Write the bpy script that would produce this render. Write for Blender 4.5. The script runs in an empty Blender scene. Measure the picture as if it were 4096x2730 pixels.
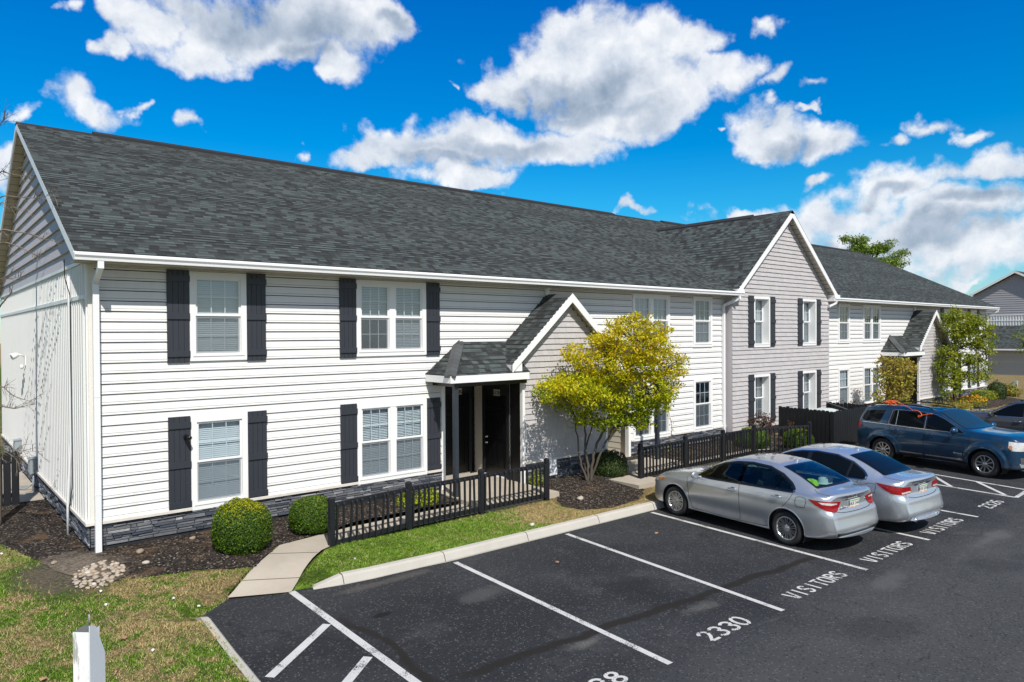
import bpy, bmesh, math, random
import numpy as np
from mathutils import Vector, Matrix
from mathutils.bvhtree import BVHTree
from mathutils.geometry import delaunay_2d_cdt
R = math.radians
SC = bpy.context.scene
COL = SC.collection
rng = np.random.default_rng(7)
random.seed(7)

# ------------------------------------------------------------------ camera
cam_d = bpy.data.cameras.new('camera')
cam = bpy.data.objects.new('camera', cam_d)
COL.objects.link(cam)
SC.camera = cam
cam_d.sensor_width = 36.0
cam_d.lens = 2848 / 4096 * 36
cam_d.clip_start = 0.05
cam_d.clip_end = 6000
def cam_matrix(yaw, pit, rol):
    f = Vector((math.sin(yaw) * math.cos(pit), math.cos(yaw) * math.cos(pit), math.sin(pit)))
    r = Vector((math.cos(yaw), -math.sin(yaw), 0))
    u = r.cross(f)
    r2 = r * math.cos(rol) + u * math.sin(rol)
    u2 = -r * math.sin(rol) + u * math.cos(rol)
    m = Matrix((r2, u2, -f)).transposed().to_4x4()
    m.translation = Vector((-2.2876, -13.76, 3.956))
    return m
cam.matrix_world = cam_matrix(R(40.22), R(-0.578), R(-0.33))

# ------------------------------------------------------------------ sun, exposure
SUN_DIR = Vector((-0.36, -1.0, 1.2)).normalized()
sun_d = bpy.data.lights.new('sun', 'SUN')
sun_d.energy = 5.0
sun_d.angle = R(0.5)
sun_d.color = (1.0, 0.955, 0.885)
sun = bpy.data.objects.new('sun', sun_d)
COL.objects.link(sun)
sun.location = (-10, -30, 40)
sun.rotation_euler = SUN_DIR.to_track_quat('Z', 'Y').to_euler()
SC.view_settings.view_transform = 'Standard'
SC.view_settings.look = 'None'
SC.view_settings.exposure = 0.0
SC.view_settings.gamma = 1.0

# ------------------------------------------------------------------ node helper
class G:
    def __init__(s, nt): s.t = nt
    def n(s, typ, **kw):
        d = s.t.nodes.new(typ)
        for k, v in kw.items(): setattr(d, k, v)
        return d
    def put(s, d, key, v):
        if isinstance(v, bpy.types.NodeSocket): s.t.links.new(v, d.inputs[key])
        elif isinstance(v, (tuple, list)) and len(v) == 3 and d.inputs[key].type == 'RGBA': d.inputs[key].default_value = (*v, 1)
        else: d.inputs[key].default_value = v
    def m(s, op, a, b=0.0, c=None, clamp=False):
        d = s.n('ShaderNodeMath', operation=op, use_clamp=clamp)
        s.put(d, 0, a); s.put(d, 1, b)
        if c is not None: s.put(d, 2, c)
        return d.outputs[0]
    def vm(s, op, a, b=None, scale=None):
        d = s.n('ShaderNodeVectorMath', operation=op)
        s.put(d, 0, a)
        if b is not None: s.put(d, 1, b)
        if scale is not None: d.inputs['Scale'].default_value = scale
        return d.outputs['Value'] if op in ('LENGTH', 'DOT_PRODUCT', 'DISTANCE') else d.outputs[0]
    def noise(s, vec, scale, detail=4.0, rough=0.55, dist=0.0):
        d = s.n('ShaderNodeTexNoise')
        s.put(d, 'Vector', vec); s.put(d, 'Scale', scale); s.put(d, 'Detail', detail); s.put(d, 'Roughness', rough); s.put(d, 'Distortion', dist)
        return d.outputs[0]
    def white(s, vec):
        d = s.n('ShaderNodeTexWhiteNoise'); s.put(d, 'Vector', vec); return d.outputs[0]
    def ramp(s, fac, stops, interp='LINEAR'):
        d = s.n('ShaderNodeValToRGB'); r = d.color_ramp; r.interpolation = interp
        while len(r.elements) < len(stops): r.elements.new(0.5)
        for e, (p, c) in zip(r.elements, stops):
            e.position = p; e.color = (*c, 1) if isinstance(c, (tuple, list)) else (c, c, c, 1)
        s.put(d, 0, fac); return d.outputs[0]
    def step(s, v, a, b):
        d = s.n('ShaderNodeMapRange', interpolation_type='SMOOTHSTEP')
        s.put(d, 0, v); s.put(d, 1, a); s.put(d, 2, b); return d.outputs[0]
    def mix(s, fac, a, b, blend='MIX'):
        d = s.n('ShaderNodeMix', data_type='RGBA', blend_type=blend)
        s.put(d, 0, fac); s.put(d, 6, a); s.put(d, 7, b); return d.outputs[2]
    def sep(s, v):
        d = s.n('ShaderNodeSeparateXYZ'); s.put(d, 0, v); return d.outputs
    def comb(s, x=0.0, y=0.0, z=0.0):
        d = s.n('ShaderNodeCombineXYZ'); s.put(d, 0, x); s.put(d, 1, y); s.put(d, 2, z); return d.outputs[0]
    def obj(s): return s.n('ShaderNodeTexCoord').outputs['Object']
    def isl(s): return s.n('ShaderNodeNewGeometry').outputs['Random Per Island']
    def bump(s, h, strength=0.5, distance=0.02):
        d = s.n('ShaderNodeBump'); s.put(d, 'Height', h); s.put(d, 'Strength', strength); s.put(d, 'Distance', distance); return d.outputs[0]

# ------------------------------------------------------------------ sky and clouds
world = bpy.data.worlds.new('World')
SC.world = world
world.use_nodes = True
wt = world.node_tree
wt.nodes.clear()
g = G(wt)
sky = g.n('ShaderNodeTexSky', sky_type='NISHITA', sun_disc=False)
sky.sun_elevation = math.asin(SUN_DIR.z)
sky.sun_rotation = math.atan2(SUN_DIR.x, SUN_DIR.y)
sky.altitude = 200; sky.air_density = 1.0; sky.dust_density = 0.3; sky.ozone_density = 2.0
CW= [(0.314, 0.386, 0.135, 0.041), (0.433, 0.402, 0.124, 0.042), (0.377, 0.364, 0.093, 0.035), (0.461, 0.346, 0.046, 0.03), (0.441, 0.329, 0.028, 0.015), (0.538, 0.41, 0.059, 0.035), (0.214, 0.373, 0.038, 0.028), (0.202, 0.345, 0.021, 0.019), (0.282, 0.348, 0.061, 0.025), (0.797, 0.379, 0.102, 0.057), (0.706, 0.344, 0.073, 0.03), (0.887, 0.358, 0.088, 0.044), (0.857, 0.32, 0.13, 0.04), (0.839, 0.291, 0.095, 0.03), (0.956, 0.358, 0.043, 0.033), (0.979, 0.322, 0.048, 0.026), (0.786, 0.407, 0.051, 0.031), (0.922, 0.303, 0.075, 0.024), (0.749, 0.375, 0.055, 0.029), (0.675, 0.266, 0.1, 0.04), (0.596, 0.249, 0.108, 0.028), (0.519, 0.243, 0.065, 0.021), (0.76, 0.254, 0.097, 0.031), (0.682, 0.289, 0.043, 0.021), (0.797, 0.259, 0.066, 0.023), (0.632, 0.218, 0.091, 0.019), (0.632, 0.206, 0.049, 0.01), (1.04, 0.253, 0.06, 0.037), (1.108, 0.241, 0.054, 0.027), (1.023, 0.233, 0.041, 0.017), (1.093, 0.282, 0.017, 0.007), (1.056, 0.281, 0.027, 0.016), (0.16, 0.271, 0.034, 0.027, 0.7), (0.185, 0.26, 0.035, 0.016, 0.7), (0.093, 0.248, 0.027, 0.009, 0.6), (0.289, 0.258, 0.015, 0.011, 0.6), (0.227, 0.268, 0.011, 0.006, 0.6), (1.029, 0.378, 0.015, 0.013, 0.55), (1.051, 0.322, 0.02, 0.012, 0.6), (1.111, 0.305, 0.022, 0.009, 0.5), (1.103, 0.193, 0.024, 0.01, 0.7), (0.874, 0.173, 0.03, 0.009, 0.7), (1.2, 0.235, 0.02, 0.01, 0.7), (1.239, 0.24, 0.022, 0.011, 0.6), (1.278, 0.229, 0.021, 0.009, 0.6), (0.152, 0.373, 0.008, 0.007, 0.5), (0.962, 0.254, 0.008, 0.004, 0.5), (0.415, 0.241, 0.011, 0.008, 0.5), (0.615, 0.34, 0.008, 0.005, 0.6), (1.295, 0.188, 0.05, 0.02, 0.9), (1.192, 0.177, 0.066, 0.025, 0.8), (1.278, 0.138, 0.086, 0.035, 0.9), (1.134, 0.15, 0.08, 0.03, 0.8), (1.007, 0.156, 0.055, 0.011, 0.9), (1.207, 0.116, 0.122, 0.039, 0.75), (1.291, 0.092, 0.084, 0.033, 0.8), (1.225, 0.075, 0.027, 0.009, 0.7), (1.274, 0.066, 0.022, 0.007, 0.7), (0.087, 0.189, 0.016, 0.022, 0.7), (1.168, 0.089, 0.126, 0.032, 0.55)]
CG= [(0.345, 0.395, 0.112, 0.036), (0.445, 0.391, 0.097, 0.035), (0.416, 0.353, 0.05, 0.023), (0.797, 0.323, 0.132, 0.027), (0.839, 0.302, 0.113, 0.021), (0.767, 0.343, 0.073, 0.019), (0.687, 0.249, 0.121, 0.017), (0.614, 0.235, 0.091, 0.013), (1.067, 0.234, 0.058, 0.015), (1.261, 0.114, 0.083, 0.02), (1.291, 0.147, 0.046, 0.013), (1.159, 0.111, 0.074, 0.016), (1.188, 0.172, 0.043, 0.011), (0.55, 0.403, 0.03, 0.015)]

gen = g.n('ShaderNodeTexCoord').outputs['Generated']
dx, dy, dz = g.sep(gen)
uv = g.comb(g.m('ARCTAN2', dx, dy), g.m('ARCSINE', dz), 0.0)
def warped(v, scale, amt, detail):      # ragged, drawn-out cloud outlines
    w = g.n('ShaderNodeTexNoise'); g.put(w, 'Vector', gen); g.put(w, 'Scale', scale); g.put(w, 'Detail', detail)
    return g.vm('ADD', v, g.vm('MULTIPLY', g.vm('SUBTRACT', w.outputs['Color'], (0.5, 0.5, 0.5)), (amt * 1.5, amt, 0.0)))
uv = warped(warped(uv, 7.0, 0.10, 3.0), 26.0, 0.05, 4.0)
def field(L):
    acc = None
    for b in L:
        a, e, ra, re = b[:4]; w = b[4] if len(b) > 4 else 1.0
        v = g.vm('SUBTRACT', uv, (a, e, 0))
        v = g.vm('MULTIPLY', v, (1 / ra, 1 / re, 0))
        f = g.m('MULTIPLY', g.m('SUBTRACT', 1.0, g.vm('LENGTH', v)), w)
        acc = f if acc is None else g.m('SMOOTH_MAX', acc, f, 0.12)
    return acc
warp = g.n('ShaderNodeTexNoise'); g.put(warp, 'Vector', gen); g.put(warp, 'Scale', 9.0); g.put(warp, 'Detail', 3.0)
pv = g.vm('ADD', gen, g.vm('SCALE', g.vm('SUBTRACT', warp.outputs['Color'], (0.5, 0.5, 0.5)), scale=0.05))
n1 = g.noise(pv, 13.0, 9.0, 0.62)
n2 = g.noise(g.vm('ADD', pv, (-0.012, -0.002, 0.022)), 13.0, 9.0, 0.58)
cf = field(CW)
dens_raw = g.m('ADD', cf, g.m('MULTIPLY', g.m('SUBTRACT', n1, 0.44), 1.2))
n3 = g.noise(gen, 46.0, 6.0, 0.65)
dens_raw = g.m('ADD', dens_raw, g.m('MULTIPLY', g.m('SUBTRACT', n3, 0.5), 0.6))
back = g.m('MULTIPLY', g.step(g.vm('DOT_PRODUCT', gen, (SUN_DIR.x, SUN_DIR.y, 0.0)), -0.1, 0.25), g.step(g.noise(gen, 2.2, 7.0, 0.6), 0.50, 0.66))  # clouds added out of view on the sunward side to whiten shade light
dens = g.m('MAXIMUM', g.step(dens_raw, -0.06, 0.52), g.m('MULTIPLY', back, 0.9))
core = g.step(g.m('ADD', field(CG), g.m('MULTIPLY', g.m('SUBTRACT', g.noise(gen, 11.0, 5.0), 0.5), 1.0)), -0.2, 0.75)
lit = g.m('ADD', 0.55, g.m('MULTIPLY', g.m('SUBTRACT', n1, n2), 3.0), clamp=True)
puff = g.mix(lit, (6.2, 7.0, 8.2), (10.2, 10.4, 10.7))
gray = g.mix(lit, (3.0, 3.9, 5.1), (5.8, 6.6, 7.8))
cloud = g.mix(core, puff, gray)
# thin cloud lets blue through at its rim
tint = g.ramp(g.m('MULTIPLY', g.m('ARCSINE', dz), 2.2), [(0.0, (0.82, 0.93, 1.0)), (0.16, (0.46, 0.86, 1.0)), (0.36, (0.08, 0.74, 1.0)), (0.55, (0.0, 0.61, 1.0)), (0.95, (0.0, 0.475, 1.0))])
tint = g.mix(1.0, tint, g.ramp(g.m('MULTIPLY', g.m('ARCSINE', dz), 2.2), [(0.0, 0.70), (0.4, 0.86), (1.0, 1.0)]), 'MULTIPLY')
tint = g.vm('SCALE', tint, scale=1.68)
away = g.step(g.vm('DOT_PRODUCT', gen, (SUN_DIR.x, SUN_DIR.y, 0.0)), 0.05, -0.28)   # deep blue opposite the sun; unseen sunward half kept neutral so shade stays grey
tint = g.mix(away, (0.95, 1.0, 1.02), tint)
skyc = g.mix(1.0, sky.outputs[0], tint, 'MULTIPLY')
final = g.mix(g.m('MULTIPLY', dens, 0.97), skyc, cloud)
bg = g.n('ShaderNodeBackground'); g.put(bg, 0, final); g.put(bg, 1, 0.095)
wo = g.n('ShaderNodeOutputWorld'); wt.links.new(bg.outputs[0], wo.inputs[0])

# ------------------------------------------------------------------ materials
def mat(name, fn):
    m = bpy.data.materials.new(name); m.use_nodes = True
    t = m.node_tree; t.nodes.clear(); g = G(t)
    sh = fn(g)
    o = g.n('ShaderNodeOutputMaterial'); t.links.new(sh, o.inputs[0])
    return m
def pbr(g, col, rough=0.6, metal=0.0, normal=None, coat=0.0, spec=0.5, coat_rough=0.05):
    b = g.n('ShaderNodeBsdfPrincipled')
    g.put(b, 'Base Color', col); g.put(b, 'Roughness', rough); g.put(b, 'Metallic', metal)
    g.put(b, 'Specular IOR Level', spec); g.put(b, 'Coat Weight', coat); g.put(b, 'Coat Roughness', coat_rough)
    if normal is not None: g.put(b, 'Normal', normal)
    return b.outputs[0]
def plain(name, col, rough=0.6, metal=0.0, coat=0.0, var=0.12, vscale=3.0, bump=0.0, bscale=60.0, spec=0.5):
    def fn(g):
        o = g.obj()
        c = g.mix(g.noise(o, vscale, 5.0), tuple(max(0, x * (1 - var)) for x in col), tuple(min(1, x * (1 + var)) for x in col))
        nrm = g.bump(g.noise(o, bscale, 4.0), bump, 0.01) if bump else None
        return pbr(g, c, rough, metal, nrm, coat, spec)
    return mat(name, fn)
def island(name, stops, rough=0.7, trans=0.0, noise_mix=0.0, nscale=1.0, bump=0.0, bscale=40.0, spec=0.4, fine=0.0):
    def fn(g):
        o = g.obj()
        f = g.isl()
        if noise_mix: f = g.m('ADD', g.m('MULTIPLY', f, 1 - noise_mix), g.m('MULTIPLY', g.step(g.noise(o, nscale, 3.0), 0.3, 0.7), noise_mix))
        c = g.ramp(f, stops)
        if fine: c = g.mix(g.m('MULTIPLY', g.noise(o, bscale, 5.0), fine), c, (0.02, 0.02, 0.02))
        nrm = g.bump(g.noise(o, bscale, 4.0), bump, 0.01) if bump else None
        s = pbr(g, c, rough, 0.0, nrm, 0.0, spec)
        if trans:
            tr = g.n('ShaderNodeBsdfTranslucent'); g.put(tr, 0, c)
            mx = g.n('ShaderNodeMixShader'); mx.inputs[0].default_value = trans
            g.t.links.new(s, mx.inputs[1]); g.t.links.new(tr.outputs[0], mx.inputs[2]); s = mx.outputs[0]
        return s
    return mat(name, fn)
def glassy(name, tint, trans_frac, rough=0.02, base=(0.01, 0.012, 0.015), f0=0.09):
    """thin pane: part clear (tinted), part dark, with a mirror-like coat"""
    def fn(g):
        tr = g.n('ShaderNodeBsdfTransparent'); g.put(tr, 0, tint)
        df = g.n('ShaderNodeBsdfDiffuse'); g.put(df, 0, base)
        m1 = g.n('ShaderNodeMixShader'); m1.inputs[0].default_value = trans_frac
        g.t.links.new(df.outputs[0], m1.inputs[1]); g.t.links.new(tr.outputs[0], m1.inputs[2])
        gl = g.n('ShaderNodeBsdfGlossy'); g.put(gl, 0, (0.95, 0.97, 1.0)); g.put(gl, 'Roughness', rough)
        o = g.obj()
        g.put(gl, 'Normal', g.bump(g.noise(o, 0.9, 2.0), 0.06, 0.02))
        lw = g.n('ShaderNodeLayerWeight'); g.put(lw, 'Blend', 0.5)
        fac = g.m('ADD', g.m('MULTIPLY', g.m('POWER', lw.outputs['Facing'], 4.0), 0.85), f0, clamp=True)
        m2 = g.n('ShaderNodeMixShader'); g.t.links.new(fac, m2.inputs[0])
        g.t.links.new(m1.outputs[0], m2.inputs[1]); g.t.links.new(gl.outputs[0], m2.inputs[2])
        return m2.outputs[0]
    return mat(name, fn)
def shingle(name, ua, va, dark=0.84):
    """laminated asphalt shingles: ua / va = object axis along the course / up the slope"""
    def fn(g):
        o = g.sep(g.obj())
        u, v = o['XYZ'.index(ua)], o['XYZ'.index(va)]
        pv = g.m('MULTIPLY', v, 1 / 0.122)
        row = g.m('FLOOR', pv)
        fr = g.m('FRACT', pv)
        def cells(w, seed):
            off = g.white(g.comb(row, seed, 0.0))
            return g.white(g.comb(g.m('FLOOR', g.m('ADD', g.m('DIVIDE', u, w), g.m('MULTIPLY', off, 9.0))), row, seed))
        c1 = cells(0.165, 1.0); c2 = cells(0.27, 5.0)
        f = g.m('ADD', g.m('MULTIPLY', c1, 0.78), g.m('MULTIPLY', c2, 0.22))
        d = dark
        c = g.ramp(f, [(0.12, (0.040 * d, 0.041 * d, 0.042 * d)), (0.36, (0.062 * d, 0.070 * d, 0.070 * d)), (0.58, (0.092 * d, 0.110 * d, 0.108 * d)), (0.85, (0.132 * d, 0.162 * d, 0.156 * d))])
        warm = g.step(g.noise(g.obj(), 0.35, 3.0), 0.4, 0.7)
        c = g.mix(g.m('MULTIPLY', warm, 0.22), c, (0.085 * d, 0.080 * d, 0.076 * d))
        tabs = g.m('GREATER_THAN', c1, 0.5)
        band = g.m('MULTIPLY', g.m('SUBTRACT', 1.0, g.step(fr, 0.10, 0.42)), g.m('ADD', 0.22, g.m('MULTIPLY', tabs, 0.70)))
        c = g.mix(band, c, (0.016, 0.017, 0.019))
        gr = g.noise(g.obj(), 160.0, 3.0)
        c = g.mix(g.m('MULTIPLY', gr, 0.35), c, (0.03, 0.03, 0.032))
        return pbr(g, c, 0.93, 0.0, g.bump(gr, 0.4, 0.01), spec=0.15)
    return mat(name, fn)

M = {}
M['shingle_x'] = shingle('roof_shingle_front', 'X', 'Y')
M['shingle_y'] = shingle('roof_shingle_side', 'Y', 'X', 0.92)
M['shingle_px'] = shingle('porch_shingle_front', 'X', 'Y', 0.74)
M['shingle_py'] = shingle('porch_shingle_side', 'Y', 'X', 0.74)
M['cap'] = plain('ridge_cap', (0.022, 0.023, 0.026), 0.9, var=0.3, vscale=8)
M['hipcap'] = island('hip_cap_shingle', [(0, (0.045, 0.048, 0.052)), (1, (0.085, 0.09, 0.094))], 0.92)
def siding_fn(col, dirt):
    def fn(g):
        o = g.obj(); x, y, z = g.sep(o)
        st = g.noise(g.comb(g.m('MULTIPLY', x, 3.0), y, g.m('MULTIPLY', z, 0.35)), 1.6, 5.0, 0.6)
        c = g.mix(g.m('MULTIPLY', g.step(st, 0.45, 0.8), 0.28), col, dirt)
        c = g.mix(g.m('MULTIPLY', g.isl(), 0.05), c, (0.6, 0.62, 0.64))
        gr = g.noise(g.comb(g.m('MULTIPLY', x, 4.0), y, g.m('MULTIPLY', z, 60.0)), 2.0, 3.0)
        return pbr(g, c, 0.55, 0.0, g.bump(gr, 0.08, 0.004), spec=0.35)
    return fn
M['siding'] = mat('white_vinyl_siding', siding_fn((0.76, 0.75, 0.735), (0.60, 0.58, 0.53)))
M['siding_beige'] = mat('beige_vinyl_siding', siding_fn((0.62, 0.58, 0.50), (0.5, 0.46, 0.38)))
M['siding_far'] = mat('grey_lap_siding', siding_fn((0.36, 0.35, 0.37), (0.26, 0.25, 0.26)))
M['siding_tan'] = mat('tan_lap_siding', siding_fn((0.44, 0.42, 0.38), (0.34, 0.31, 0.27)))
M['shake'] = island('grey_shake_siding', [(0, (0.475, 0.452, 0.455)), (0.5, (0.50, 0.476, 0.478)), (1, (0.525, 0.50, 0.50))], 0.7, bump=0.12, bscale=90.0, fine=0.08)
M['shakeside'] = plain('grey_gable_lap', (0.46, 0.43, 0.45), 0.65, var=0.07, bump=0.1)
M['rib'] = plain('white_ribbed_metal', (0.70, 0.70, 0.69), 0.45, var=0.04, vscale=1.2)
M['trim'] = plain('white_trim', (0.83, 0.83, 0.82), 0.45, var=0.05, vscale=2.5)
M['trim_worn'] = mat('worn_white_paint', lambda g: pbr(g, g.mix(g.step(g.noise(g.comb(*[g.m('MULTIPLY', a, k) for a, k in zip(g.sep(g.obj()), (14.0, 14.0, 2.2))]), 2.0, 6.0, 0.65), 0.57, 0.66), (0.84, 0.85, 0.85), (0.40, 0.40, 0.38)), 0.6))
M['gutter'] = plain('white_gutter', (0.80, 0.81, 0.82), 0.35, var=0.05, vscale=1.5)
M['soffit'] = plain('tan_soffit', (0.50, 0.46, 0.38), 0.7, var=0.1)
M['corner'] = plain('cream_corner_trim', (0.74, 0.72, 0.66), 0.55, var=0.05)
M['ledge'] = plain('limestone_ledge', (0.66, 0.62, 0.56), 0.85, var=0.18, vscale=6, bump=0.4, bscale=25)
M['stone'] = island('ledgestone_veneer', [(0.0, (0.045, 0.057, 0.082)), (0.25, (0.085, 0.10, 0.13)), (0.5, (0.145, 0.15, 0.165)), (0.78, (0.21, 0.22, 0.24)), (0.92, (0.33, 0.335, 0.345)), (1, (0.46, 0.46, 0.46))], 0.85, bump=0.9, bscale=22.0, fine=0.35)
M['foundation'] = plain('dark_foundation', (0.016, 0.018, 0.021), 0.8, var=0.3)
M['shutter'] = plain('charcoal_shutter', (0.032, 0.036, 0.046), 0.45, var=0.1, vscale=5)
M['black'] = plain('black_painted_wood', (0.0045, 0.0048, 0.0055), 0.32, var=0.35, vscale=9, bump=0.15)
def chipped(g):
    o = g.obj(); x, y, z = g.sep(o)
    f = g.noise(g.comb(g.m('MULTIPLY', x, 3.0), g.m('MULTIPLY', y, 3.0), z), 9.0, 6.0, 0.7)
    chip = g.step(f, 0.70, 0.73)
    c = g.mix(chip, g.mix(g.noise(o, 7.0, 4.0), (0.007, 0.008, 0.010), (0.016, 0.018, 0.022)), (0.34, 0.30, 0.24))
    return pbr(g, c, 0.55, 0.0, g.bump(f, 0.25, 0.01), spec=0.4)
M['post'] = mat('chipped_black_paint', chipped)
M['dusty'] = plain('dusty_blue_black_paint', (0.028, 0.036, 0.048), 0.5, var=0.2, vscale=7)
M['pane'] = glassy('window_glass', (0.82, 0.90, 0.94), 0.97, f0=0.13)
M['blind'] = plain('white_blind', (0.72, 0.73, 0.73), 0.6, var=0.05)
def screen_fn(g):
    tr = g.n('ShaderNodeBsdfTransparent'); df = g.n('ShaderNodeBsdfDiffuse'); g.put(df, 0, (0.15, 0.18, 0.205))
    m1 = g.n('ShaderNodeMixShader'); m1.inputs[0].default_value = 0.42
    g.t.links.new(tr.outputs[0], m1.inputs[1]); g.t.links.new(df.outputs[0], m1.inputs[2]); return m1.outputs[0]
M['screen'] = mat('insect_screen', screen_fn)
M['room'] = plain('dark_room', (0.10, 0.10, 0.10), 0.9, var=0.3)
M['chrome'] = plain('bright_metal', (0.72, 0.73, 0.75), 0.18, 1.0, var=0.03)
M['greymetal'] = plain('grey_painted_metal', (0.30, 0.34, 0.36), 0.5, 0.1, var=0.12, vscale=8)
M['conduit'] = plain('white_pvc', (0.72, 0.73, 0.74), 0.4, var=0.06)
M['cable'] = plain('dark_cable', (0.02, 0.022, 0.026), 0.5)
M['plate'] = plain('cream_number_plate', (0.62, 0.60, 0.48), 0.5, var=0.05)
M['ink'] = plain('black_ink', (0.015, 0.015, 0.018), 0.5)
M['orange'] = plain('orange_plastic', (0.80, 0.13, 0.03), 0.5, var=0.1)
M['bark'] = plain('grey_bark', (0.085, 0.070, 0.056), 0.9, var=0.35, vscale=14, bump=0.7, bscale=40)
M['darkbark'] = plain('dark_bark', (0.055, 0.042, 0.034), 0.9, var=0.35, vscale=14, bump=0.6, bscale=40)
M['drybark'] = plain('dry_twig_bark', (0.20, 0.165, 0.13), 0.9, var=0.3, vscale=10)

# ------------------------------------------------------------------ mesh helpers
def tag(o, label=None, cat=None, group=None, kind=None):
    for k, v in (('label', label), ('category', cat), ('group', group), ('kind', kind)):
        if v: o[k] = v
    return o
def empty(name, loc=(0, 0, 0), rz=0.0, label=None, cat=None, group=None):
    o = bpy.data.objects.new(name, None); COL.objects.link(o)
    o.empty_display_size = 0.3; o.location = loc; o.rotation_euler = (0, 0, rz)
    return tag(o, label, cat, group)
def link(name, me, parent=None):
    o = bpy.data.objects.new(name, me); COL.objects.link(o)
    if parent is not None: o.parent = parent
    return o
def copy_tree(o, parent=None):
    c = o.copy(); COL.objects.link(c); c.parent = parent
    for ch in [x for x in o.children]: copy_tree(ch, c)
    return c
class MB:
    def __init__(s): s.v = []; s.f = []; s.mi = []; s.sm = []
    def face(s, pts, mi=0, sm=False):
        i = len(s.v); s.v.extend(tuple(p) for p in pts); s.f.append(tuple(range(i, i + len(pts)))); s.mi.append(mi); s.sm.append(sm)
        return s
    def idx(s, verts, faces, mi=0, sm=False):
        i = len(s.v); s.v.extend(tuple(p) for p in verts)
        for f in faces: s.f.append(tuple(i + k for k in f)); s.mi.append(mi); s.sm.append(sm)
        return s
    def box(s, x0, x1, y0, y1, z0, z1, mi=0):
        v = [(x, y, z) for x in (x0, x1) for y in (y0, y1) for z in (z0, z1)]
        return s.idx(v, [(0, 1, 3, 2), (4, 6, 7, 5), (0, 4, 5, 1), (2, 3, 7, 6), (0, 2, 6, 4), (1, 5, 7, 3)], mi)
    def obox(s, p, q, w, h, up=(0, 0, 1), mi=0):
        """bar from p to q, w wide, h high"""
        p, q = Vector(p), Vector(q); d = (q - p).normalized(); r = d.cross(Vector(up)).normalized(); u = r.cross(d)
        v = [e + r * (a * w / 2) + u * (b * h / 2) for e in (p, q) for a, b in ((-1, -1), (1, -1), (1, 1), (-1, 1))]
        return s.idx(v, [(3, 2, 1, 0), (4, 5, 6, 7), (0, 1, 5, 4), (1, 2, 6, 5), (2, 3, 7, 6), (3, 0, 4, 7)], mi)
    def prism(s, loop, vec, mi=0):
        n = len(loop); vec = Vector(vec); a = [Vector(p) for p in loop]; b = [p + vec for p in a]
        return s.idx(a + b, [tuple(range(n - 1, -1, -1)), tuple(range(n, 2 * n))] + [(i, (i + 1) % n, n + (i + 1) % n, n + i) for i in range(n)], mi)
    def tube(s, pts, rad, n=8, mi=0, caps=True):
        pts = [Vector(p) for p in pts]; rad = rad if isinstance(rad, (list, tuple)) else [rad] * len(pts)
        rings = []; prev = None
        for i, p in enumerate(pts):
            d = (pts[min(i + 1, len(pts) - 1)] - pts[max(i - 1, 0)]).normalized()
            ref = prev if prev is not None else (Vector((0, 0, 1)) if abs(d.z) < 0.9 else Vector((1, 0, 0)))
            a = (ref - d * ref.dot(d)).normalized(); b = d.cross(a); prev = a
            rings.append([p + (a * math.cos(t) + b * math.sin(t)) * rad[i] for t in (2 * math.pi * k / n for k in range(n))])
        vs = [v for r in rings for v in r]
        fs = [(i * n + k, i * n + (k + 1) % n, (i + 1) * n + (k + 1) % n, (i + 1) * n + k) for i in range(len(pts) - 1) for k in range(n)]
        if caps: fs += [tuple(range(n - 1, -1, -1)), tuple((len(pts) - 1) * n + k for k in range(n))]
        return s.idx(vs, fs, mi, True)
    def lathe(s, prof, c, ax, n=24, mi=0, sm=True, close=False):
        """prof = (r, t) pairs about axis ax through c"""
        c = Vector(c); ax = Vector(ax).normalized(); a = ax.orthogonal().normalized(); b = ax.cross(a); m = len(prof)
        vs = [c + ax * t + (a * math.cos(q) + b * math.sin(q)) * r for r, t in prof for q in (2 * math.pi * k / n for k in range(n))]
        fs = [(i * n + k, i * n + (k + 1) % n, ((i + 1) % m) * n + (k + 1) % n, ((i + 1) % m) * n + k) for i in range(m if close else m - 1) for k in range(n)]
        return s.idx(vs, fs, mi, sm)
    def blob(s, c, r, mi=0, n=10, m=7):
        c = Vector(c); vs = []; fs = []
        for i in range(m + 1):
            t = math.pi * i / m
            for k in range(n):
                q = 2 * math.pi * k / n
                vs.append((c.x + r[0] * math.sin(t) * math.cos(q), c.y + r[1] * math.sin(t) * math.sin(q), c.z + r[2] * math.cos(t)))
        for i in range(m):
            for k in range(n): fs.append((i * n + k, (i + 1) * n + k, (i + 1) * n + (k + 1) % n, i * n + (k + 1) % n))
        return s.idx(vs, fs, mi, True)
    def build(s, name, mats, parent=None):
        me = bpy.data.meshes.new(name); me.from_pydata(s.v, [], s.f)
        for m in (mats if isinstance(mats, (list, tuple)) else [mats]): me.materials.append(m)
        me.polygons.foreach_set('material_index', s.mi); me.polygons.foreach_set('use_smooth', s.sm)
        me.update()
        return link(name, me, parent)
def np_mesh(name, verts, nper, mats, mi=None, parent=None, smooth=False):
    """many equal n-gons with no shared vertices"""
    n = len(verts) // nper; me = bpy.data.meshes.new(name)
    me.vertices.add(len(verts)); me.vertices.foreach_set('co', np.asarray(verts, np.float32).ravel())
    me.loops.add(n * nper); me.loops.foreach_set('vertex_index', np.arange(n * nper, dtype=np.int32))
    me.polygons.add(n); me.polygons.foreach_set('loop_start', np.arange(0, n * nper, nper, dtype=np.int32))
    me.polygons.foreach_set('loop_total', np.full(n, nper, np.int32))
    for m in (mats if isinstance(mats, (list, tuple)) else [mats]): me.materials.append(m)
    if mi is not None: me.polygons.foreach_set('material_index', np.asarray(mi, np.int32))
    if smooth: me.polygons.foreach_set('use_smooth', np.ones(n, bool))
    me.update(calc_edges=True)
    return link(name, me, parent)
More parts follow.
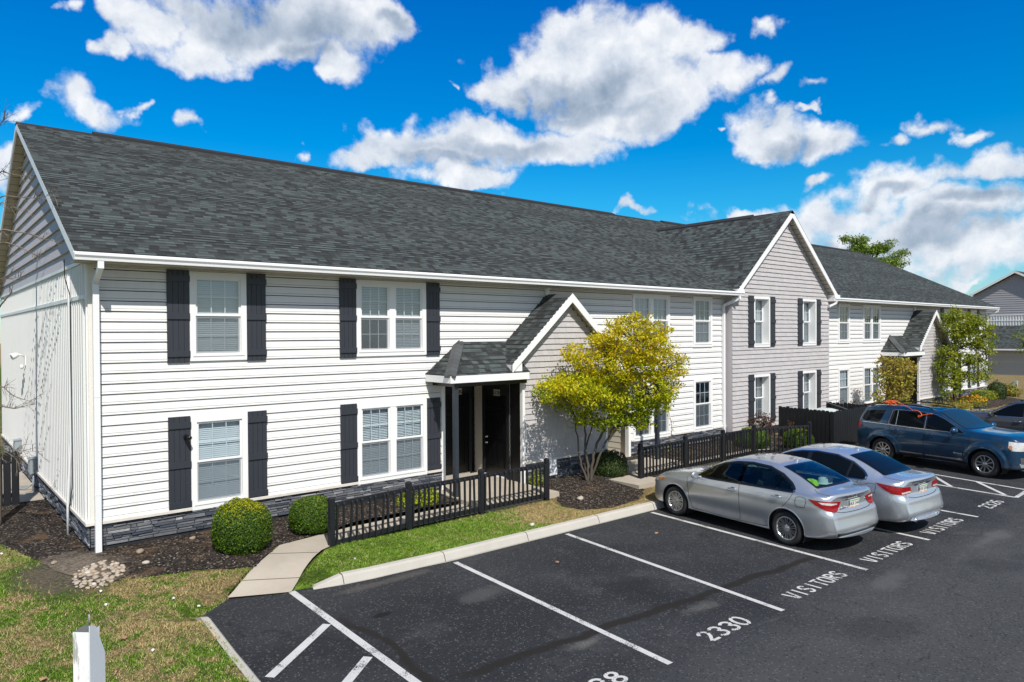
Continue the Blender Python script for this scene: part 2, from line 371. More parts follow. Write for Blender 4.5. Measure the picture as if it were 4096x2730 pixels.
def cdt(poly, step, hole=None):
    """triangulate a 2D polygon with interior points every step, hole = inner loop left open"""
    pts = []; edges = []
    for loop in (poly, hole) if hole else (poly,):
        n = len(loop); s0 = len(pts)
        for i in range(n):
            a, b = Vector(loop[i][:2]), Vector(loop[(i + 1) % n][:2]); k = max(1, int((b - a).length / step))
            for j in range(k): pts.append(a + (b - a) * (j / k))
        m = len(pts) - s0; edges += [(s0 + i, s0 + (i + 1) % m) for i in range(m)]
    nb = len(pts)
    xs = [p.x for p in pts]; ys = [p.y for p in pts]
    x = min(xs) + step * 0.5
    while x < max(xs):
        y = min(ys) + step * 0.5
        while y < max(ys):
            if inside((x, y), poly): pts.append(Vector((x, y)))
            y += step
        x += step
    r = delaunay_2d_cdt(pts, edges, [], 1, 1e-5)
    if hole: return r[0], [f for f in r[2] if not inside((sum(r[0][i].x for i in f) / len(f), sum(r[0][i].y for i in f) / len(f)), hole)]
    return r[0], r[2]
def inside(p, poly):
    x, y = p; c = False; n = len(poly)
    for i in range(n):
        x1, y1 = poly[i][:2]; x2, y2 = poly[(i + 1) % n][:2]
        if (y1 > y) != (y2 > y) and x < (x2 - x1) * (y - y1) / (y2 - y1) + x1: c = not c
    return c

# ------------------------------------------------------------------ ground
def smooth(a, b, x):
    t = min(1, max(0, (x - a) / (b - a))); return t * t * (3 - 2 * t)
def seg_d(x, y, a, b):
    ax, ay = a; bx, by = b; t = max(0, min(1, ((x - ax) * (bx - ax) + (y - ay) * (by - ay)) / ((bx - ax) ** 2 + (by - ay) ** 2)))
    return math.hypot(x - ax - t * (bx - ax), y - ay - t * (by - ay))
WALK_H = lambda x, y: 0.002 + 0.225 * smooth(-3.25, -2.1, y + 0.25 * (x - 1.7))
def gh(x, y):
    """height of the planted ground; the asphalt lies at 0"""
    h = 0.14 + 0.18 * smooth(-3.3, -0.3, y)
    t = smooth(-0.8, 1.2, x); h = h * t + (1 - t) * (0.14 + 0.17 * smooth(-3.6, 0.5, y))
    if -1 < x < 5 and -5 < y < 0:
        w = 1 - smooth(0.45, 1.05, min(seg_d(x, y, (1.75, -3.15), (2.9, -1.8)), seg_d(x, y, (2.9, -1.8), (3.4, -1.62))))
        h = h * (1 - w) + (WALK_H(x, y) - 0.002) * w
        w = 1 - smooth(0.0, 0.55, min(seg_d(x, y, (0.70, -3.40), (1.28, -2.88)), seg_d(x, y, (2.12, -3.16), (2.45, -3.30))))
        h = h * (1 - w) + 0.008 * w
    return h
def sheet(name, poly, mat_, off=0.0, step=0.3, h=gh, rim=0.0, jitter=0.0):
    if jitter:
        q = []
        n = len(poly)
        for i in range(n):
            a, b = Vector(poly[i]), Vector(poly[(i + 1) % n]); k = max(1, int((b - a).length / 0.18))
            nn = Vector((-(b - a).y, (b - a).x)).normalized()
            for j in range(k):
                p = a + (b - a) * (j / k)
                if j: p = p + nn * random.uniform(-jitter, jitter)
                q.append((p.x, p.y))
        poly = q
    v, f = cdt(poly, step)
    mb = MB(); mb.idx([(p.x, p.y, h(p.x, p.y) + off) for p in v], f, 0, True)
    o = mb.build(name, mat_)
    # orient up
    me = o.data
    bm = bmesh.new(); bm.from_mesh(me); bmesh.ops.recalc_face_normals(bm, faces=bm.faces)
    if sum(fc.normal.z for fc in bm.faces) < 0: bmesh.ops.reverse_faces(bm, faces=bm.faces)
    bm.to_mesh(me); bm.free()
    return o

def grass_col(g, o):
    a = g.noise(o, 1.0, 6.0, 0.7); b = g.noise(o, 5.0, 6.0, 0.7)
    x, y, z = g.sep(o)
    dry = g.step(g.m('ADD', g.m('MULTIPLY', a, 0.55), g.m('MULTIPLY', b, 0.45)), 0.43, 0.56)
    right = g.m('MULTIPLY', g.step(x, 6.5, 9.5), 0.9)
    near = g.m('MULTIPLY', g.m('MULTIPLY', g.step(x, 1.6, 2.4), g.m('SUBTRACT', 1.0, g.step(x, 5.5, 8.0))), 0.8)
    return g.m('ADD', g.m('SUBTRACT', dry, near), right, clamp=True)
def bare(g, o, c):
    """bare washed-out soil round the corner downspout"""
    x, y, z = g.sep(o)
    d = g.vm('LENGTH', g.vm('MULTIPLY', g.vm('SUBTRACT', g.comb(x, y, 0.0), (-0.45, -0.85, 0)), (1 / 0.80, 1 / 1.10, 0)))
    k = g.step(g.m('ADD', d, g.m('MULTIPLY', g.m('SUBTRACT', g.noise(o, 3.5, 6.0, 0.7), 0.5), 1.6)), 0.5, 1.15)
    f = g.noise(o, 22.0, 6.0, 0.75)
    return g.mix(g.m('MULTIPLY', g.m('SUBTRACT', 1.0, k), 0.85), c, g.mix(g.step(f, 0.3, 0.7), (0.10, 0.08, 0.06), (0.36, 0.30, 0.23)))
def lawn_fn(g):
    o = g.obj()
    dry = grass_col(g, o)
    f = g.step(g.noise(o, 24.0, 6.0, 0.75), 0.3, 0.7)
    green = g.mix(f, (0.040, 0.085, 0.010), (0.18, 0.29, 0.035))
    tan = g.mix(f, (0.17, 0.115, 0.045), (0.60, 0.46, 0.24))
    return pbr(g, bare(g, o, g.mix(dry, green, tan)), 0.95, 0.0, g.bump(f, 1.0, 0.05), spec=0.1)
M['lawn'] = mat('lawn_ground', lawn_fn)
def blade_fn(g):
    o = g.obj(); i = g.isl()
    dry = g.step(g.m('ADD', grass_col(g, o), g.m('MULTIPLY', g.m('SUBTRACT', i, 0.5), 1.25)), 0.30, 0.70)
    green = g.ramp(i, [(0, (0.12, 0.25, 0.016)), (0.5, (0.23, 0.42, 0.034)), (1, (0.40, 0.55, 0.070))])
    tan = g.ramp(i, [(0, (0.38, 0.26, 0.10)), (0.5, (0.62, 0.47, 0.22)), (1, (0.78, 0.64, 0.36))])
    c = g.mix(dry, green, tan)
    s = pbr(g, c, 0.7, spec=0.2); tr = g.n('ShaderNodeBsdfTranslucent'); g.put(tr, 0, c)
    mx = g.n('ShaderNodeMixShader'); mx.inputs[0].default_value = 0.3
    g.t.links.new(s, mx.inputs[1]); g.t.links.new(tr.outputs[0], mx.inputs[2]); return mx.outputs[0]
M['blade'] = mat('grass_blade', blade_fn)
def mulch_fn(g):
    o = g.obj(); f = g.noise(o, 45.0, 5.0, 0.7); v = g.n('ShaderNodeTexVoronoi'); g.put(v, 'Vector', o); g.put(v, 'Scale', 38.0)
    k = g.white(v.outputs['Position'])
    c = g.ramp(k, [(0, (0.014, 0.011, 0.010)), (0.5, (0.036, 0.029, 0.025)), (0.82, (0.075, 0.060, 0.050)), (0.95, (0.16, 0.13, 0.10)), (1, (0.40, 0.36, 0.31))])
    straw = g.step(g.noise(o, 1.7, 4.0, 0.6), 0.55, 0.72)
    c = g.mix(g.m('MULTIPLY', straw, g.m('MULTIPLY', f, 0.9)), c, (0.24, 0.15, 0.08))
    return pbr(g, bare(g, o, c), 0.95, 0.0, g.bump(f, 1.0, 0.04), spec=0.12)
M['mulch'] = mat('dark_mulch', mulch_fn)
def conc_fn(a, b):
    def fn(g):
        o = g.obj(); f = g.noise(o, 2.2, 6.0, 0.65); s = g.noise(o, 120.0, 3.0)
        c = g.mix(f, a, b); c = g.mix(g.m('MULTIPLY', g.step(s, 0.6, 0.75), 0.3), c, (0.2, 0.17, 0.14))
        return pbr(g, c, 0.9, 0.0, g.bump(s, 0.3, 0.005), spec=0.2)
    return fn
M['concrete'] = mat('sidewalk_concrete', conc_fn((0.34, 0.295, 0.235), (0.50, 0.445, 0.37)))
M['kerb'] = mat('kerb_concrete', conc_fn((0.40, 0.375, 0.33), (0.55, 0.52, 0.465)))
M['joint'] = plain('joint_crack', (0.10, 0.085, 0.07), 0.95)
def asphalt_base(g, o):
    x, y, z = g.sep(o)
    big = g.noise(o, 0.28, 5.0, 0.6, 0.4); mid = g.noise(o, 1.1, 6.0, 0.65); fine = g.noise(o, 95.0, 4.0, 0.7); sp = g.white(g.vm('FLOOR', g.vm('SCALE', o, scale=120.0)))
    c = g.mix(g.step(big, 0.35, 0.68), (0.018, 0.0195, 0.023), (0.038, 0.040, 0.045))
    c = g.mix(g.m('MULTIPLY', g.step(mid, 0.52, 0.78), 0.5), c, (0.085, 0.085, 0.085))
    gr1 = g.noise(o, 30.0, 5.0, 0.75)
    c = g.mix(g.m('MULTIPLY', g.step(gr1, 0.50, 0.74), 0.42), c, (0.12, 0.12, 0.118)); c = g.mix(g.m('MULTIPLY', g.step(gr1, 0.50, 0.30), 0.5), c, (0.012, 0.012, 0.013))
    sc = g.noise(g.comb(g.m('MULTIPLY', x, 0.55), g.m('MULTIPLY', y, 2.6), 0.0), 1.0, 6.0, 0.7)
    c = g.mix(g.m('MULTIPLY', g.step(sc, 0.58, 0.78), 0.40), c, (0.13, 0.13, 0.13))
    # traffic-worn drive aisle is greyer and coarser than the sealed bays
    aisle = g.step(g.m('ADD', g.m('MULTIPLY', y, -1.0), g.m('MULTIPLY', mid, 1.6)), 8.7, 10.6)
    c = g.mix(g.m('MULTIPLY', aisle, 0.6), c, (0.072, 0.073, 0.073))
    c = g.mix(g.m('MULTIPLY', g.step(fine, 0.58, 0.75), g.m('ADD', 0.30, g.m('MULTIPLY', aisle, 0.45))), c, (0.13, 0.13, 0.125))
    c = g.mix(g.m('GREATER_THAN', sp, 0.9972), c, (0.24, 0.235, 0.225))
    s2 = g.white(g.vm('FLOOR', g.vm('SCALE', o, scale=46.0)))
    c = g.mix(g.m('MULTIPLY', g.m('GREATER_THAN', s2, 0.955), 0.5), c, (0.135, 0.135, 0.13)); c = g.mix(g.m('MULTIPLY', g.m('LESS_THAN', s2, 0.07), 0.6), c, (0.010, 0.010, 0.011))
    def spot(cx, cy, rx, ry, col, amt, soft=0.6):
        nonlocal c
        d = g.vm('LENGTH', g.vm('MULTIPLY', g.vm('SUBTRACT', g.comb(x, y, 0.0), (cx, cy, 0)), (1 / rx, 1 / ry, 0)))
        d = g.m('ADD', d, g.m('MULTIPLY', g.m('SUBTRACT', mid, 0.5), 3.2))
        c = g.mix(g.m('MULTIPLY', g.m('SUBTRACT', 1.0, g.step(d, 1 - soft, 1.0)), amt), c, col)
    spot(7.7, -9.75, 1.0, 0.45, (0.014, 0.0145, 0.016), 0.35, 0.7)
    spot(12.0, -9.95, 1.1, 0.5, (0.014, 0.0145, 0.016), 0.3, 0.7)
    spot(6.35, -6.4, 0.75, 0.8, (0.015, 0.015, 0.017), 0.6, 0.9)
    spot(2.76, -4.92, 0.14, 0.07, (0.008, 0.008, 0.008), 0.9, 0.3)
    spot(4.3, -7.45, 0.45, 0.22, (0.16, 0.155, 0.14), 0.6, 0.9)
    spot(6.4, -7.7, 0.55, 0.18, (0.13, 0.125, 0.115), 0.5, 0.9)
    spot(4.4, -5.2, 0.6, 0.3, (0.085, 0.085, 0.085), 0.6, 0.9)
    spot(9.5, -9.0, 1.2, 0.25, (0.11, 0.11, 0.11), 0.5, 0.9)
    spot(13.2, -9.3, 1.6, 0.25, (0.12, 0.12, 0.125), 0.55, 0.9)
    spot(13.9, -8.0, 1.2, 0.3, (0.09, 0.09, 0.09), 0.4, 0.9)
    spot(3.4, -3.75, 1.0, 0.16, (0.12, 0.11, 0.095), 0.45, 0.9)
    vc = g.n('ShaderNodeTexVoronoi', feature='DISTANCE_TO_EDGE'); g.put(vc, 'Vector', g.vm('ADD', o, g.vm('SCALE', g.comb(mid, g.noise(o, 1.7, 5.0), 0.0), scale=1.1))); g.put(vc, 'Scale', 0.33)
    crack = g.m('MULTIPLY', g.m('SUBTRACT', 1.0, g.step(vc.outputs[0], 0.0015, 0.0065)), g.step(g.noise(o, 0.55, 3.0), 0.50, 0.56))
    c = g.mix(g.m('MULTIPLY', crack, 0.5), c, (0.008, 0.008, 0.009))
    # crack-sealer bands
    wob = g.m('MULTIPLY', g.m('SUBTRACT', g.noise(g.comb(x, 0.0, 0.0), 1.3, 4.0), 0.5), 0.35)
    d1 = g.m('ABSOLUTE', g.m('ADD', g.m('ADD', g.m('ADD', y, 6.93), g.m('MULTIPLY', x, 0.073)), wob))
    b1 = g.m('MULTIPLY', g.m('SUBTRACT', 1.0, g.step(g.m('ADD', d1, g.m('MULTIPLY', mid, 0.08)), 0.09, 0.15)), g.m('MULTIPLY', g.step(x, 2.2, 2.8), g.m('SUBTRACT', 1.0, g.step(x, 9.4, 10.4))))
    wob2 = g.m('MULTIPLY', g.m('SUBTRACT', g.noise(g.comb(0.0, y, 3.0), 1.1, 4.0), 0.5), 0.5)
    d2 = g.m('ABSOLUTE', g.m('SUBTRACT', g.m('ADD', x, wob2), 2.30))
    b2 = g.m('MULTIPLY', g.m('SUBTRACT', 1.0, g.step(g.m('ADD', d2, g.m('MULTIPLY', mid, 0.08)), 0.07, 0.13)), g.m('MULTIPLY', g.step(y, -7.3, -6.9), g.m('SUBTRACT', 1.0, g.step(y, -5.0, -4.3))))
    c = g.mix(g.m('MULTIPLY', g.m('MAXIMUM', b1, b2), 0.92), c, (0.017, 0.0145, 0.0125))
    return c, fine
def asphalt_fn(g):
    c, fine = asphalt_base(g, g.obj())
    return pbr(g, c, 0.88, 0.0, g.bump(fine, 0.5, 0.01), spec=0.25)
M['asphalt'] = mat('asphalt', asphalt_fn)
def worn_paint(amount):
    def fn(g):
        o = g.obj(); c, fine = asphalt_base(g, o)
        w = g.m('ADD', g.m('MULTIPLY', g.noise(o, 3.0, 5.0, 0.6), 0.45), g.m('MULTIPLY', g.noise(o, 55.0, 4.0, 0.75), 0.55))
        p = g.step(w, amount, amount + 0.05)
        col = g.mix(g.noise(o, 6.0, 4.0), (0.46, 0.455, 0.44), (0.64, 0.635, 0.62))
        return pbr(g, g.mix(p, col, c), 0.8, 0.0, g.bump(fine, 0.3, 0.008), spec=0.25)
    return fn
M['line'] = mat('worn_line_paint', worn_paint(0.54))
M['letter'] = mat('worn_stencil_paint', worn_paint(0.535))

tag(sheet('ground', [(-400, -300), (600, -300), (600, 500), (-400, 500)], M['lawn'], -0.08, 100.0, lambda x, y: 0.0), kind='structure')
ASPH = [(-3.0, -45), (0.62, -7.5), (0.72, -3.38), (1.2, -2.75), (2.35, -3.05), (2.58, -3.36), (4.8, -3.61), (12, -3.70), (110, -3.7), (110, -45)]
tag(sheet('parking_lot', ASPH, M['asphalt'], 0.0, 4.0, lambda x, y: 0.0), kind='structure')
LAWN_A = [(-60, -45), (-3.15, -45), (0.50, -7.5), (0.70, -3.35), (1.22, -2.9), (1.97, -2.2), (2.68, -1.45), (2.7, 0.6), (-0.02, 0.6), (-0.02, 70), (-60, 70)]
lw = sheet('lawn', [(-8, -14), (0.1, -14), (0.50, -7.5), (0.70, -3.35), (1.26, -2.86), (1.97, -2.2), (2.68, -1.45), (2.7, 0.05), (0.05, 0.05), (0.05, 16), (-8, 16)], M['lawn'], 0.0, 0.35)
tag(lw, kind='structure')
LAWN_B = [(2.12, -3.16), (2.5, -3.3), (4.8, -3.47), (12, -3.56), (19.3, -3.57), (19.3, 0.05), (9.0, 0.05), (8.9, -1.7), (3.6, -1.85), (2.6, -2.75)]
tag(sheet('verge', LAWN_B, M['lawn'], 0.0, 0.3), kind='structure')
tag(sheet('lawn_beyond', [(19.3, -3.57), (110, -3.57), (110, 40), (45.2, 40), (45.2, 0.05), (19.3, 0.05)], M['lawn'], -0.002, 2.0), kind='structure')
tag(sheet('mulch_bed', [(-1.9, 6.4), (-1.3, 2.6), (-1.12, 1.58), (-0.80, 0.25), (-0.62, -0.5), (-0.15, -1.55), (0.49, -1.74), (1.11, -1.86), (1.94, -2.33), (2.68, -1.45), (4.2, -1.16), (6.9, -1.1), (6.9, 0.04), (0.04, 0.04), (0.04, 6.4)], M['mulch'], 0.012, 0.22, jitter=0.05), kind='structure')
tag(sheet('mulch_bed', [(8.95, -2.05), (8.57, -2.57), (8.75, -3.05), (9.35, -3.30), (10.45, -3.18), (11.25, -2.7), (11.6, -2.09), (12.0, -0.9), (12.0, -0.6), (9.05, -0.6)], M['mulch'], 0.012, 0.22, jitter=0.05), kind='structure')
tag(sheet('mulch_bed', [(12.2, -1.25), (17.2, -1.45), (17.5, -2.9), (19.6, -3.25), (20.7, -3.1), (20.9, -0.05), (12.2, -0.02)], M['mulch'], 0.012, 0.3, jitter=0.05), kind='structure')
tag(sheet('mulch_bed', [(23.6, -2.6), (44.0, -2.2), (45.0, -0.05), (23.6, -0.05)], M['mulch'], 0.012, 0.5, jitter=0.08), kind='structure')
tag(sheet('walkway', [(1.30, -2.90), (1.97, -2.27), (2.68, -1.47), (4.17, -1.22), (6.9, -1.15), (6.9, -2.0), (3.55, -2.0), (3.11, -2.24), (2.53, -2.80), (2.14, -3.24)], M['concrete'], 0.008, 0.2, WALK_H), kind='structure')
mb = MB()
for a, b in (((1.62, -2.60), (2.42, -2.95)), ((2.35, -1.86), (3.0, -2.32)), ((4.4, -1.22), (4.4, -1.98)), ((5.9, -1.18), (5.9, -1.98))):
    h0, h1 = WALK_H(*a) + 0.012, WALK_H(*b) + 0.012; n = Vector((-(b[1] - a[1]), b[0] - a[0])).normalized() * 0.008
    mid = [(a[0] + (b[0] - a[0]) * t, a[1] + (b[1] - a[1]) * t) for t in (0, 0.25, 0.5, 0.75, 1)]
    for p, q in zip(mid[:-1], mid[1:]):
        mb.face([(p[0] - n.x, p[1] - n.y, WALK_H(*p) + 0.013), (q[0] - n.x, q[1] - n.y, WALK_H(*q) + 0.013), (q[0] + n.x, q[1] + n.y, WALK_H(*q) + 0.013), (p[0] + n.x, p[1] + n.y, WALK_H(*p) + 0.013)])
tag(mb.build('walkway_joints', M['joint']), kind='structure')
mb = MB(); mb.box(6.9, 9.05, -2.0, 1.3, 0.1, 0.33); mb.box(12.0, 14.35, -1.6, 1.3, 0.1, 0.33)
mb.box(14.35, 18.4, -2.0, -1.45, 0.05, 0.285); mb.box(11.15, 12.2, -2.6, -1.62, 0.05, 0.27); mb.box(12.2, 14.35, -2.0, -1.6, 0.05, 0.30)
tag(mb.build('porch_slab', M['concrete']), kind='structure')
mb = MB(); mb.box(30.9, 33.4, -1.9, 1.3, 0.1, 0.33); mb.box(-2.2, -0.03, 5.1, 12.0, 0.1, 0.345)
tag(mb.build('concrete_pad', M['concrete']), kind='structure')

def kerb(name, path, ends=(1, 1)):
    """kerb along the road-side foot path [(x, y)], sloping face, flared ends"""
    mb = MB(); n = len(path); prof = [(0.0, -0.05), (0.0, 0.012), (0.045, 0.115), (0.075, 0.145), (0.165, 0.150), (0.172, -0.05)]
    P = [Vector((*p, 0)) for p in path]; rings = []
    for i, p in enumerate(P):
        d = (P[min(i + 1, n - 1)] - P[max(i - 1, 0)]).normalized(); nn = Vector((-d.y, d.x, 0))
        hs = 1.0
        if i == 0 and ends[0]: hs = 0.08
        if i == n - 1 and ends[1]: hs = 0.08
        rings.append([p + nn * a + Vector((0, 0, z * (hs if z > 0 else 1))) for a, z in prof])
    k = len(prof); vs = [v for r in rings for v in r]
    fs = [(i * k + j, (i + 1) * k + j, (i + 1) * k + j + 1, i * k + j + 1) for i in range(n - 1) for j in range(k - 1)]
    fs += [tuple(range(k)), tuple((n - 1) * k + j for j in range(k - 1, -1, -1))]
    mb.idx(vs, fs)
    return tag(mb.build(name, M['kerb']), kind='structure')
kp = [(2.46, -3.34), (2.92, -3.45), (3.4, -3.51)] + [(4.78 + i * 0.5, -3.58 - 0.008 * i) for i in range(12)] + [(11.2, -3.69), (20, -3.70)]
kerb('kerb', kp, (1, 0))
kerb('kerb', [(20.0, -3.70), (60, -3.70), (105, -3.70)], (0, 0))
kl = [(-3.0, -45), (0.28, -11.5), (0.62, -7.2), (0.74, -5.0), (0.83, -3.75), (0.86, -3.35)]
kerb('kerb', kl, (0, 1))
mb = MB()
for x in (2.92, 4.78, 6.68, 8.63, 10.4):
    y = -3.45 if x < 3 else -3.58 - 0.016 * (x - 4.78)
    mb.prism([(x - 0.006, y - 0.004, 0.01), (x - 0.006, y + 0.041, 0.119), (x - 0.006, y + 0.073, 0.149), (x - 0.006, y + 0.17, 0.154), (x - 0.006, y + 0.17, 0.0)], (0.012, 0, 0))
tag(mb.build('kerb_joints', M['joint']), kind='structure')

# painted markings, 4 mm above the asphalt
mb = MB()
def line(p, q, w=0.095, z=0.004):
    p, q = Vector((*p, z)), Vector((*q, z)); n = Vector((-(q - p).y, (q - p).x, 0)).normalized() * w / 2
    k = max(1, int((q - p).length / 0.6))
    for i in range(k):
        a = p + (q - p) * (i / k); b = p + (q - p) * ((i + 1) / k); mb.face([a - n, b - n, b + n, a + n])
for k, e in (((4.89, -3.72), (4.61, -8.50)), ((7.57, -3.74), (7.14, -8.54)), ((10.16, -3.78), (9.81, -8.56)), ((12.8, -3.8), (12.43, -8.58)), ((15.32, -3.8), (15.03, -8.61))): line(k, e)
line((2.17, -2.98), (2.0, -9.0), 0.11)
for p, q in (((2.02, -4.72), (0.84, -5.69)), ((1.96, -5.97), (0.72, -7.0)), ((1.93, -7.25), (0.62, -8.3))): line(p, q, 0.12, 0.008)
line((19.33, -6.1), (18.88, -8.50)); line((17.98, -6.2), (17.72, -8.60)); line((17.70, -8.60), (18.9, -8.55), 0.095, 0.008)
for p, q in (((19.2, -6.24), (17.89, -7.17)), ((19.03, -7.40), (17.82, -8.35))): line(p, q, 0.095, 0.008)
line((21.9, -3.8), (21.6, -8.5)); line((24.6, -3.8), (24.3, -8.5)); line((27.3, -3.8), (27.0, -8.5))
tag(mb.build('parking_lines', M['line']), kind='structure')
def arc(cx, cy, rx, ry, a0, a1, n=9): return [(cx + rx * math.cos(R(a0 + (a1 - a0) * i / n)), cy + ry * math.sin(R(a0 + (a1 - a0) * i / n))) for i in range(n + 1)]
GL = {  # stencil strokes in a 0.6 x 1 cell, with the bridges left open
    'V': [[(0.04, 1), (0.25, 0.03)], [(0.56, 1), (0.36, 0.03)]], 'I': [[(0.3, 0), (0.3, 1)]],
    'S': [arc(0.3, 0.74, 0.22, 0.22, 20, 170, 7) + [(0.10, 0.66)], [(0.13, 0.58), (0.48, 0.42)], [(0.50, 0.34)] + arc(0.3, 0.26, 0.22, 0.22, 0, -150, 7)],
    'T': [[(0.3, 0), (0.3, 0.82)], [(0.0, 0.95), (0.6, 0.95)]],
    'O': [arc(0.26, 0.5, 0.21, 0.46, 95, 265, 9), arc(0.36, 0.5, 0.21, 0.46, 85, -85, 9)],
    'R': [[(0.1, 0), (0.1, 1)], [(0.2, 0.94)] + arc(0.32, 0.74, 0.2, 0.2, 85, -85, 7) + [(0.2, 0.54)], [(0.30, 0.44), (0.54, 0)]],
    '2': [arc(0.3, 0.72, 0.22, 0.24, 165, 15, 7), [(0.51, 0.66), (0.42, 0.46), (0.12, 0.10)], [(0.12, 0.05), (0.56, 0.05)]],
    '3': [arc(0.28, 0.74, 0.22, 0.21, 150, 10, 6), arc(0.28, 0.72, 0.24, 0.2, -5, -80, 4), arc(0.28, 0.27, 0.24, 0.22, 60, -5, 4), arc(0.28, 0.27, 0.24, 0.24, -20, -150, 6)],
    '0': [arc(0.26, 0.5, 0.21, 0.46, 95, 265, 9), arc(0.34, 0.5, 0.21, 0.46, 85, -85, 9)],
    '6': [[(0.48, 0.88)] + arc(0.32, 0.5, 0.24, 0.45, 75, 175, 7), arc(0.30, 0.28, 0.21, 0.24, 165, 350, 8), arc(0.30, 0.30, 0.2, 0.24, 5, 140, 6)],
    '8': [arc(0.3, 0.74, 0.2, 0.2, 100, 260, 7), arc(0.3, 0.74, 0.2, 0.2, 80, -80, 7), arc(0.3, 0.26, 0.23, 0.22, 100, 260, 7), arc(0.3, 0.26, 0.23, 0.22, 80, -80, 7)]}
def ribbon(mb, pts, w, fn):
    for i in range(len(pts) - 1):
        a, b = Vector(pts[i]), Vector(pts[i + 1]); d = (b - a).normalized(); n = Vector((-d.y, d.x)) * w / 2
        e = d * (w * 0.22 if len(pts) > 2 else 0)
        mb.face([fn(*p) for p in (a - n - e, b - n + e, b + n + e, a + n - e)])
def stencil(txt, x0, x1, y0, h, w=0.155, slant=0.0):
    mb = MB(); n = len(txt); pitch = (x1 - x0) / n; sx = pitch * 0.84 / 0.6
    for i, ch in enumerate(txt):
        for k, st in enumerate(GL[ch]):
            z = 0.0045 + 0.0006 * k
            ribbon(mb, st, w, lambda a, b, i=i, z=z: (x0 + i * pitch + a * sx + slant * b, y0 + b * h, z + 0.00002 * ((int(a * 50) + int(b * 50)) % 9)))
    return tag(mb.build('painted_letters', M['letter']), kind='structure')
stencil('2328', 3.0, 4.0, -8.44, 0.28)
stencil('2330', 5.50, 6.50, -8.48, 0.28)
stencil('VISITORS', 7.70, 9.36, -8.47, 0.27)
stencil('VISITORS', 10.28, 11.96, -8.49, 0.27)
stencil('VISITORS', 12.88, 14.56, -8.51, 0.27)
stencil('2326', 16.02, 17.08, -8.56, 0.27)

# ------------------------------------------------------------------ the apartment building
BL = 45.3                      # length of the front
RISE = 0.4935                  # slope of the main roof
EY, EZ = -0.5, 5.35            # eave
RY = 7.2                       # ridge
def roof_z(y): return EZ + RISE * (y - EY)
GX, GY, GHALF, GSL, GEZ = 22.25, -0.58, 3.5, 0.85, 5.39      # cross gable: centre, rake plane, half span, slope, eave height
house = empty('apartment_building', (0, 0, 0), 0, 'long two storey white sided apartment building with dark shingle roof and charcoal shutters', 'building')

# window rectangles x0, x1, z0, z1, units, shutters, lower blind open?
UP, LO = (3.49, 5.13), (0.75, 2.47)
half = [(1.617, 2.65, *UP, 1, 1), (1.617, 2.65, *LO, 1, 1), (4.98, 6.745, *UP, 2, 1), (4.98, 6.745, *LO, 2, 1),
        (13.985, 15.75, *UP, 2, 0), (13.985, 15.75, *LO, 2, 0), (16.97, 18.01, *UP, 1, 0), (16.97, 18.01, *LO, 1, 0)]
WINS = half + [(BL - 0.45 - b, BL - 0.45 - a, z0, z1, n, sh) for a, b, z0, z1, n, sh in half]
WINS = [(a - (0.0), b, z0, z1, n, sh) for a, b, z0, z1, n, sh in WINS]
WIN_R = [(26.95, 27.98, *UP, 1, 0), (26.95, 27.98, *LO, 1, 0), (29.25, 31.02, *UP, 2, 0), (29.25, 31.02, *LO, 2, 0),
         (38.6, 40.36, *UP, 2, 1), (38.6, 40.36, *LO, 2, 1), (42.6, 43.63, *UP, 1, 1), (42.6, 43.63, *LO, 1, 1)]
WINS = half + WIN_R
GWINS = [(20.05, 21.1, 3.44, 5.2, 1, 1), (23.42, 24.48, 3.44, 5.2, 1, 1), (20.05, 21.1, 0.74, 2.47, 1, 1), (23.42, 24.48, 0.74, 2.47, 1, 1)]
ALC = [(7.16, 9.05, -9, 2.78), (11.99, 13.88, -9, 2.78), (31.49, 33.38, -9, 2.78), (36.32, 38.21, -9, 2.78)]      # door alcoves

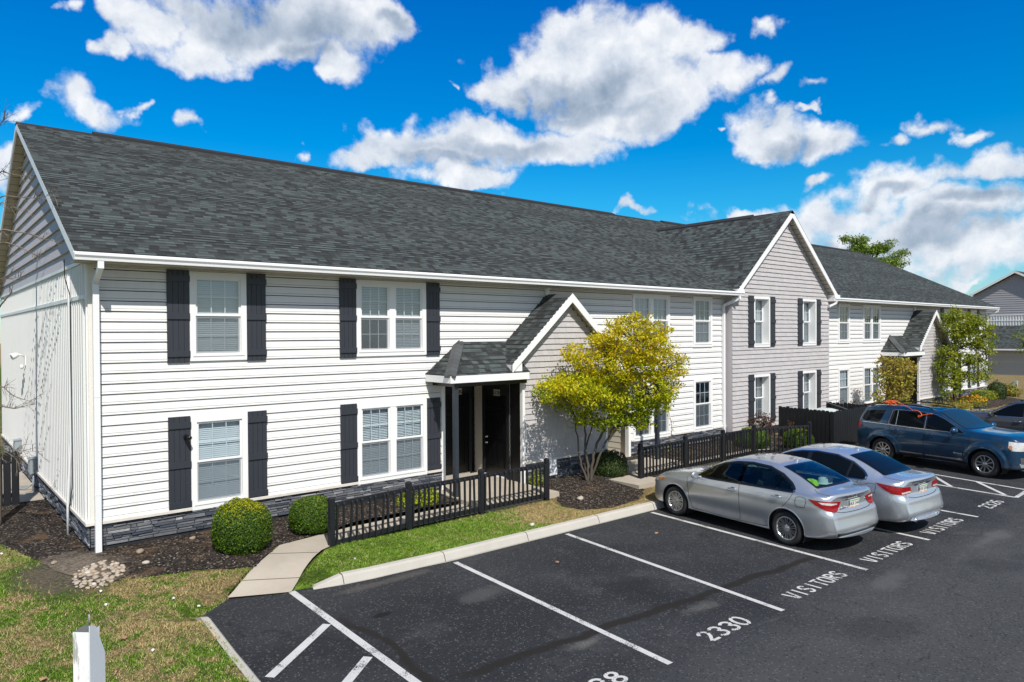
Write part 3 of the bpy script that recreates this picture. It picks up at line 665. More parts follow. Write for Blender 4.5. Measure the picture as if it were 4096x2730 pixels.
def courses(mb, x0f, x1f, zb, zt, holes, y0=0.0, pitch=0.178, out=0.027, plane='y', sign=-1, tabs=None, mi=0, slot=0.0):
    """lap siding from zb to zt; x0f(z), x1f(z) = run of a course; butt edge stands out at the bottom"""
    def pt(u, d, z):
        return (u, y0 + sign * d, z) if plane == 'y' else (y0 + sign * d, u, z)
    z = zb; ci = 0
    while z < zt - 1e-4:
        z1 = min(z + pitch, zt)
        cuts = sorted({z, z1} | {c for h in holes for c in (h[2], h[3]) if z < c < z1})
        for a, b in zip(cuts[:-1], cuts[1:]):
            zm = (a + b) / 2; xa, xb = x0f(zm), x1f(zm)
            if xb - xa < 0.01: continue
            segs = [(xa, xb)]
            for h in holes:
                if h[2] < zm < h[3]:
                    ns = []
                    for s0, s1 in segs:
                        if h[1] <= s0 or h[0] >= s1: ns.append((s0, s1)); continue
                        if h[0] > s0: ns.append((s0, h[0]))
                        if h[1] < s1: ns.append((h[1], s1))
                    segs = ns
            da, db = out * (1 - (a - z) / pitch), out * (1 - (b - z) / pitch)
            for s0, s1 in segs:
                if tabs is None:
                    bt = b - slot if b == z1 and b < zt - 1e-4 else b; dt = out * (1 - (bt - z) / pitch)     # shadow gap under the next butt
                    bead = z + 0.036
                    if slot and a < bead < bt - 0.02:
                        d1, d2 = out * (1 - 0.036 / pitch), out * (1 - 0.041 / pitch)
                        mb.face([pt(s0, da, a), pt(s1, da, a), pt(s1, d1, bead), pt(s0, d1, bead)], mi); mb.face([pt(s0, d2, bead + 0.005), pt(s1, d2, bead + 0.005), pt(s1, dt, bt), pt(s0, dt, bt)], mi)
                    else: mb.face([pt(s0, da, a), pt(s1, da, a), pt(s1, dt, bt), pt(s0, dt, bt)], mi)
                    if a == z: mb.face([pt(s0, 0, a), pt(s1, 0, a), pt(s1, da, a), pt(s0, da, a)], mi)
                else:
                    u = s0
                    while u < s1 - 0.01:
                        w = random.choice((0.10, 0.14, 0.17, 0.21, 0.25)); v = min(u + w, s1)
                        if s1 - v < 0.05: v = s1
                        j = random.uniform(-tabs, tabs) if a == z else 0; dd = da + random.uniform(0, 0.003)
                        ua, va = u + 0.0015, v - 0.0015
                        mb.idx([pt(ua, dd, a + j), pt(va, dd, a + j), pt(va, db, b), pt(ua, db, b), pt(ua, 0, a + j), pt(va, 0, a + j), pt(va, 0, b), pt(ua, 0, b)],
                               [(0, 1, 2, 3), (4, 5, 1, 0), (4, 0, 3, 7), (1, 5, 6, 2)], mi)
                        u = v
        z = z1; ci += 1
front_holes = [w[:4] for w in WINS] + ALC
mb = MB()
courses(mb, lambda z: 0.10, lambda z: 18.75, 0.83, 5.19, front_holes, slot=0.014)
mb.box(-0.0, 0.10, -0.022, 0.10, 0.80, 5.19, 1)
mb.build('siding_wall', [M['siding'], M['corner']], house)
mb = MB()
courses(mb, lambda z: 25.56, lambda z: BL - 0.11, 0.83, 5.19, front_holes, slot=0.014)
mb.box(BL - 0.11, BL, -0.022, 0.10, 0.80, 5.19, 1)
mb.build('siding_wall', [M['siding'], M['corner']], house)
# backing of the shell, so no light leaks (inside, dark)
mb = MB()
for a, b in ((0.0, 18.8), (25.5, BL)):
    mb.face([(a, 1.5, 0), (b, 1.5, 0), (b, 1.5, 5.2), (a, 1.5, 5.2)])
mb.face([(0, 14.4, 0), (BL, 14.4, 0), (BL, 14.4, 5.3), (0, 14.4, 5.3)])
mb.face([(0, 0.0, 5.2), (BL, 0.0, 5.2), (BL, 14.4, 5.2), (0, 14.4, 5.2)])
mb.build('inner_wall', M['room'], house)
# end walls: ribbed metal below, lap siding in the gable
def ribs(mb, x, y0, y1, z0, z1, sgn):
    y = y0; p = 0.205
    while y < y1 - 0.01:
        e = min(y + p, y1)
        q = [(0.0, y), (0.0, min(y + 0.095, e)), (0.045, min(y + 0.110, e)), (0.045, min(y + 0.185, e)), (0.0, min(y + 0.20, e)), (0.0, e)]
        for (d0, u0), (d1, u1) in zip(q[:-1], q[1:]):
            if u1 - u0 > 1e-5: mb.face([(x + sgn * d0, u0, z0), (x + sgn * d1, u1, z0), (x + sgn * d1, u1, z1), (x + sgn * d0, u0, z1)])
        y = e
mb = MB(); ribs(mb, 0.0, 0.10, 14.4, 0.83, 4.585, -1); ribs(mb, 0.0, 0.10, 14.4, 4.66, 5.19, -1)
mb.build('ribbed_end_wall', M['rib'], house)
mb = MB(); mb.box(-0.055, 0.02, 0.10, 14.4, 4.587, 4.657); mb.box(-0.065, 0.02, 0.10, 14.4, 5.192, 5.25); mb.box(-0.022, 0.02, 0.02, 0.10, 0.83, 5.19)
mb.build('wall_band', M['trim'], house)
mb = MB(); courses(mb, lambda z: max(-0.3, (z - EZ) / RISE + EY + 0.35), lambda z: min(14.7, 2 * RY - ((z - EZ) / RISE + EY + 0.35)), 5.255, roof_z(RY) - 0.2, [], 0.0, 0.27, 0.045, 'x', -1)
mb.build('gable_siding', M['shakeside'], house)
mb = MB(); courses(mb, lambda z: max(0.0, (z - EZ) / RISE + EY + 0.3), lambda z: min(14.4, 2 * RY - ((z - EZ) / RISE + EY + 0.3)), 0.0, roof_z(RY) - 0.2, [], BL, 0.29, 0.03, 'x', 1)
mb.build('gable_siding', M['shakeside'], house)

# stone veneer and ledge
def stones(mb, u0, u1, z0, z1, plane, c, sgn):
    rows = []
    z = z0
    while z < z1 - 0.02:
        h = random.choice((0.036, 0.045, 0.052, 0.062)); h = min(h, z1 - z)
        if z1 - (z + h) < 0.03: h = z1 - z
        u = u0
        while u < u1 - 0.01:
            w = random.uniform(0.09, 0.42); w = min(w, u1 - u)
            if u1 - (u + w) < 0.06: w = u1 - u
            d = random.uniform(0.008, 0.042); b = 0.006
            P = lambda uu, dd, zz: (uu, c + sgn * dd, zz) if plane == 'y' else (c + sgn * dd, uu, zz)
            a0, a1, b0, b1 = u + 0.003, u + w - 0.003, z + 0.002, z + h - 0.003
            j = [random.uniform(-0.006, 0.006) for _ in range(4)]
            vs = [P(a0, 0, b0), P(a1, 0, b0), P(a1, 0, b1), P(a0, 0, b1), P(a0 + b, d + j[0], b0 + b), P(a1 - b, d + j[1], b0 + b), P(a1 - b, d + j[2], b1 - b), P(a0 + b, d + j[3], b1 - b)]
            mb.idx(vs, [(4, 5, 6, 7), (0, 1, 5, 4), (1, 2, 6, 5), (2, 3, 7, 6), (3, 0, 4, 7)])
            u += w
        z += h
mb = MB()
def split(x0, x1, zt, extra=()):
    """runs of the stone base between alcoves and under the low windows"""
    x = x0
    for a, b in sorted(extra):
        if a > x: yield x, min(a, x1), zt
        x = max(x, b)
    if x < x1: yield x, x1, zt
low = [(w[0], w[1]) for w in WINS if w[2] < 1]
alc = [(a[0], a[1]) for a in ALC]
for x0, x1 in ((0.0, 18.75), (25.56, BL)):
    for a, b, zt in split(x0, x1, 0.765, alc):
        stones(mb, a, b, 0.385, 0.765, 'y', -0.012, -1)
stones(mb, -0.03, 14.4, 0.385, 0.765, 'x', -0.012, -1)
st = mb.build('stone_base', M['stone'], house)
mb = MB()
for x0, x1 in ((0.0, 18.75), (25.56, BL)):
    for a, b, zt in split(x0, x1, 0, alc):
        mb.box(a + 0.01, b - 0.01, -0.012, 0.12, 0.10, 0.765)
mb.box(-0.012, 0.12, 0.12, 14.4, 0.10, 0.765); mb.box(18.75, 25.56, -0.30, 0.0, 0.1, 0.60)
mb.build('foundation', M['foundation'], house)
for x0, x1 in ((-0.075, 18.75), (25.56, BL + 0.07)):
    for a, b, zt in split(x0, x1, 0, sorted(alc + [(w[0] - 0.0, w[1] + 0.0) for w in WINS if w[2] < 1])):
        mb = MB(); mb.prism([(a, -0.075, 0.767), (a, -0.075, 0.815), (a, -0.02, 0.832), (a, 0.03, 0.832), (a, 0.03, 0.767)], (b - a, 0, 0)); mb.build('stone_ledge', M['ledge'], house)
mb = MB(); mb.prism([(-0.075, 0.031, 0.767), (-0.075, 0.031, 0.815), (-0.02, 0.031, 0.832), (0.03, 0.031, 0.832), (0.03, 0.031, 0.767)], (0, 14.37, 0))
mb.build('stone_ledge', M['ledge'], house)

# roofs, laid in courses that overlap
ST = 0.128; TH = 0.011
def valley_y(z): return EY + (z - EZ) / RISE
mb = MB()
nrow = int((RY - EY) / ST) + 1
for j in range(nrow):
    ya, yb = EY - 0.02 + j * ST, min(EY - 0.02 + (j + 1) * ST + 0.0, RY + 0.02)
    if ya >= RY: break
    za, zb_ = roof_z(ya) + TH, roof_z(yb)
    def xv(z): return min(GX, GX - GHALF + (z - GEZ) / GSL)
    la, lb = xv(roof_z(ya)), xv(roof_z(yb))
    gz = GEZ + GSL * GHALF
    if roof_z(ya) >= gz: parts = [((-0.27, -0.27), (BL + 0.27, BL + 0.27))]
    else: parts = [((-0.27, -0.27), (max(la, GX - GHALF), max(lb, GX - GHALF))), ((2 * GX - max(la, GX - GHALF), 2 * GX - max(lb, GX - GHALF)), (BL + 0.27, BL + 0.27))]
    for (a0, a1), (b0, b1) in parts:
        mb.face([(a0, ya, za), (b0, ya, za), (b1, yb, zb_), (a1, yb, zb_)])
        mb.face([(a0, ya, za - TH - 0.004), (b0, ya, za - TH - 0.004), (b0, ya, za), (a0, ya, za)])
# rear slope
mb.face([(-0.27, RY, roof_z(RY)), (BL + 0.27, RY, roof_z(RY)), (BL + 0.27, 2 * RY - EY, EZ), (-0.27, 2 * RY - EY, EZ)])
mb.build('roof', M['shingle_x'], house)
# cross gable roof
mb = MB(); gr = int(GHALF / ST) + 1
for s in (-1, 1):
    for j in range(gr):
        ua, ub = j * ST, min((j + 1) * ST, GHALF)
        if ua >= GHALF: break
        za, zb_ = GEZ + GSL * ua + TH, GEZ + GSL * ub
        xa, xb = GX + s * (GHALF + 0.03 - ua), GX + s * (GHALF + 0.03 - ub)
        if ub >= GHALF: xb = GX
        va, vb = valley_y(za) + 0.06, valley_y(zb_) + 0.06
        q = [(xa, GY, za), (xa, va, za), (xb, vb, zb_), (xb, GY, zb_)]; e = [(xa, GY, za - TH - 0.004), (xa, va, za - TH - 0.004), (xa, va, za), (xa, GY, za)]
        mb.face(q if s > 0 else q[::-1]); mb.face(e if s > 0 else e[::-1])
mb.build('cross_gable_roof', M['shingle_y'], house)
gtop = GEZ + GSL * GHALF
mb = MB()
def ridgecap(mb, p, q, w, drop, lift):
    p, q = Vector(p), Vector(q); d = (q - p).normalized(); n = Vector((-d.y, d.x, 0)).normalized(); up = Vector((0, 0, 1))
    L = [-n * w - up * (drop - lift), up * lift, n * w - up * (drop - lift), n * w - up * (drop + 0.02), -n * w - up * (drop + 0.02)]
    mb.prism([p + v for v in L], q - p)
ridgecap(mb, (-0.27, RY, roof_z(RY) + 0.012), (BL + 0.27, RY, roof_z(RY) + 0.012), 0.14, 0.07, 0.008)
ridgecap(mb, (1.35, RY, roof_z(RY) + 0.02), (21.2, RY, roof_z(RY) + 0.02), 0.17, 0.085, 0.055)
ridgecap(mb, (24.6, RY, roof_z(RY) + 0.02), (44.0, RY, roof_z(RY) + 0.02), 0.17, 0.085, 0.055)
mb.build('ridge_vent', M['cap'], house)
mb = MB()
ridgecap(mb, (GX, GY, gtop + 0.012), (GX, 5.75, gtop + 0.012), 0.12, 0.10, 0.008)
ridgecap(mb, (GX, 1.0, gtop + 0.02), (GX, 5.6, gtop + 0.02), 0.15, 0.125, 0.055)
mb.build('ridge_vent', M['cap'], house)

# fascia, soffits, gutters
for x in (-0.27, BL + 0.235):
    mb = MB()
    for s in (1, -1):
        y1 = EY if s > 0 else 2 * RY - EY
        mb.prism([(x, y1, EZ - 0.17), (x, RY, roof_z(RY) - 0.17), (x, RY, roof_z(RY) - 0.006), (x, y1, EZ - 0.006)], (0.035, 0, 0))
    mb.build('rake_fascia', M['trim'], house)
mb = MB()
for s in (-1, 1):
    xe = GX + s * (GHALF + 0.03)
    mb.prism([(xe, GY, GEZ - 0.21), (GX, GY, gtop - 0.24), (GX, GY, gtop + 0.003), (xe, GY, GEZ + 0.003)], (0, 0.035, 0))
mb.build('rake_fascia', M['trim'], house)
mb = MB()
for s in (1, -1):
    y1 = EY if s > 0 else 2 * RY - EY
    n = 26
    for i in range(n):
        a, b = y1 + (RY - y1) * i / n, y1 + (RY - y1) * (i + 1) / n
        za, zb_ = (roof_z(a), roof_z(b)) if s > 0 else (roof_z(2 * RY - a), roof_z(2 * RY - b))
        bb = a + (b - a) * 0.93; zbb = za + (zb_ - za) * 0.93
        for x0, x1 in ((-0.235, 0.0), (BL, BL + 0.235)):
            mb.face([(x0, a, za - 0.12), (x1, a, za - 0.12), (x1, bb, zbb - 0.12), (x0, bb, zbb - 0.12)])
            mb.face([(x0, bb, zbb - 0.11), (x1, bb, zbb - 0.11), (x1, b, zb_ - 0.11), (x0, b, zb_ - 0.11)])
for a, b in ((-0.235, GX - GHALF), (GX + GHALF, BL + 0.235)): mb.box(a, b, EY + 0.02, 0.0, 5.175, 5.19)
n = 20
for s in (-1, 1):
    for i in range(n):
        u0, u1 = GHALF * i / n, GHALF * (i + 0.92) / n
        mb.face([(GX + s * (GHALF - u0), GY + 0.035, GEZ + GSL * u0 - 0.17), (GX + s * (GHALF - u0), -0.295, GEZ + GSL * u0 - 0.17), (GX + s * (GHALF - u1), -0.295, GEZ + GSL * u1 - 0.17), (GX + s * (GHALF - u1), GY + 0.035, GEZ + GSL * u1 - 0.17)])
        u2 = GHALF * (i + 1) / n
        mb.face([(GX + s * (GHALF - u1), GY + 0.035, GEZ + GSL * u1 - 0.155), (GX + s * (GHALF - u1), -0.295, GEZ + GSL * u1 - 0.155), (GX + s * (GHALF - u2), -0.295, GEZ + GSL * u2 - 0.155), (GX + s * (GHALF - u2), GY + 0.035, GEZ + GSL * u2 - 0.155)])
mb.build('soffit', M['soffit'], house)
def gutter(x0, x1):
    mb = MB()
    L = [(-0.50, 5.185), (-0.595, 5.185), (-0.600, 5.225), (-0.625, 5.262), (-0.625, 5.285), (-0.615, 5.300), (-0.600, 5.300), (-0.600, 5.268), (-0.580, 5.215), (-0.51, 5.205), (-0.51, 5.325), (-0.50, 5.325)]
    mb.prism([(x0, y, z) for y, z in L], (x1 - x0, 0, 0))
    mb.box(x0 - 0.002, x0 + 0.01, -0.598, -0.512, 5.19, 5.298); mb.box(x1 - 0.01, x1 + 0.002, -0.598, -0.512, 5.19, 5.298)
    return mb.build('gutter', M['gutter'], house)
gutter(-0.27, 19.02); gutter(25.5, BL + 0.27)
for q in ((18.62, 19.05, -0.60, -0.30, 5.302, 5.40), (25.46, 25.9, -0.60, -0.30, 5.302, 5.42), (25.46, 25.76, -0.575, -0.31, 5.17, 5.298)):
    mb = MB(); mb.box(*q); mb.build('cornice_return', M['trim'], house)
def downspout(x, z0, xg, yw=-0.06, elbow_dx=0.0):
    mb = MB(); r = (0.085, 0.065)
    P = [(xg, -0.555, 5.19), (xg, -0.555, 5.10), (x, yw, 4.88), (x, yw, z0)]
    mb.box(xg - 0.045, xg + 0.045, -0.59, -0.52, 5.06, 5.183)
    mb.obox((xg, -0.555, 5.09), (x, yw - 0.01, 4.86), 0.09, 0.075, (1, 0, 0))
    for z1, z2 in ((z0, z0 + 1.05), (z0 + 1.055, z0 + 2.7), (z0 + 2.705, 4.88)): mb.box(x - 0.047, x + 0.047, yw - 0.04, yw + 0.035, z1, z2)
    for z in (z0 + 1.05, z0 + 2.7): mb.box(x - 0.05, x + 0.05, yw - 0.043, yw + 0.037, z - 0.01, z + 0.004)
    mb.build('downspout', M['gutter'], house)
downspout(0.10, 0.24, 0.10, -0.115)
downspout(18.62, 0.30, 18.80, -0.065)
downspout(BL - 0.1, 0.3, BL + 0.1, -0.065)
mb = MB(); mb.obox((25.65, -0.56, 5.19), (25.62, -0.56, 5.10), 0.08, 0.07, (0, 1, 0)); mb.obox((25.64, -0.56, 5.10), (25.40, -0.40, 4.97), 0.08, 0.07); mb.box(25.42, 25.50, -0.42, -0.34, 4.9, 5.0)
mb.build('downspout', M['gutter'], house)
# short downspout above the near portico
for x in (10.52, 34.78):
    mb = MB(); mb.box(x - 0.06, x + 0.06, -0.09, -0.02, 4.96, 5.17); mb.box(x - 0.09, x + 0.09, -0.12, -0.02, 5.10, 5.17)
    mb.build('vent_outlet', M['trim'], house)
# conduit and cable down the end wall
mb = MB(); mb.tube([(-0.06, 1.42, 5.05), (-0.06, 1.42, 4.66), (-0.055, 1.44, 3.2), (-0.055, 1.45, 2.0), (-0.11, 1.46, 0.85), (-0.115, 1.44, 0.28)], 0.022, 8)
cd = mb.build('conduit', M['conduit'], house)
mb = MB(); mb.tube([(-0.115, 1.44, 0.29), (-0.115, 1.44, 0.24)], 0.027, 8); mb.build('pipe_collar', M['orange'], cd)
mb = MB(); mb.tube([(-0.25, 0.55, 5.28), (-0.18, 1.0, 5.0), (-0.05, 1.36, 4.7), (-0.05, 1.37, 3.4), (-0.05, 1.33, 2.6), (-0.045, 1.36, 1.2), (-0.10, 1.40, 0.8)], 0.009, 6); mb.build('cable', M['cable'], house)

# cross gable wall with its return sides
GW0, GW1, GYW = 18.75, 25.56, -0.30
mb = MB()
courses(mb, lambda z: max(GW0, GX - (gtop - 0.16 - z) / GSL), lambda z: min(GW1, GX + (gtop - 0.16 - z) / GSL), 0.62, gtop - 0.2, [w[:4] for w in GWINS], GYW, 0.152, 0.026, tabs=0.004)
mb.build('gable_wall', M['shake'], house)
for x in (GW0, GW1 - 0.06):
    mb = MB(); mb.box(x + 0.002, x + 0.058, GYW + 0.003, 0.02, 0.60, 5.2); mb.build('gable_return', M['shakeside'], house)

# windows
def window(x0, x1, z0, z1, n, y=0.0, reveal=0.0, lower_blind=True, upper_blind=True, tilt=-52, gap=0.0, up_drop=1.0):
    """casing > sash, pane, blind, insect screen, interior"""
    f = y - 0.045; t = 0.105 if not reveal else 0.075
    mb = MB()
    d = y + 0.03 + reveal
    mb.box(x0, x0 + t, f, d, z0, z1); mb.box(x1 - t, x1, f, d, z0, z1)
    mb.box(x0 + t, x1 - t, f, d, z1 - t, z1); mb.box(x0 + t, x1 - t, f, d, z0, z0 + t + 0.02)
    mb.box(x0 + 0.05, x1 - 0.05, f - 0.012, f + 0.002, z0 + 0.085, z0 + 0.115)
    if n == 2: xm = (x0 + x1) / 2; mb.box(xm - 0.075, xm + 0.075, f + 0.005, d, z0 + t, z1 - t)
    w = mb.build('window', M['trim'], house)
    gy = y + reveal - 0.005
    if reveal: gy = y + reveal
    bays = [(x0 + t, x1 - t)] if n == 1 else [(x0 + t, (x0 + x1) / 2 - 0.075), ((x0 + x1) / 2 + 0.075, x1 - t)]
    zb, zt = z0 + t + 0.02, z1 - t; zm = (zb + zt) / 2
    sash, pane, blind, scr, room = MB(), MB(), MB(), MB(), MB()
    for bi, (a, b) in enumerate(bays):
        for (c, e, yy) in ((zm, zt, gy - 0.012), (zb, zm, gy + 0.012)):
            s = 0.036
            sash.box(a, a + s, yy, yy + 0.03, c, e); sash.box(b - s, b, yy, yy + 0.03, c, e)
            sash.box(a + s, b - s, yy, yy + 0.03, c, c + s + 0.006); sash.box(a + s, b - s, yy, yy + 0.03, e - s, e)
            for k in (1, 2):
                xx = a + s + (b - a - 2 * s) * k / 3; sash.box(xx - 0.008, xx + 0.008, yy + 0.012, yy + 0.022, c + s, e - s)
            zz = (c + e) / 2; sash.box(a + s, b - s, yy + 0.013, yy + 0.021, zz - 0.008, zz + 0.008)
            pane.face([(a + s, yy + 0.008, c + s), (b - s, yy + 0.008, c + s), (b - s, yy + 0.008, e - s), (a + s, yy + 0.008, e - s)])
        scr.face([(a + 0.012, gy - 0.002, zb + 0.012), (b - 0.012, gy - 0.002, zb + 0.012), (b - 0.012, gy - 0.002, zm), (a + 0.012, gy - 0.002, zm)])
        zlo = zb if lower_blind is True else (zm - (zm - zb) * lower_blind if lower_blind else zm)
        if bi == 1 and gap: zlo = zb
        z = zt - 0.03; ang = R(tilt); yb = gy + 0.075
        zlo = zlo if upper_blind else zt
        while z > zlo + 0.02:
            dz, dy = 0.021 * math.sin(ang), 0.021 * math.cos(ang)
            jit = random.uniform(-0.002, 0.002)
            blind.face([(a + 0.01, yb - dy, z + dz + jit), (b - 0.01, yb - dy, z + dz), (b - 0.01, yb + dy, z - dz), (a + 0.01, yb + dy, z - dz + jit)])
            z -= 0.036
        if upper_blind: blind.box(a + 0.01, b - 0.01, yb - 0.02, yb + 0.02, max(zb + 0.004, zlo - 0.005), max(zb + 0.03, zlo + 0.018))
        room.face([(a, gy + 0.6, zb), (b, gy + 0.6, zb), (b, gy + 0.6, zt), (a, gy + 0.6, zt)])
        for p, q in (((a - 0.02, gy + 0.04), (a - 0.02, gy + 0.6)), ((b + 0.02, gy + 0.04), (b + 0.02, gy + 0.6))): room.face([(*p, zb - 0.02), (*q, zb - 0.02), (*q, zt), (*p, zt)])
        room.face([(a, gy + 0.04, zb - 0.02), (b, gy + 0.04, zb - 0.02), (b, gy + 0.6, zb - 0.02), (a, gy + 0.6, zb - 0.02)])
        room.face([(a, gy + 0.04, zt + 0.02), (b, gy + 0.04, zt + 0.02), (b, gy + 0.6, zt + 0.02), (a, gy + 0.6, zt + 0.02)])
    sash.build('sash', M['trim'], w); pane.build('pane', M['pane'], w); scr.build('insect_screen', M['screen'], w)
    if blind.f: blind.build('blind', M['blind'], w)
    room.build('interior', M['room'], w)
    return w
def shutter(x0, x1, z0, z1, y):
    mb = MB(); n = 4; w = (x1 - x0) / n
    for i in range(n): mb.box(x0 + i * w + 0.003, x0 + (i + 1) * w - 0.003, y - 0.045, y - 0.014, z0, z1)
    mb.box(x0, x1, y - 0.03, y - 0.012, z0 + 0.004, z1 - 0.004)
    for zc in (z0 + 0.16, (z0 + z1) / 2, z1 - 0.16): mb.box(x0 - 0.004, x1 + 0.004, y - 0.070, y - 0.047, zc - 0.055, zc + 0.055)
    return mb.build('shutter', M['shutter'], house)
STY = {(4.98, 3.49): dict(lower_blind=0.02, gap=1, tilt=-50), (13.985, 0.75): dict(lower_blind=False, tilt=-25), (16.97, 0.75): dict(upper_blind=False), (20.05, 0.74): dict(lower_blind=False, tilt=-15),
       (29.25, 3.49): dict(tilt=-18), (26.95, 3.49): dict(tilt=-20), (4.98, 0.75): dict(tilt=-38), (1.617, 0.75): dict(tilt=-62), (1.617, 3.49): dict(tilt=-58), (29.25, 0.75): dict(tilt=-20), (23.42, 0.74): dict(tilt=-22), (16.97, 3.49): dict(tilt=-32)}
for (a, b, z0, z1, n, sh) in WINS:
    window(a, b, z0, z1, n, 0.0, **STY.get((round(a, 3), z0), {}))
    if sh:
        shutter(a - 0.385, a - 0.006, z0 - 0.02, z1 + 0.02, -0.004); shutter(b + 0.006, b + 0.375, z0 - 0.02, z1 + 0.02, -0.004)
for (a, b, z0, z1, n, sh) in GWINS:
    window(a, b, z0, z1, n, GYW, 0.21, **STY.get((round(a, 3), z0), {}))
    shutter(a - 0.34, a - 0.006, z0 + 0.02, z1 + 0.03, GYW - 0.006); shutter(b + 0.006, b + 0.34, z0 + 0.02, z1 + 0.03, GYW - 0.006)

# entrances
def text_mesh(txt, size, thick=0.0, bold=0.0):
    cu = bpy.data.curves.new('lettering', 'FONT'); cu.body = txt; cu.size = size; cu.extrude = thick; cu.offset = bold; cu.align_x = 'CENTER'; cu.align_y = 'CENTER'
    ob = bpy.data.objects.new('lettering', cu); COL.objects.link(ob)
    bpy.context.view_layer.update()
    me = bpy.data.meshes.new_from_object(ob.evaluated_get(bpy.context.evaluated_depsgraph_get()))
    bpy.data.objects.remove(ob); return me
def door(loc, rz, w, h, hx, num=None, nx=0.0):
    """six panel door, local: x 0..w, front towards -y, z 0..h"""
    mb = MB(); mb.box(0, w, 0, 0.05, 0, h)
    for cx in (w * 0.28, w * 0.72):
        for za, zb_ in ((0.10, 0.40), (0.46, 0.76), (0.82, 0.93)):
            a, b = h * za, h * zb_; k = w * 0.155
            for q in ((cx - k, cx + k, a, a + 0.022), (cx - k, cx + k, b - 0.022, b), (cx - k, cx - k + 0.022, a + 0.022, b - 0.022), (cx + k - 0.022, cx + k, a + 0.022, b - 0.022)): mb.box(q[0], q[1], -0.016, -0.002, q[2], q[3])
            mb.box(cx - k + 0.04, cx + k - 0.04, -0.012, -0.002, a + 0.04, b - 0.04)
    d = mb.build('door', M['black'], house); d.location = loc; d.rotation_euler = (0, 0, R(rz))
    hb = MB()
    for z in (0.80, 0.95): hb.lathe([(0.001, -0.06), (0.026, -0.055), (0.03, -0.04), (0.014, -0.03), (0.014, -0.012), (0.032, -0.008), (0.032, 0.0)], (hx, -0.002, z), (0, 1, 0), 12)
    hb.build('door_handle', M['chrome'], d)
    fr = MB(); fr.box(-0.09, -0.005, -0.03, 0.05, -0.05, h + 0.005); fr.box(w + 0.005, w + 0.09, -0.03, 0.05, -0.05, h + 0.005); fr.box(-0.09, w + 0.09, -0.03, 0.05, h + 0.007, h + 0.30)
    fr.build('door_frame', M['post'], d)
    th = MB(); th.box(-0.004, w + 0.004, -0.06, 0.06, -0.04, -0.006); th.build('threshold', M['trim'], d)
    if num:
        pm = MB(); pz = h + 0.06; pm.box(nx - 0.125, nx + 0.125, -0.046, -0.032, pz - 0.08, pz + 0.08)
        p = pm.build('number_plate', M['plate'], d)
        me = text_mesh(num, 0.135, 0.001, 0.004); me.materials.append(M['ink']); t = link('door_number', me, p)
        t.location = (nx, -0.048, pz - 0.004); t.rotation_euler = (R(90), 0, 0)
        bm_ = MB()
        for q in ((nx - 0.118, nx + 0.118, pz + 0.066, pz + 0.073), (nx - 0.118, nx + 0.118, pz - 0.073, pz - 0.066), (nx - 0.118, nx - 0.111, pz - 0.066, pz + 0.066), (nx + 0.111, nx + 0.118, pz - 0.066, pz + 0.066)): bm_.box(q[0], q[1], -0.0475, -0.0465, q[2], q[3])
        bm_.build('plate_border', M['ink'], p)
    return d
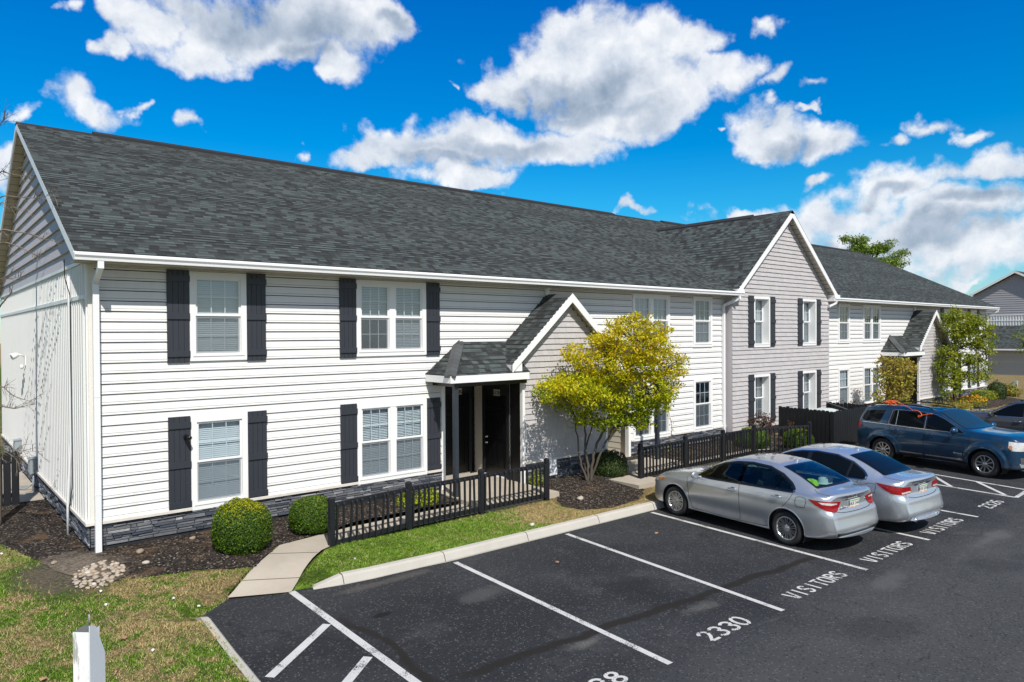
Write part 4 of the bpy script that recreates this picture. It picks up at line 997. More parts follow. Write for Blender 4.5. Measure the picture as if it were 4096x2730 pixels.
def entrance(cx, mir, nums, both):
    """projecting gabled bay with a hipped porch roof on each side"""
    hw, wy, ry, sl, apex = 1.47, -0.75, -1.0, 0.87, 4.97
    X = lambda u: cx + u
    # bay wall
    mb = MB(); wt_ = apex - 0.15
    courses(mb, lambda z: max(X(-hw), cx - (wt_ - z) / sl), lambda z: min(X(hw), cx + (wt_ - z) / sl), 0.86, wt_ - 0.02, [], wy, 0.142, 0.024, tabs=0.004)
    mb.build('bay_wall', M['shake'], house)
    mb = MB(); stones(mb, X(-hw), X(hw), 0.30, 0.79, 'y', wy - 0.012, -1)
    mb.build('stone_base', M['stone'], house)
    mb = MB(); mb.prism([(X(-hw) - 0.01, wy - 0.07, 0.792), (X(-hw) - 0.01, wy - 0.07, 0.84), (X(-hw) - 0.01, wy - 0.02, 0.858), (X(-hw) - 0.01, wy + 0.03, 0.858), (X(-hw) - 0.01, wy + 0.03, 0.792)], (2 * hw + 0.02, 0, 0)); mb.build('stone_ledge', M['ledge'], house)
    mb = MB()
    mb.box(X(-hw) + 0.004, X(-hw) + 0.05, wy + 0.012, 1.2, 0.1, 2.9); mb.box(X(hw) - 0.05, X(hw) - 0.004, wy + 0.012, 1.2, 0.1, 2.9); mb.box(X(-hw) + 0.05, X(hw) - 0.05, wy + 0.004, wy + 0.02, 0.1, 0.8)
    mb.build('bay_side', M['black'], house)
    for s in (-1, 1):
        mb = MB(); mb.box(min(X(s * hw), X(s * (hw + 0.02))) - 0.03, max(X(s * hw), X(s * (hw + 0.02))) + 0.03, wy - 0.045, wy + 0.05, 0.15, 2.84)
        mb.build('corner_post', M['trim'], house)
    # gable roof of the bay
    span = 2.0; ez = apex - sl * span
    mb = MB()
    for s in (-1, 1):
        n = int(span / 0.105)
        for j in range(n + 1):
            ua, ub = j * 0.105, min((j + 1) * 0.105, span)
            if ua >= span: break
            xa, xb = X(s * (span - ua)), X(s * (span - ub)); za, zb_ = ez + sl * ua + TH, ez + sl * ub
            q = [(xa, ry, za), (xa, 0.02, za), (xb, 0.02, zb_), (xb, ry, zb_)]; e = [(xa, ry, za - TH - 0.003), (xa, 0.02, za - TH - 0.003), (xa, 0.02, za), (xa, ry, za)]
            mb.face(q if s > 0 else q[::-1]); mb.face(e if s > 0 else e[::-1])
    r_ = mb.build('bay_roof', M['shingle_py'], house)
    mb = MB(); ridgecap(mb, (cx, ry, apex + 0.010), (cx, 0.02, apex + 0.010), 0.13, 0.113, 0.004); mb.build('ridge_cap', M['hipcap'], r_)
    mb = MB()
    for s in (-1, 1):
        xe = X(s * span)
        mb.prism([(xe, ry - 0.003, ez - 0.19), (cx, ry - 0.003, apex - 0.22), (cx, ry - 0.003, apex + 0.004), (xe, ry - 0.003, ez + 0.004)], (0, 0.03, 0))
        mb.box(min(xe, X(s * (span - 0.025))), max(xe, X(s * (span - 0.025))), ry + 0.03, wy + 0.35, ez - 0.17, ez - 0.004)
        mb.prism([(xe, ry + 0.028, ez - 0.17), (X(s * (span - 0.32)), ry + 0.028, ez - 0.17), (X(s * (span - 0.32)), ry + 0.028, ez + 0.05), (xe, ry + 0.028, ez - 0.01)], (0, 0.02, 0))
    mb.build('rake_fascia', M['trim'], r_)
    mb = MB()
    for s in (-1, 1):
        n = 12
        for i in range(n):
            u0, u1 = span * i / n, span * (i + 0.9) / n; u2 = span * (i + 1) / n
            P = lambda u, d: (X(s * (span - u)), ez + sl * u - d)
            for ua, ub, d in ((u0, u1, 0.13), (u1, u2, 0.118)):
                (xa, za), (xb, zb_) = P(ua, d), P(ub, d); mb.face([(xa, ry + 0.02, za), (xa, wy + 0.03, za), (xb, wy + 0.03, zb_), (xb, ry + 0.02, zb_)])
    mb.build('soffit', M['soffit'], r_)
    # porches
    for s in (-1, 1):
        out, top, zt, zf = 3.80, 2.83, 3.78, 3.04       # porch edge, top end of the hip at the wall, heights
        xo, xt, xi = X(s * out), X(s * top), X(s * 1.45)
        mb = MB(); n = 10
        for j in range(n):
            t0, t1 = j / n, (j + 1) / n
            y0_, y1_ = ry + (0 - ry) * t0, ry + (0 - ry) * t1; z0_, z1_ = zf + (zt - zf) * t0, zf + (zt - zf) * t1
            xa, xb = xo + (xt - xo) * t0, xo + (xt - xo) * t1
            q = [(xa, y0_, z0_ + TH), (xi, y0_, z0_ + TH), (xi, y1_, z1_), (xb, y1_, z1_)]; mb.face(q if s < 0 else q[::-1], 0)
            q = [(xa, y0_, z0_ - 0.004), (xi, y0_, z0_ - 0.004), (xi, y0_, z0_ + TH), (xa, y0_, z0_ + TH)]; mb.face(q if s < 0 else q[::-1], 0)
            q = [(xa, y0_, z0_ + TH), (xb, y1_, z1_), (xb, 0.02, z1_), (xa, 0.02, z0_ + TH)]; mb.face(q if s < 0 else q[::-1], 1)
            q = [(xa, y0_, z0_ - 0.004), (xa, y0_, z0_ + TH), (xa, 0.02, z0_ + TH), (xa, 0.02, z0_ - 0.004)]; mb.face(q if s < 0 else q[::-1], 1)
        pr_ = mb.build('porch_roof', [M['shingle_px'], M['shingle_py']], house)
        mb = MB(); a = Vector((xo, ry, zf + 0.02)); b = Vector((xt, 0.0, zt + 0.02))
        for j in range(9):
            p, q = a + (b - a) * (j / 9), a + (b - a) * ((j + 1.12) / 9); d = (b - a).normalized(); nrm = Vector((0, 0, 1)); sd = d.cross(nrm).normalized()
            up = sd.cross(d) * 0.012 * 1.0
            mb.prism([p - sd * 0.13 - Vector((0, 0, 0.045)) + up, p + up * 1.6, p + sd * 0.13 - Vector((0, 0, 0.045)) + up, p + sd * 0.13 - Vector((0, 0, 0.06)), p - sd * 0.13 - Vector((0, 0, 0.06))], q - p + Vector((0, 0, -0.006)))
        mb.build('hip_cap', M['hipcap'], pr_)
        mb = MB()
        mb.box(min(xo, X(s * 1.50)), max(xo, X(s * 1.50)), ry - 0.025, ry + 0.0, zf - 0.165, zf - 0.006)
        mb.box(min(xo, xo - s * 0.025), max(xo, xo - s * 0.025), ry + 0.002, -0.02, zf - 0.163, zf - 0.007)
        mb.build('porch_fascia', M['trim'], pr_)
        mb = MB(); mb.box(min(xt, X(s * 1.4)), max(xt, X(s * 1.4)), -0.045, -0.028, zt - 0.01, zt + 0.03); mb.build('flashing', M['trim'], pr_)
        mb = MB(); mb.face([(xo - s * 0.02, ry + 0.01, zf - 0.13), (xi, ry + 0.01, zf - 0.13), (xi, 0.75, zf - 0.13), (xo - s * 0.02, 0.75, zf - 0.13)]); mb.build('porch_ceiling', M['siding_beige'], pr_)
        mb = MB(); px = X(s * 3.55)
        mb.box(min(px - 0.06, X(s * hw) - 0.0), max(px + 0.06, X(s * hw)), -0.90, -0.80, 2.775, 2.872)
        mb.box(px - 0.05, px + 0.05, -0.80, -0.02, 2.78, 2.868)
        mb.build('porch_beam', M['black'], house)
        mb = MB(); mb.box(px - 0.05, px + 0.05, -0.90, -0.80, 0.2, 2.773); mb.build('porch_post', M['dusty'], house)
        # alcove: one door in its back wall, one in the side of the bay
        xw = X(s * 3.36); xb = X(s * (hw - 0.05)); yb = 1.17
        mb = MB(); mb.box(min(xw, xw - s * 0.10), max(xw, xw - s * 0.10), -0.035, 0.10, 0.16, 2.74); mb.build('corner_trim', M['trim'], house)
        mb = MB(); lo, hi = min(xw, xb), max(xw, xb)
        courses(mb, lambda z: lo, lambda z: hi, 0.34, 2.9, [(min(X(s * 1.44), X(s * 2.71)), max(X(s * 1.44), X(s * 2.71)), 0, 2.75)], yb + 0.02, 0.178, 0.014)
        courses(mb, lambda z: 0.11, lambda z: yb + 0.02, 0.34, 2.9, [], xw, 0.178, 0.012, 'x', -s)
        courses(mb, lambda z: -0.26, lambda z: yb + 0.02, 0.34, 2.9, [(-0.25, 0.83, 0, 2.74)], X(s * hw) - s * 0.002, 0.178, 0.012, 'x', s)
        mb.build('alcove_wall', M['siding_beige'], house)
        n1, n2 = nums if (nums and s < 0) else (None, None)
        wd = 0.88
        x0 = X(-2.59) if s < 0 else X(1.71)
        door((x0, yb - 0.02, 0.375), 0, wd, 2.04, 0.08 if s < 0 else wd - 0.08, n1, 0.53)
        if s < 0: door((X(-hw) - 0.006, 0.73, 0.375), -90, wd, 2.04, 0.08, n2, 0.52)
        else: door((X(hw) + 0.006, 0.73 - wd, 0.375), 90, wd, 2.04, wd - 0.08, None)
entrance(10.52, False, ('2330', '2328'), True)
entrance(34.85, True, None, True)

# ------------------------------------------------------------------ foliage
def leaf_mat(name, stops, trans=0.35, nmix=0.0, nscale=2.0, rough=0.55): return island(name, stops, rough, trans, nmix, nscale, spec=0.3)
def yleaf_fn(g):
    o = g.obj(); x, y, z = g.sep(o); i = g.isl()
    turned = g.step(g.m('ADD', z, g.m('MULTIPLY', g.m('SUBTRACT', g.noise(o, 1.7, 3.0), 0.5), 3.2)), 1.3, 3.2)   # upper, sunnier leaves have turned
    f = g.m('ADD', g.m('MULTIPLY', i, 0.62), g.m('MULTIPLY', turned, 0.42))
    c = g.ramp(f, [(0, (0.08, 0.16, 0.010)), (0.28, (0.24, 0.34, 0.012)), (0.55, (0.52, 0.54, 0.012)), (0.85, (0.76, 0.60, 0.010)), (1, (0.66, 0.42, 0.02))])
    s = pbr(g, c, 0.5, spec=0.3); tr = g.n('ShaderNodeBsdfTranslucent'); g.put(tr, 0, c); mx = g.n('ShaderNodeMixShader'); mx.inputs[0].default_value = 0.4
    g.t.links.new(s, mx.inputs[1]); g.t.links.new(tr.outputs[0], mx.inputs[2]); return mx.outputs[0]
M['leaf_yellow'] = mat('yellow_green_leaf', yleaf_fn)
M['leaf_autumn'] = leaf_mat('dry_autumn_leaf', [(0, (0.16, 0.19, 0.03)), (0.35, (0.36, 0.34, 0.05)), (0.65, (0.50, 0.40, 0.07)), (0.9, (0.34, 0.19, 0.07)), (1, (0.18, 0.10, 0.04))], 0.35, 0.3, 1.5)
M['leaf_green'] = leaf_mat('mixed_green_leaf', [(0, (0.07, 0.12, 0.012)), (0.4, (0.20, 0.26, 0.02)), (0.75, (0.38, 0.40, 0.03)), (0.93, (0.50, 0.45, 0.03)), (0.97, (0.46, 0.16, 0.03)), (1, (0.36, 0.10, 0.02))], 0.35, 0.35, 1.2)
M['leaf_box'] = leaf_mat('clipped_bush_leaf', [(0, (0.030, 0.060, 0.008)), (0.4, (0.065, 0.11, 0.010)), (0.7, (0.15, 0.19, 0.012)), (1, (0.30, 0.27, 0.012))], 0.2, 0.0)
def boxbush_fn(g):
    o = g.obj(); x, y, z = g.sep(o); i = g.isl()
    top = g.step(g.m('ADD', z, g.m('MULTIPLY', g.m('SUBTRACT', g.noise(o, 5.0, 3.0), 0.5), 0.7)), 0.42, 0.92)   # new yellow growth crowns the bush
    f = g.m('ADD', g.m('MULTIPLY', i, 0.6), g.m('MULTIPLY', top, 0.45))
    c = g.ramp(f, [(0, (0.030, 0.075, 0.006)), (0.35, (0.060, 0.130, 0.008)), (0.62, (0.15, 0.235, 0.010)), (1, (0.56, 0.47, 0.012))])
    s = pbr(g, c, 0.5, spec=0.3); tr = g.n('ShaderNodeBsdfTranslucent'); g.put(tr, 0, c); mx = g.n('ShaderNodeMixShader'); mx.inputs[0].default_value = 0.3
    g.t.links.new(s, mx.inputs[1]); g.t.links.new(tr.outputs[0], mx.inputs[2]); return mx.outputs[0]
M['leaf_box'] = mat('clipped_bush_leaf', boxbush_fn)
M['leaf_dark'] = leaf_mat('dark_green_leaf', [(0, (0.012, 0.026, 0.006)), (0.6, (0.03, 0.055, 0.010)), (1, (0.075, 0.11, 0.02))], 0.2)
M['leaf_burg'] = leaf_mat('burgundy_leaf', [(0, (0.035, 0.012, 0.010)), (0.6, (0.09, 0.030, 0.020)), (0.9, (0.13, 0.07, 0.04)), (1, (0.16, 0.15, 0.05))], 0.25)
M['leaf_pine'] = leaf_mat('bright_conifer_leaf', [(0, (0.05, 0.11, 0.012)), (0.5, (0.16, 0.26, 0.025)), (1, (0.36, 0.42, 0.06))], 0.25, 0.3, 1.0)
M['flower'] = leaf_mat('orange_flower_petal', [(0, (0.75, 0.45, 0.02)), (0.6, (0.75, 0.34, 0.015)), (1, (0.62, 0.20, 0.02))], 0.2)
M['straw'] = leaf_mat('straw_leaf', [(0, (0.28, 0.21, 0.09)), (1, (0.5, 0.42, 0.22))], 0.3)
M['core'] = plain('dark_bush_core', (0.035, 0.06, 0.010), 0.9, var=0.4, vscale=10)

def norm(a): return a / np.maximum(np.linalg.norm(a, axis=1, keepdims=True), 1e-9)
def leaf_verts(c, size, up=0.5, aspect=0.55, nrm=None, flat=0.0, droop=0.0):
    n = len(c); d = rng.normal(size=(n, 3)); d[:, 2] -= droop; d = norm(d)
    m = rng.normal(size=(n, 3)); m[:, 2] += up * 2
    if nrm is not None: m = m * (1 - flat) + nrm * 2.2 * flat
    w = norm(np.cross(d, norm(m))); d = norm(d)
    s = size * rng.uniform(0.65, 1.3, (n, 1)); u = np.cross(w, d)
    a = c - d * s * 0.5; t = c + d * s * 0.5
    l = c + w * s * aspect * 0.5 + u * s * 0.06; r = c - w * s * aspect * 0.5 + u * s * 0.06
    return np.stack([a, l, t, r], 1).reshape(-1, 3)
def pts_in(ells, n, shell=0.35):
    """points in a union of ellipsoids, denser near the surface"""
    vol = np.array([e[3] * e[3] * e[4] for e in ells]) ** 0.8; k = rng.choice(len(ells), n, p=vol / vol.sum()); e = np.array(ells)[k]
    d = norm(rng.normal(size=(n, 3))); r = rng.uniform(shell ** 3, 1, (n, 1)) ** (1 / 3)
    r = r * np.where(rng.random((n, 1)) < 0.14, rng.uniform(1.0, 1.28, (n, 1)), 1)
    return e[:, :3] + d * r * np.stack([e[:, 3], e[:, 3], e[:, 4]], 1)
def crown(name, parent, ells, nclus, per, spread, size, mat_, up=0.5, keep=None, shell=0.35, aspect=0.55, droop=0.0, org=(0, 0, 0)):
    c = pts_in(ells, nclus, shell)
    if keep is not None: c = c[keep(c)]
    k = np.repeat(c, per, 0); k = k + rng.normal(size=k.shape) * np.array([spread, spread, spread * 0.6])
    if keep is not None: k = k[keep(k)]
    k = k - np.array(org)
    return np_mesh(name, leaf_verts(k, size, up, aspect, droop=droop), 4, mat_, parent=parent), c - np.array(org)
def twigs(mb, stems, tips, r0=0.012, r1=0.003, n=5, sag=0.0):
    """join every tip to the nearest lower point of the stems"""
    S = np.array([p for s in stems for p in s])
    for t in tips:
        d = np.linalg.norm(S - t, axis=1) + np.maximum(0, S[:, 2] - t[2] + 0.05) * 4
        a = Vector(S[int(np.argmin(d))]); b = Vector(t); m = (a + b) / 2 + Vector((random.uniform(-.05, .05), random.uniform(-.05, .05), 0.06 * (b - a).length - sag))
        mb.tube([a, m, b], [r0, (r0 + r1) / 2, r1], n, caps=False)
def sub(a, b): return tuple(x - y for x, y in zip(a, b))
def dense(pts, k=5):
    """resample a polyline by Catmull-Rom"""
    P = [Vector(p) for p in pts]; P = [P[0] * 2 - P[1]] + P + [P[-1] * 2 - P[-2]]; o = []
    for i in range(1, len(P) - 2):
        for j in range(k):
            t = j / k; a, b, c, d = P[i - 1:i + 3]
            o.append(0.5 * ((2 * b) + (c - a) * t + (2 * a - 5 * b + 4 * c - d) * t * t + (3 * b - a - 3 * c + d) * t ** 3))
    return o + [P[-2]]

# the yellow tree by the near entrance
o0 = (10.62, -1.42, 0.28)
yt = empty('ornamental_tree', o0, 0, 'yellow green multi stemmed small tree in mulch before the near gabled entrance bay', 'tree')
T1 = [(9.78, -1.25, 2.66, 0.55, 0.29), (10.41, -1.6, 2.73, 0.67, 0.40), (10.86, -1.92, 3.2, 0.9, 0.51), (11.32, -2.3, 3.74, 0.9, 0.60), (11.05, -2.07, 4.18, 0.31, 0.24), (11.77, -2.68, 4.02, 0.31, 0.27), (11.47, -2.42, 4.33, 0.27, 0.16), (11.85, -2.76, 3.19, 0.59, 0.59), (12.15, -3.01, 2.87, 0.35, 0.24), (11.54, -2.51, 2.56, 0.75, 0.47), (11.72, -2.66, 2.13, 0.35, 0.24), (10.79, -1.87, 2.33, 0.63, 0.27), (10.14, -1.5, 3.44, 0.43, 0.24), (10.57, -1.67, 3.79, 0.35, 0.16), (9.8, -1.25, 2.34, 0.35, 0.24), (11.24, -2.26, 1.86, 0.24, 0.2), (10.75, -1.9, 1.95, 0.42, 0.25), (11.3, -2.2, 2.1, 0.45, 0.25), (10.2, -1.55, 2.15, 0.35, 0.22), (10.9, -1.9, 1.72, 0.42, 0.2), (11.45, -2.35, 1.8, 0.4, 0.2), (10.35, -1.6, 1.85, 0.35, 0.2), (11.9, -2.7, 2.3, 0.35, 0.25), (9.6, -1.2, 2.5, 0.35, 0.25), (8.75, -2.0, 2.68, 0.40, 0.20), (9.35, -2.15, 2.75, 0.55, 0.26), (9.9, -2.2, 2.45, 0.5, 0.26)]
kw = lambda c: ~((c[:, 0] > 8.95) & (c[:, 0] < 12.1) & (c[:, 1] > -0.85)) & (c[:, 1] < -0.15)
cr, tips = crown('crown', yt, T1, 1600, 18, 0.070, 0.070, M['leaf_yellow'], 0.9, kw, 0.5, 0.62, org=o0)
stems = []
mb = MB()
for st, r in (([(10.62, -1.42, 0.2), (10.60, -1.42, 0.65), (10.56, -1.38, 1.3), (10.50, -1.45, 1.95), (10.35, -1.55, 2.6)], 0.05), ([(10.57, -1.45, 0.2), (10.43, -1.32, 0.8), (10.36, -1.30, 1.4), (10.20, -1.35, 1.95), (9.95, -1.35, 2.45)], 0.038),
              ([(10.66, -1.45, 0.2), (10.72, -1.51, 0.92), (10.91, -1.70, 1.6), (11.05, -1.85, 2.1), (11.3, -2.2, 3.0), (11.35, -2.3, 3.7)], 0.05), ([(10.70, -1.40, 0.2), (10.85, -1.65, 1.0), (11.10, -1.85, 1.6), (11.45, -2.35, 2.3), (11.8, -2.7, 2.9)], 0.042),
              ([(10.6, -1.38, 0.2), (10.62, -1.30, 0.9), (10.7, -1.5, 1.6), (10.75, -1.8, 2.4), (10.9, -2.0, 3.3)], 0.036)):
    q = dense([sub(p, o0) for p in st], 5); stems.append(q); mb.tube([p + Vector((random.uniform(-.02, .02), random.uniform(-.02, .02), 0)) for p in q], [r * 0.82 * (1 - 0.75 * i / len(q)) for i in range(len(q))], 7)
mb.build('trunk', M['bark'], yt)
mb = MB(); twigs(mb, [s[6:] for s in stems], tips[::3], 0.011, 0.003, 4); mb.build('branches', M['bark'], yt)

# tall dry shrub and the second tree at the far entrance
o1 = (28.3, -1.7, 0.28)
sh = empty('tall_shrub', o1, 0, 'tall half dry yellow brown shrub hiding the far porch left side', 'shrub')
SH = [(28.21, -1.6, 2.11, 0.58, 0.58), (28.1, -1.5, 2.69, 0.35, 0.27), (28.48, -1.83, 2.42, 0.51, 0.47), (28.69, -2.0, 2.69, 0.27, 0.16), (27.94, -1.38, 1.41, 0.39, 0.39), (28.44, -1.8, 1.56, 0.55, 0.47), (28.84, -2.13, 2.42, 0.19, 0.1), (28.6, -1.93, 1.91, 0.35, 0.31), (28.3, -1.7, 0.9, 0.6, 0.5)]
cr, tips = crown('foliage', sh, SH, 520, 10, 0.10, 0.095, M['leaf_autumn'], 0.5, None, 0.3, 0.75, org=o1)
mb = MB(); ss = []
for k in range(9):
    a = 0.7 * k; q = dense([(0.12 * math.cos(a), 0.12 * math.sin(a), -0.05), (0.25 * math.cos(a), 0.25 * math.sin(a), 0.9), (0.4 * math.cos(a) + 0.05, 0.4 * math.sin(a), 1.7), (0.5 * math.cos(a), 0.5 * math.sin(a), 2.3)], 4); ss.append(q); mb.tube(q, [0.02 * (1 - 0.7 * i / len(q)) for i in range(len(q))], 5)
twigs(mb, ss, tips[::5], 0.007, 0.003, 4)
mb.build('stems', M['drybark'], sh)
o2 = (35.83, -1.43, 0.28)
t2 = empty('ornamental_tree', o2, 0, 'airy green tree with a few red leaves in front of the far gabled bay', 'tree')
T2 = [(35.77, -1.4, 4.7, 0.55, 0.32), (35.7, -1.4, 5.02, 0.14, 0.14), (36.12, -1.62, 4.42, 1.01, 0.41), (36.64, -2.07, 4.14, 0.82, 0.32), (35.62, -1.5, 3.97, 0.69, 0.37), (36.46, -1.92, 3.59, 1.05, 0.46), (35.26, -1.4, 2.92, 0.59, 0.37), (36.91, -2.31, 3.13, 0.55, 0.37), (35.12, -1.3, 2.32, 0.5, 0.41), (36.1, -1.63, 2.68, 0.73, 0.32), (36.79, -2.22, 2.31, 0.5, 0.37), (35.39, -1.4, 1.77, 0.59, 0.46), (36.44, -1.93, 1.76, 0.78, 0.27), (37.03, -2.43, 1.85, 0.27, 0.23), (35.17, -1.3, 1.18, 0.37, 0.41), (35.91, -1.49, 1.17, 0.27, 0.27)]
k2 = lambda c: c[:, 1] < -0.88
cr, tips = crown('crown', t2, T2, 1000, 14, 0.10, 0.10, M['leaf_green'], 0.6, k2, 0.45, 0.6, org=o2)
mb = MB(); ss = []
q = dense([(0, 0, -0.1), (0.01, 0, 1.2), (-0.02, 0.02, 2.4), (0.05, -0.05, 3.6), (0, 0, 4.5)], 5); ss.append(q); mb.tube(q, [0.085 * (1 - 0.8 * i / len(q)) for i in range(len(q))], 8)
for a, z, l in ((0.4, 1.0, 1.3), (-0.6, 1.3, 1.4), (2.6, 1.2, 0.9), (3.4, 1.7, 0.8), (-0.9, 2.0, 1.4), (0.2, 2.3, 1.2), (2.8, 2.4, 0.8), (-0.7, 2.9, 1.3), (0.3, 3.2, 0.9), (3.3, 3.3, 0.6), (-1.0, 3.6, 0.9)):
    q = dense([(0, 0, z - 0.25), (0.45 * l * math.cos(a), 0.45 * l * math.sin(a), z + 0.15), (l * math.cos(a), l * math.sin(a), z + 0.35)], 4); ss.append(q); mb.tube(q, [0.03 * (1 - 0.75 * i / len(q)) for i in range(len(q))], 5)
mb.build('trunk', M['darkbark'], t2)
mb = MB(); twigs(mb, ss, tips[::4], 0.012, 0.004, 4); mb.build('branches', M['darkbark'], t2)

# trees behind
def bg_tree(name, base, ells, nc, per, sp, size, m, label, cat, aspect=0.5, up=0.5, bark='darkbark'):
    t = empty(name, base, 0, label, cat)
    cr, tips = crown('crown', t, ells, nc, per, sp, size, M[m], up, None, 0.2, aspect, org=base)
    mb = MB(); top = max(e[2] for e in ells) - base[2]; q = dense([(0, 0, -0.2), (0.05, 0.02, top * 0.35), (-0.04, 0, top * 0.55), (0, 0, top * 0.75)], 5)
    mb.tube(q, [max(0.02, 0.02 * top * (1 - 0.85 * i / len(q))) for i in range(len(q))], 8)
    for e in ells:
        c = Vector(sub(e[:3], base)); mb.tube([Vector((0, 0, max(0.5, c.z - 1.6))), Vector((c.x * 0.6, c.y * 0.6, c.z - 0.4)), c], [0.06, 0.04, 0.015], 5)
    mb.build('trunk', M[bark], t); return t
TB = [(50.64, 10.11, 10.7, 0.55, 0.30), (50.2, 10.4, 10.85, 0.30, 0.18), (51.2, 9.6, 10.55, 0.40, 0.30), (51.0, 9.8, 10.0, 0.6, 0.40), (51.9, 9.1, 9.9, 0.55, 0.30), (52.42, 8.75, 10.1, 0.50, 0.40), (52.9, 8.2, 10.55, 0.25, 0.18), (53.3, 7.9, 9.55, 0.5, 0.28), (53.7, 7.6, 9.75, 0.28, 0.15), (53.41, 7.74, 8.9, 0.35, 0.18), (52.4, 8.6, 8.9, 1.0, 0.5), (51.4, 9.4, 8.7, 1.2, 0.6), (51.7, 9.2, 7.6, 1.5, 0.8), (51.7, 9.2, 6.4, 1.7, 0.8)]
bg_tree('conifer_tree', (51.7, 9.2, 0.1), TB, 1300, 26, 0.17, 0.19, 'leaf_pine', 'loose bright green tree top showing above the roof behind the house', 'tree', 0.3)
bg_tree('young_tree', (45.0, -2.3, 0.2), [(44.9, -2.2, 3.5, 0.40, 0.5), (44.7, -2.1, 3.0, 0.35, 0.32), (44.25, -1.8, 3.7, 0.30, 0.15), (44.75, -2.1, 4.25, 0.20, 0.2), (45.2, -2.6, 3.3, 0.5, 0.5), (45.1, -2.5, 4.0, 0.35, 0.4)], 260, 10, 0.12, 0.11, 'leaf_pine', 'young green tree at the right edge beyond the grey crossover', 'tree', 0.35)
bg_tree('distant_tree', (78.0, 10.3, 0.1), [(77.3, 10.0, 7.35, 0.5, 0.3), (78.0, 10.2, 7.2, 0.7, 0.4), (78.6, 10.0, 6.0, 1.4, 1.0), (77.6, 10.4, 5.6, 1.2, 1.0)], 200, 12, 0.2, 0.2, 'leaf_pine', 'small distant tree peeking past the eave of the neighbouring house', 'tree', 0.5)

# clipped bushes
def bush(loc, rx, rz, m, label, n=5200, size=0.030, name='round_bush', cat='bush', group=None, lump=0.05, flatb=0.62, core=True):
    b = empty(name, loc, random.uniform(0, 6), label, cat, group)
    d = norm(rng.normal(size=(n, 3))); d[:, 2] = np.where(d[:, 2] < -flatb, -flatb, d[:, 2])
    ph = rng.uniform(0, 6, 6)
    lum = 1 + lump * (np.sin(d[:, 0] * 5 + ph[0]) + np.sin(d[:, 1] * 6 + ph[1]) + np.sin(d[:, 2] * 7 + ph[2])) / 2 + lump * np.sin(d[:, 0] * 11 + d[:, 1] * 9 + ph[3]) / 2
    r = lum[:, None] * rng.uniform(0.90, 1.03, (n, 1)); p = d * r * np.array([rx, rx, rz]); p[:, 2] += rz * flatb + 0.02
    np_mesh('foliage', leaf_verts(p, size, 0.2, 0.8, nrm=d, flat=0.62), 4, m, parent=b)
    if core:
        mb = MB(); mb.blob((0, 0, rz * flatb), (rx * 0.86, rx * 0.86, rz * 0.86), n=18, m=12); mb.build('stems', M['core'], b)  # one solid dark core behind the leaf shell, no separate stems
    return b
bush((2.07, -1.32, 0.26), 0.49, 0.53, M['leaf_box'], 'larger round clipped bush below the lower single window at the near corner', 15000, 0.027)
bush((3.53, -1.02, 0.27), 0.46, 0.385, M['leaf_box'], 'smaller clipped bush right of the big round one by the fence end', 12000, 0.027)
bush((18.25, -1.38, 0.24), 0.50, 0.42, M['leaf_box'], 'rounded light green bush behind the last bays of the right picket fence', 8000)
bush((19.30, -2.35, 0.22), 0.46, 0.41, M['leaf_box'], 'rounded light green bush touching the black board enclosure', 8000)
bush((11.62, -1.25, 0.22), 0.46, 0.42, M['leaf_dark'], 'dark green boxy bush in tree shade beside the entrance bay', 4500, 0.035, lump=0.09)
bush((9.25, -1.02, 0.26), 0.17, 0.22, M['leaf_green'], 'small leafy bush in the bay corner behind the last near fence post', 500, 0.05, core=False, lump=0.2)
bush((42.93, -1.2, 0.22), 0.46, 0.62, M['leaf_dark'], 'dark upright bush beyond the flower bed near the far corner', 2200, 0.06, lump=0.12)
bush((42.2, -0.75, 0.22), 0.62, 0.34, M['leaf_green'], 'low spreading green bush left of the dark upright bush', 1500, 0.07, lump=0.15)
bush((45.3, -1.2, 0.2), 0.45, 0.45, M['leaf_autumn'], 'brownish dry bush beside the pale utility pedestal', 1400, 0.07, lump=0.2)
for i, (x, y, h) in enumerate(((5.66, -0.86, 0.34), (5.98, -0.93, 0.30), (6.28, -0.88, 0.32))):
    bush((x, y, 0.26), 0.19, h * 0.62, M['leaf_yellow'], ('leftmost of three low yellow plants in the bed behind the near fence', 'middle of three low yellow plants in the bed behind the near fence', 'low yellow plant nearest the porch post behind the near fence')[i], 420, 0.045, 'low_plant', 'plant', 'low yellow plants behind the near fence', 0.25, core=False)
def loose(name, base, ells, nc, per, sp, size, m, label, cat, bark='drybark', group=None):
    b = empty(name, base, 0, label, cat, group)
    cr, tips = crown('foliage', b, ells, nc, per, sp, size, M[m], 0.4, None, 0.1, 0.6, org=base)
    mb = MB(); st = [[Vector((0.05 * math.cos(k), 0.05 * math.sin(k), -0.04)), Vector((0.1 * math.cos(k), 0.1 * math.sin(k), 0.25))] for k in range(5)]
    for q in st: mb.tube(q, [0.014, 0.01], 5)
    twigs(mb, st, tips[::4], 0.007, 0.003, 4); mb.build('stems', M[bark], b); return b
loose('burgundy_shrub', (19.55, -1.0, 0.28), [(19.45, -0.98, 0.95, 0.42, 0.24), (19.5, -1.0, 1.15, 0.22, 0.13), (19.62, -1.05, 0.7, 0.28, 0.25)], 190, 9, 0.05, 0.05, 'leaf_burg', 'dark red leaved shrub beside the gable wall window', 'shrub')
loose('twiggy_shrub', (20.25, -1.6, 0.28), [(20.2, -1.6, 0.75, 0.14, 0.26), (20.15, -1.5, 0.5, 0.2, 0.2)], 60, 8, 0.05, 0.05, 'leaf_burg', 'sparse twiggy shrub against the left end of the board enclosure', 'shrub')
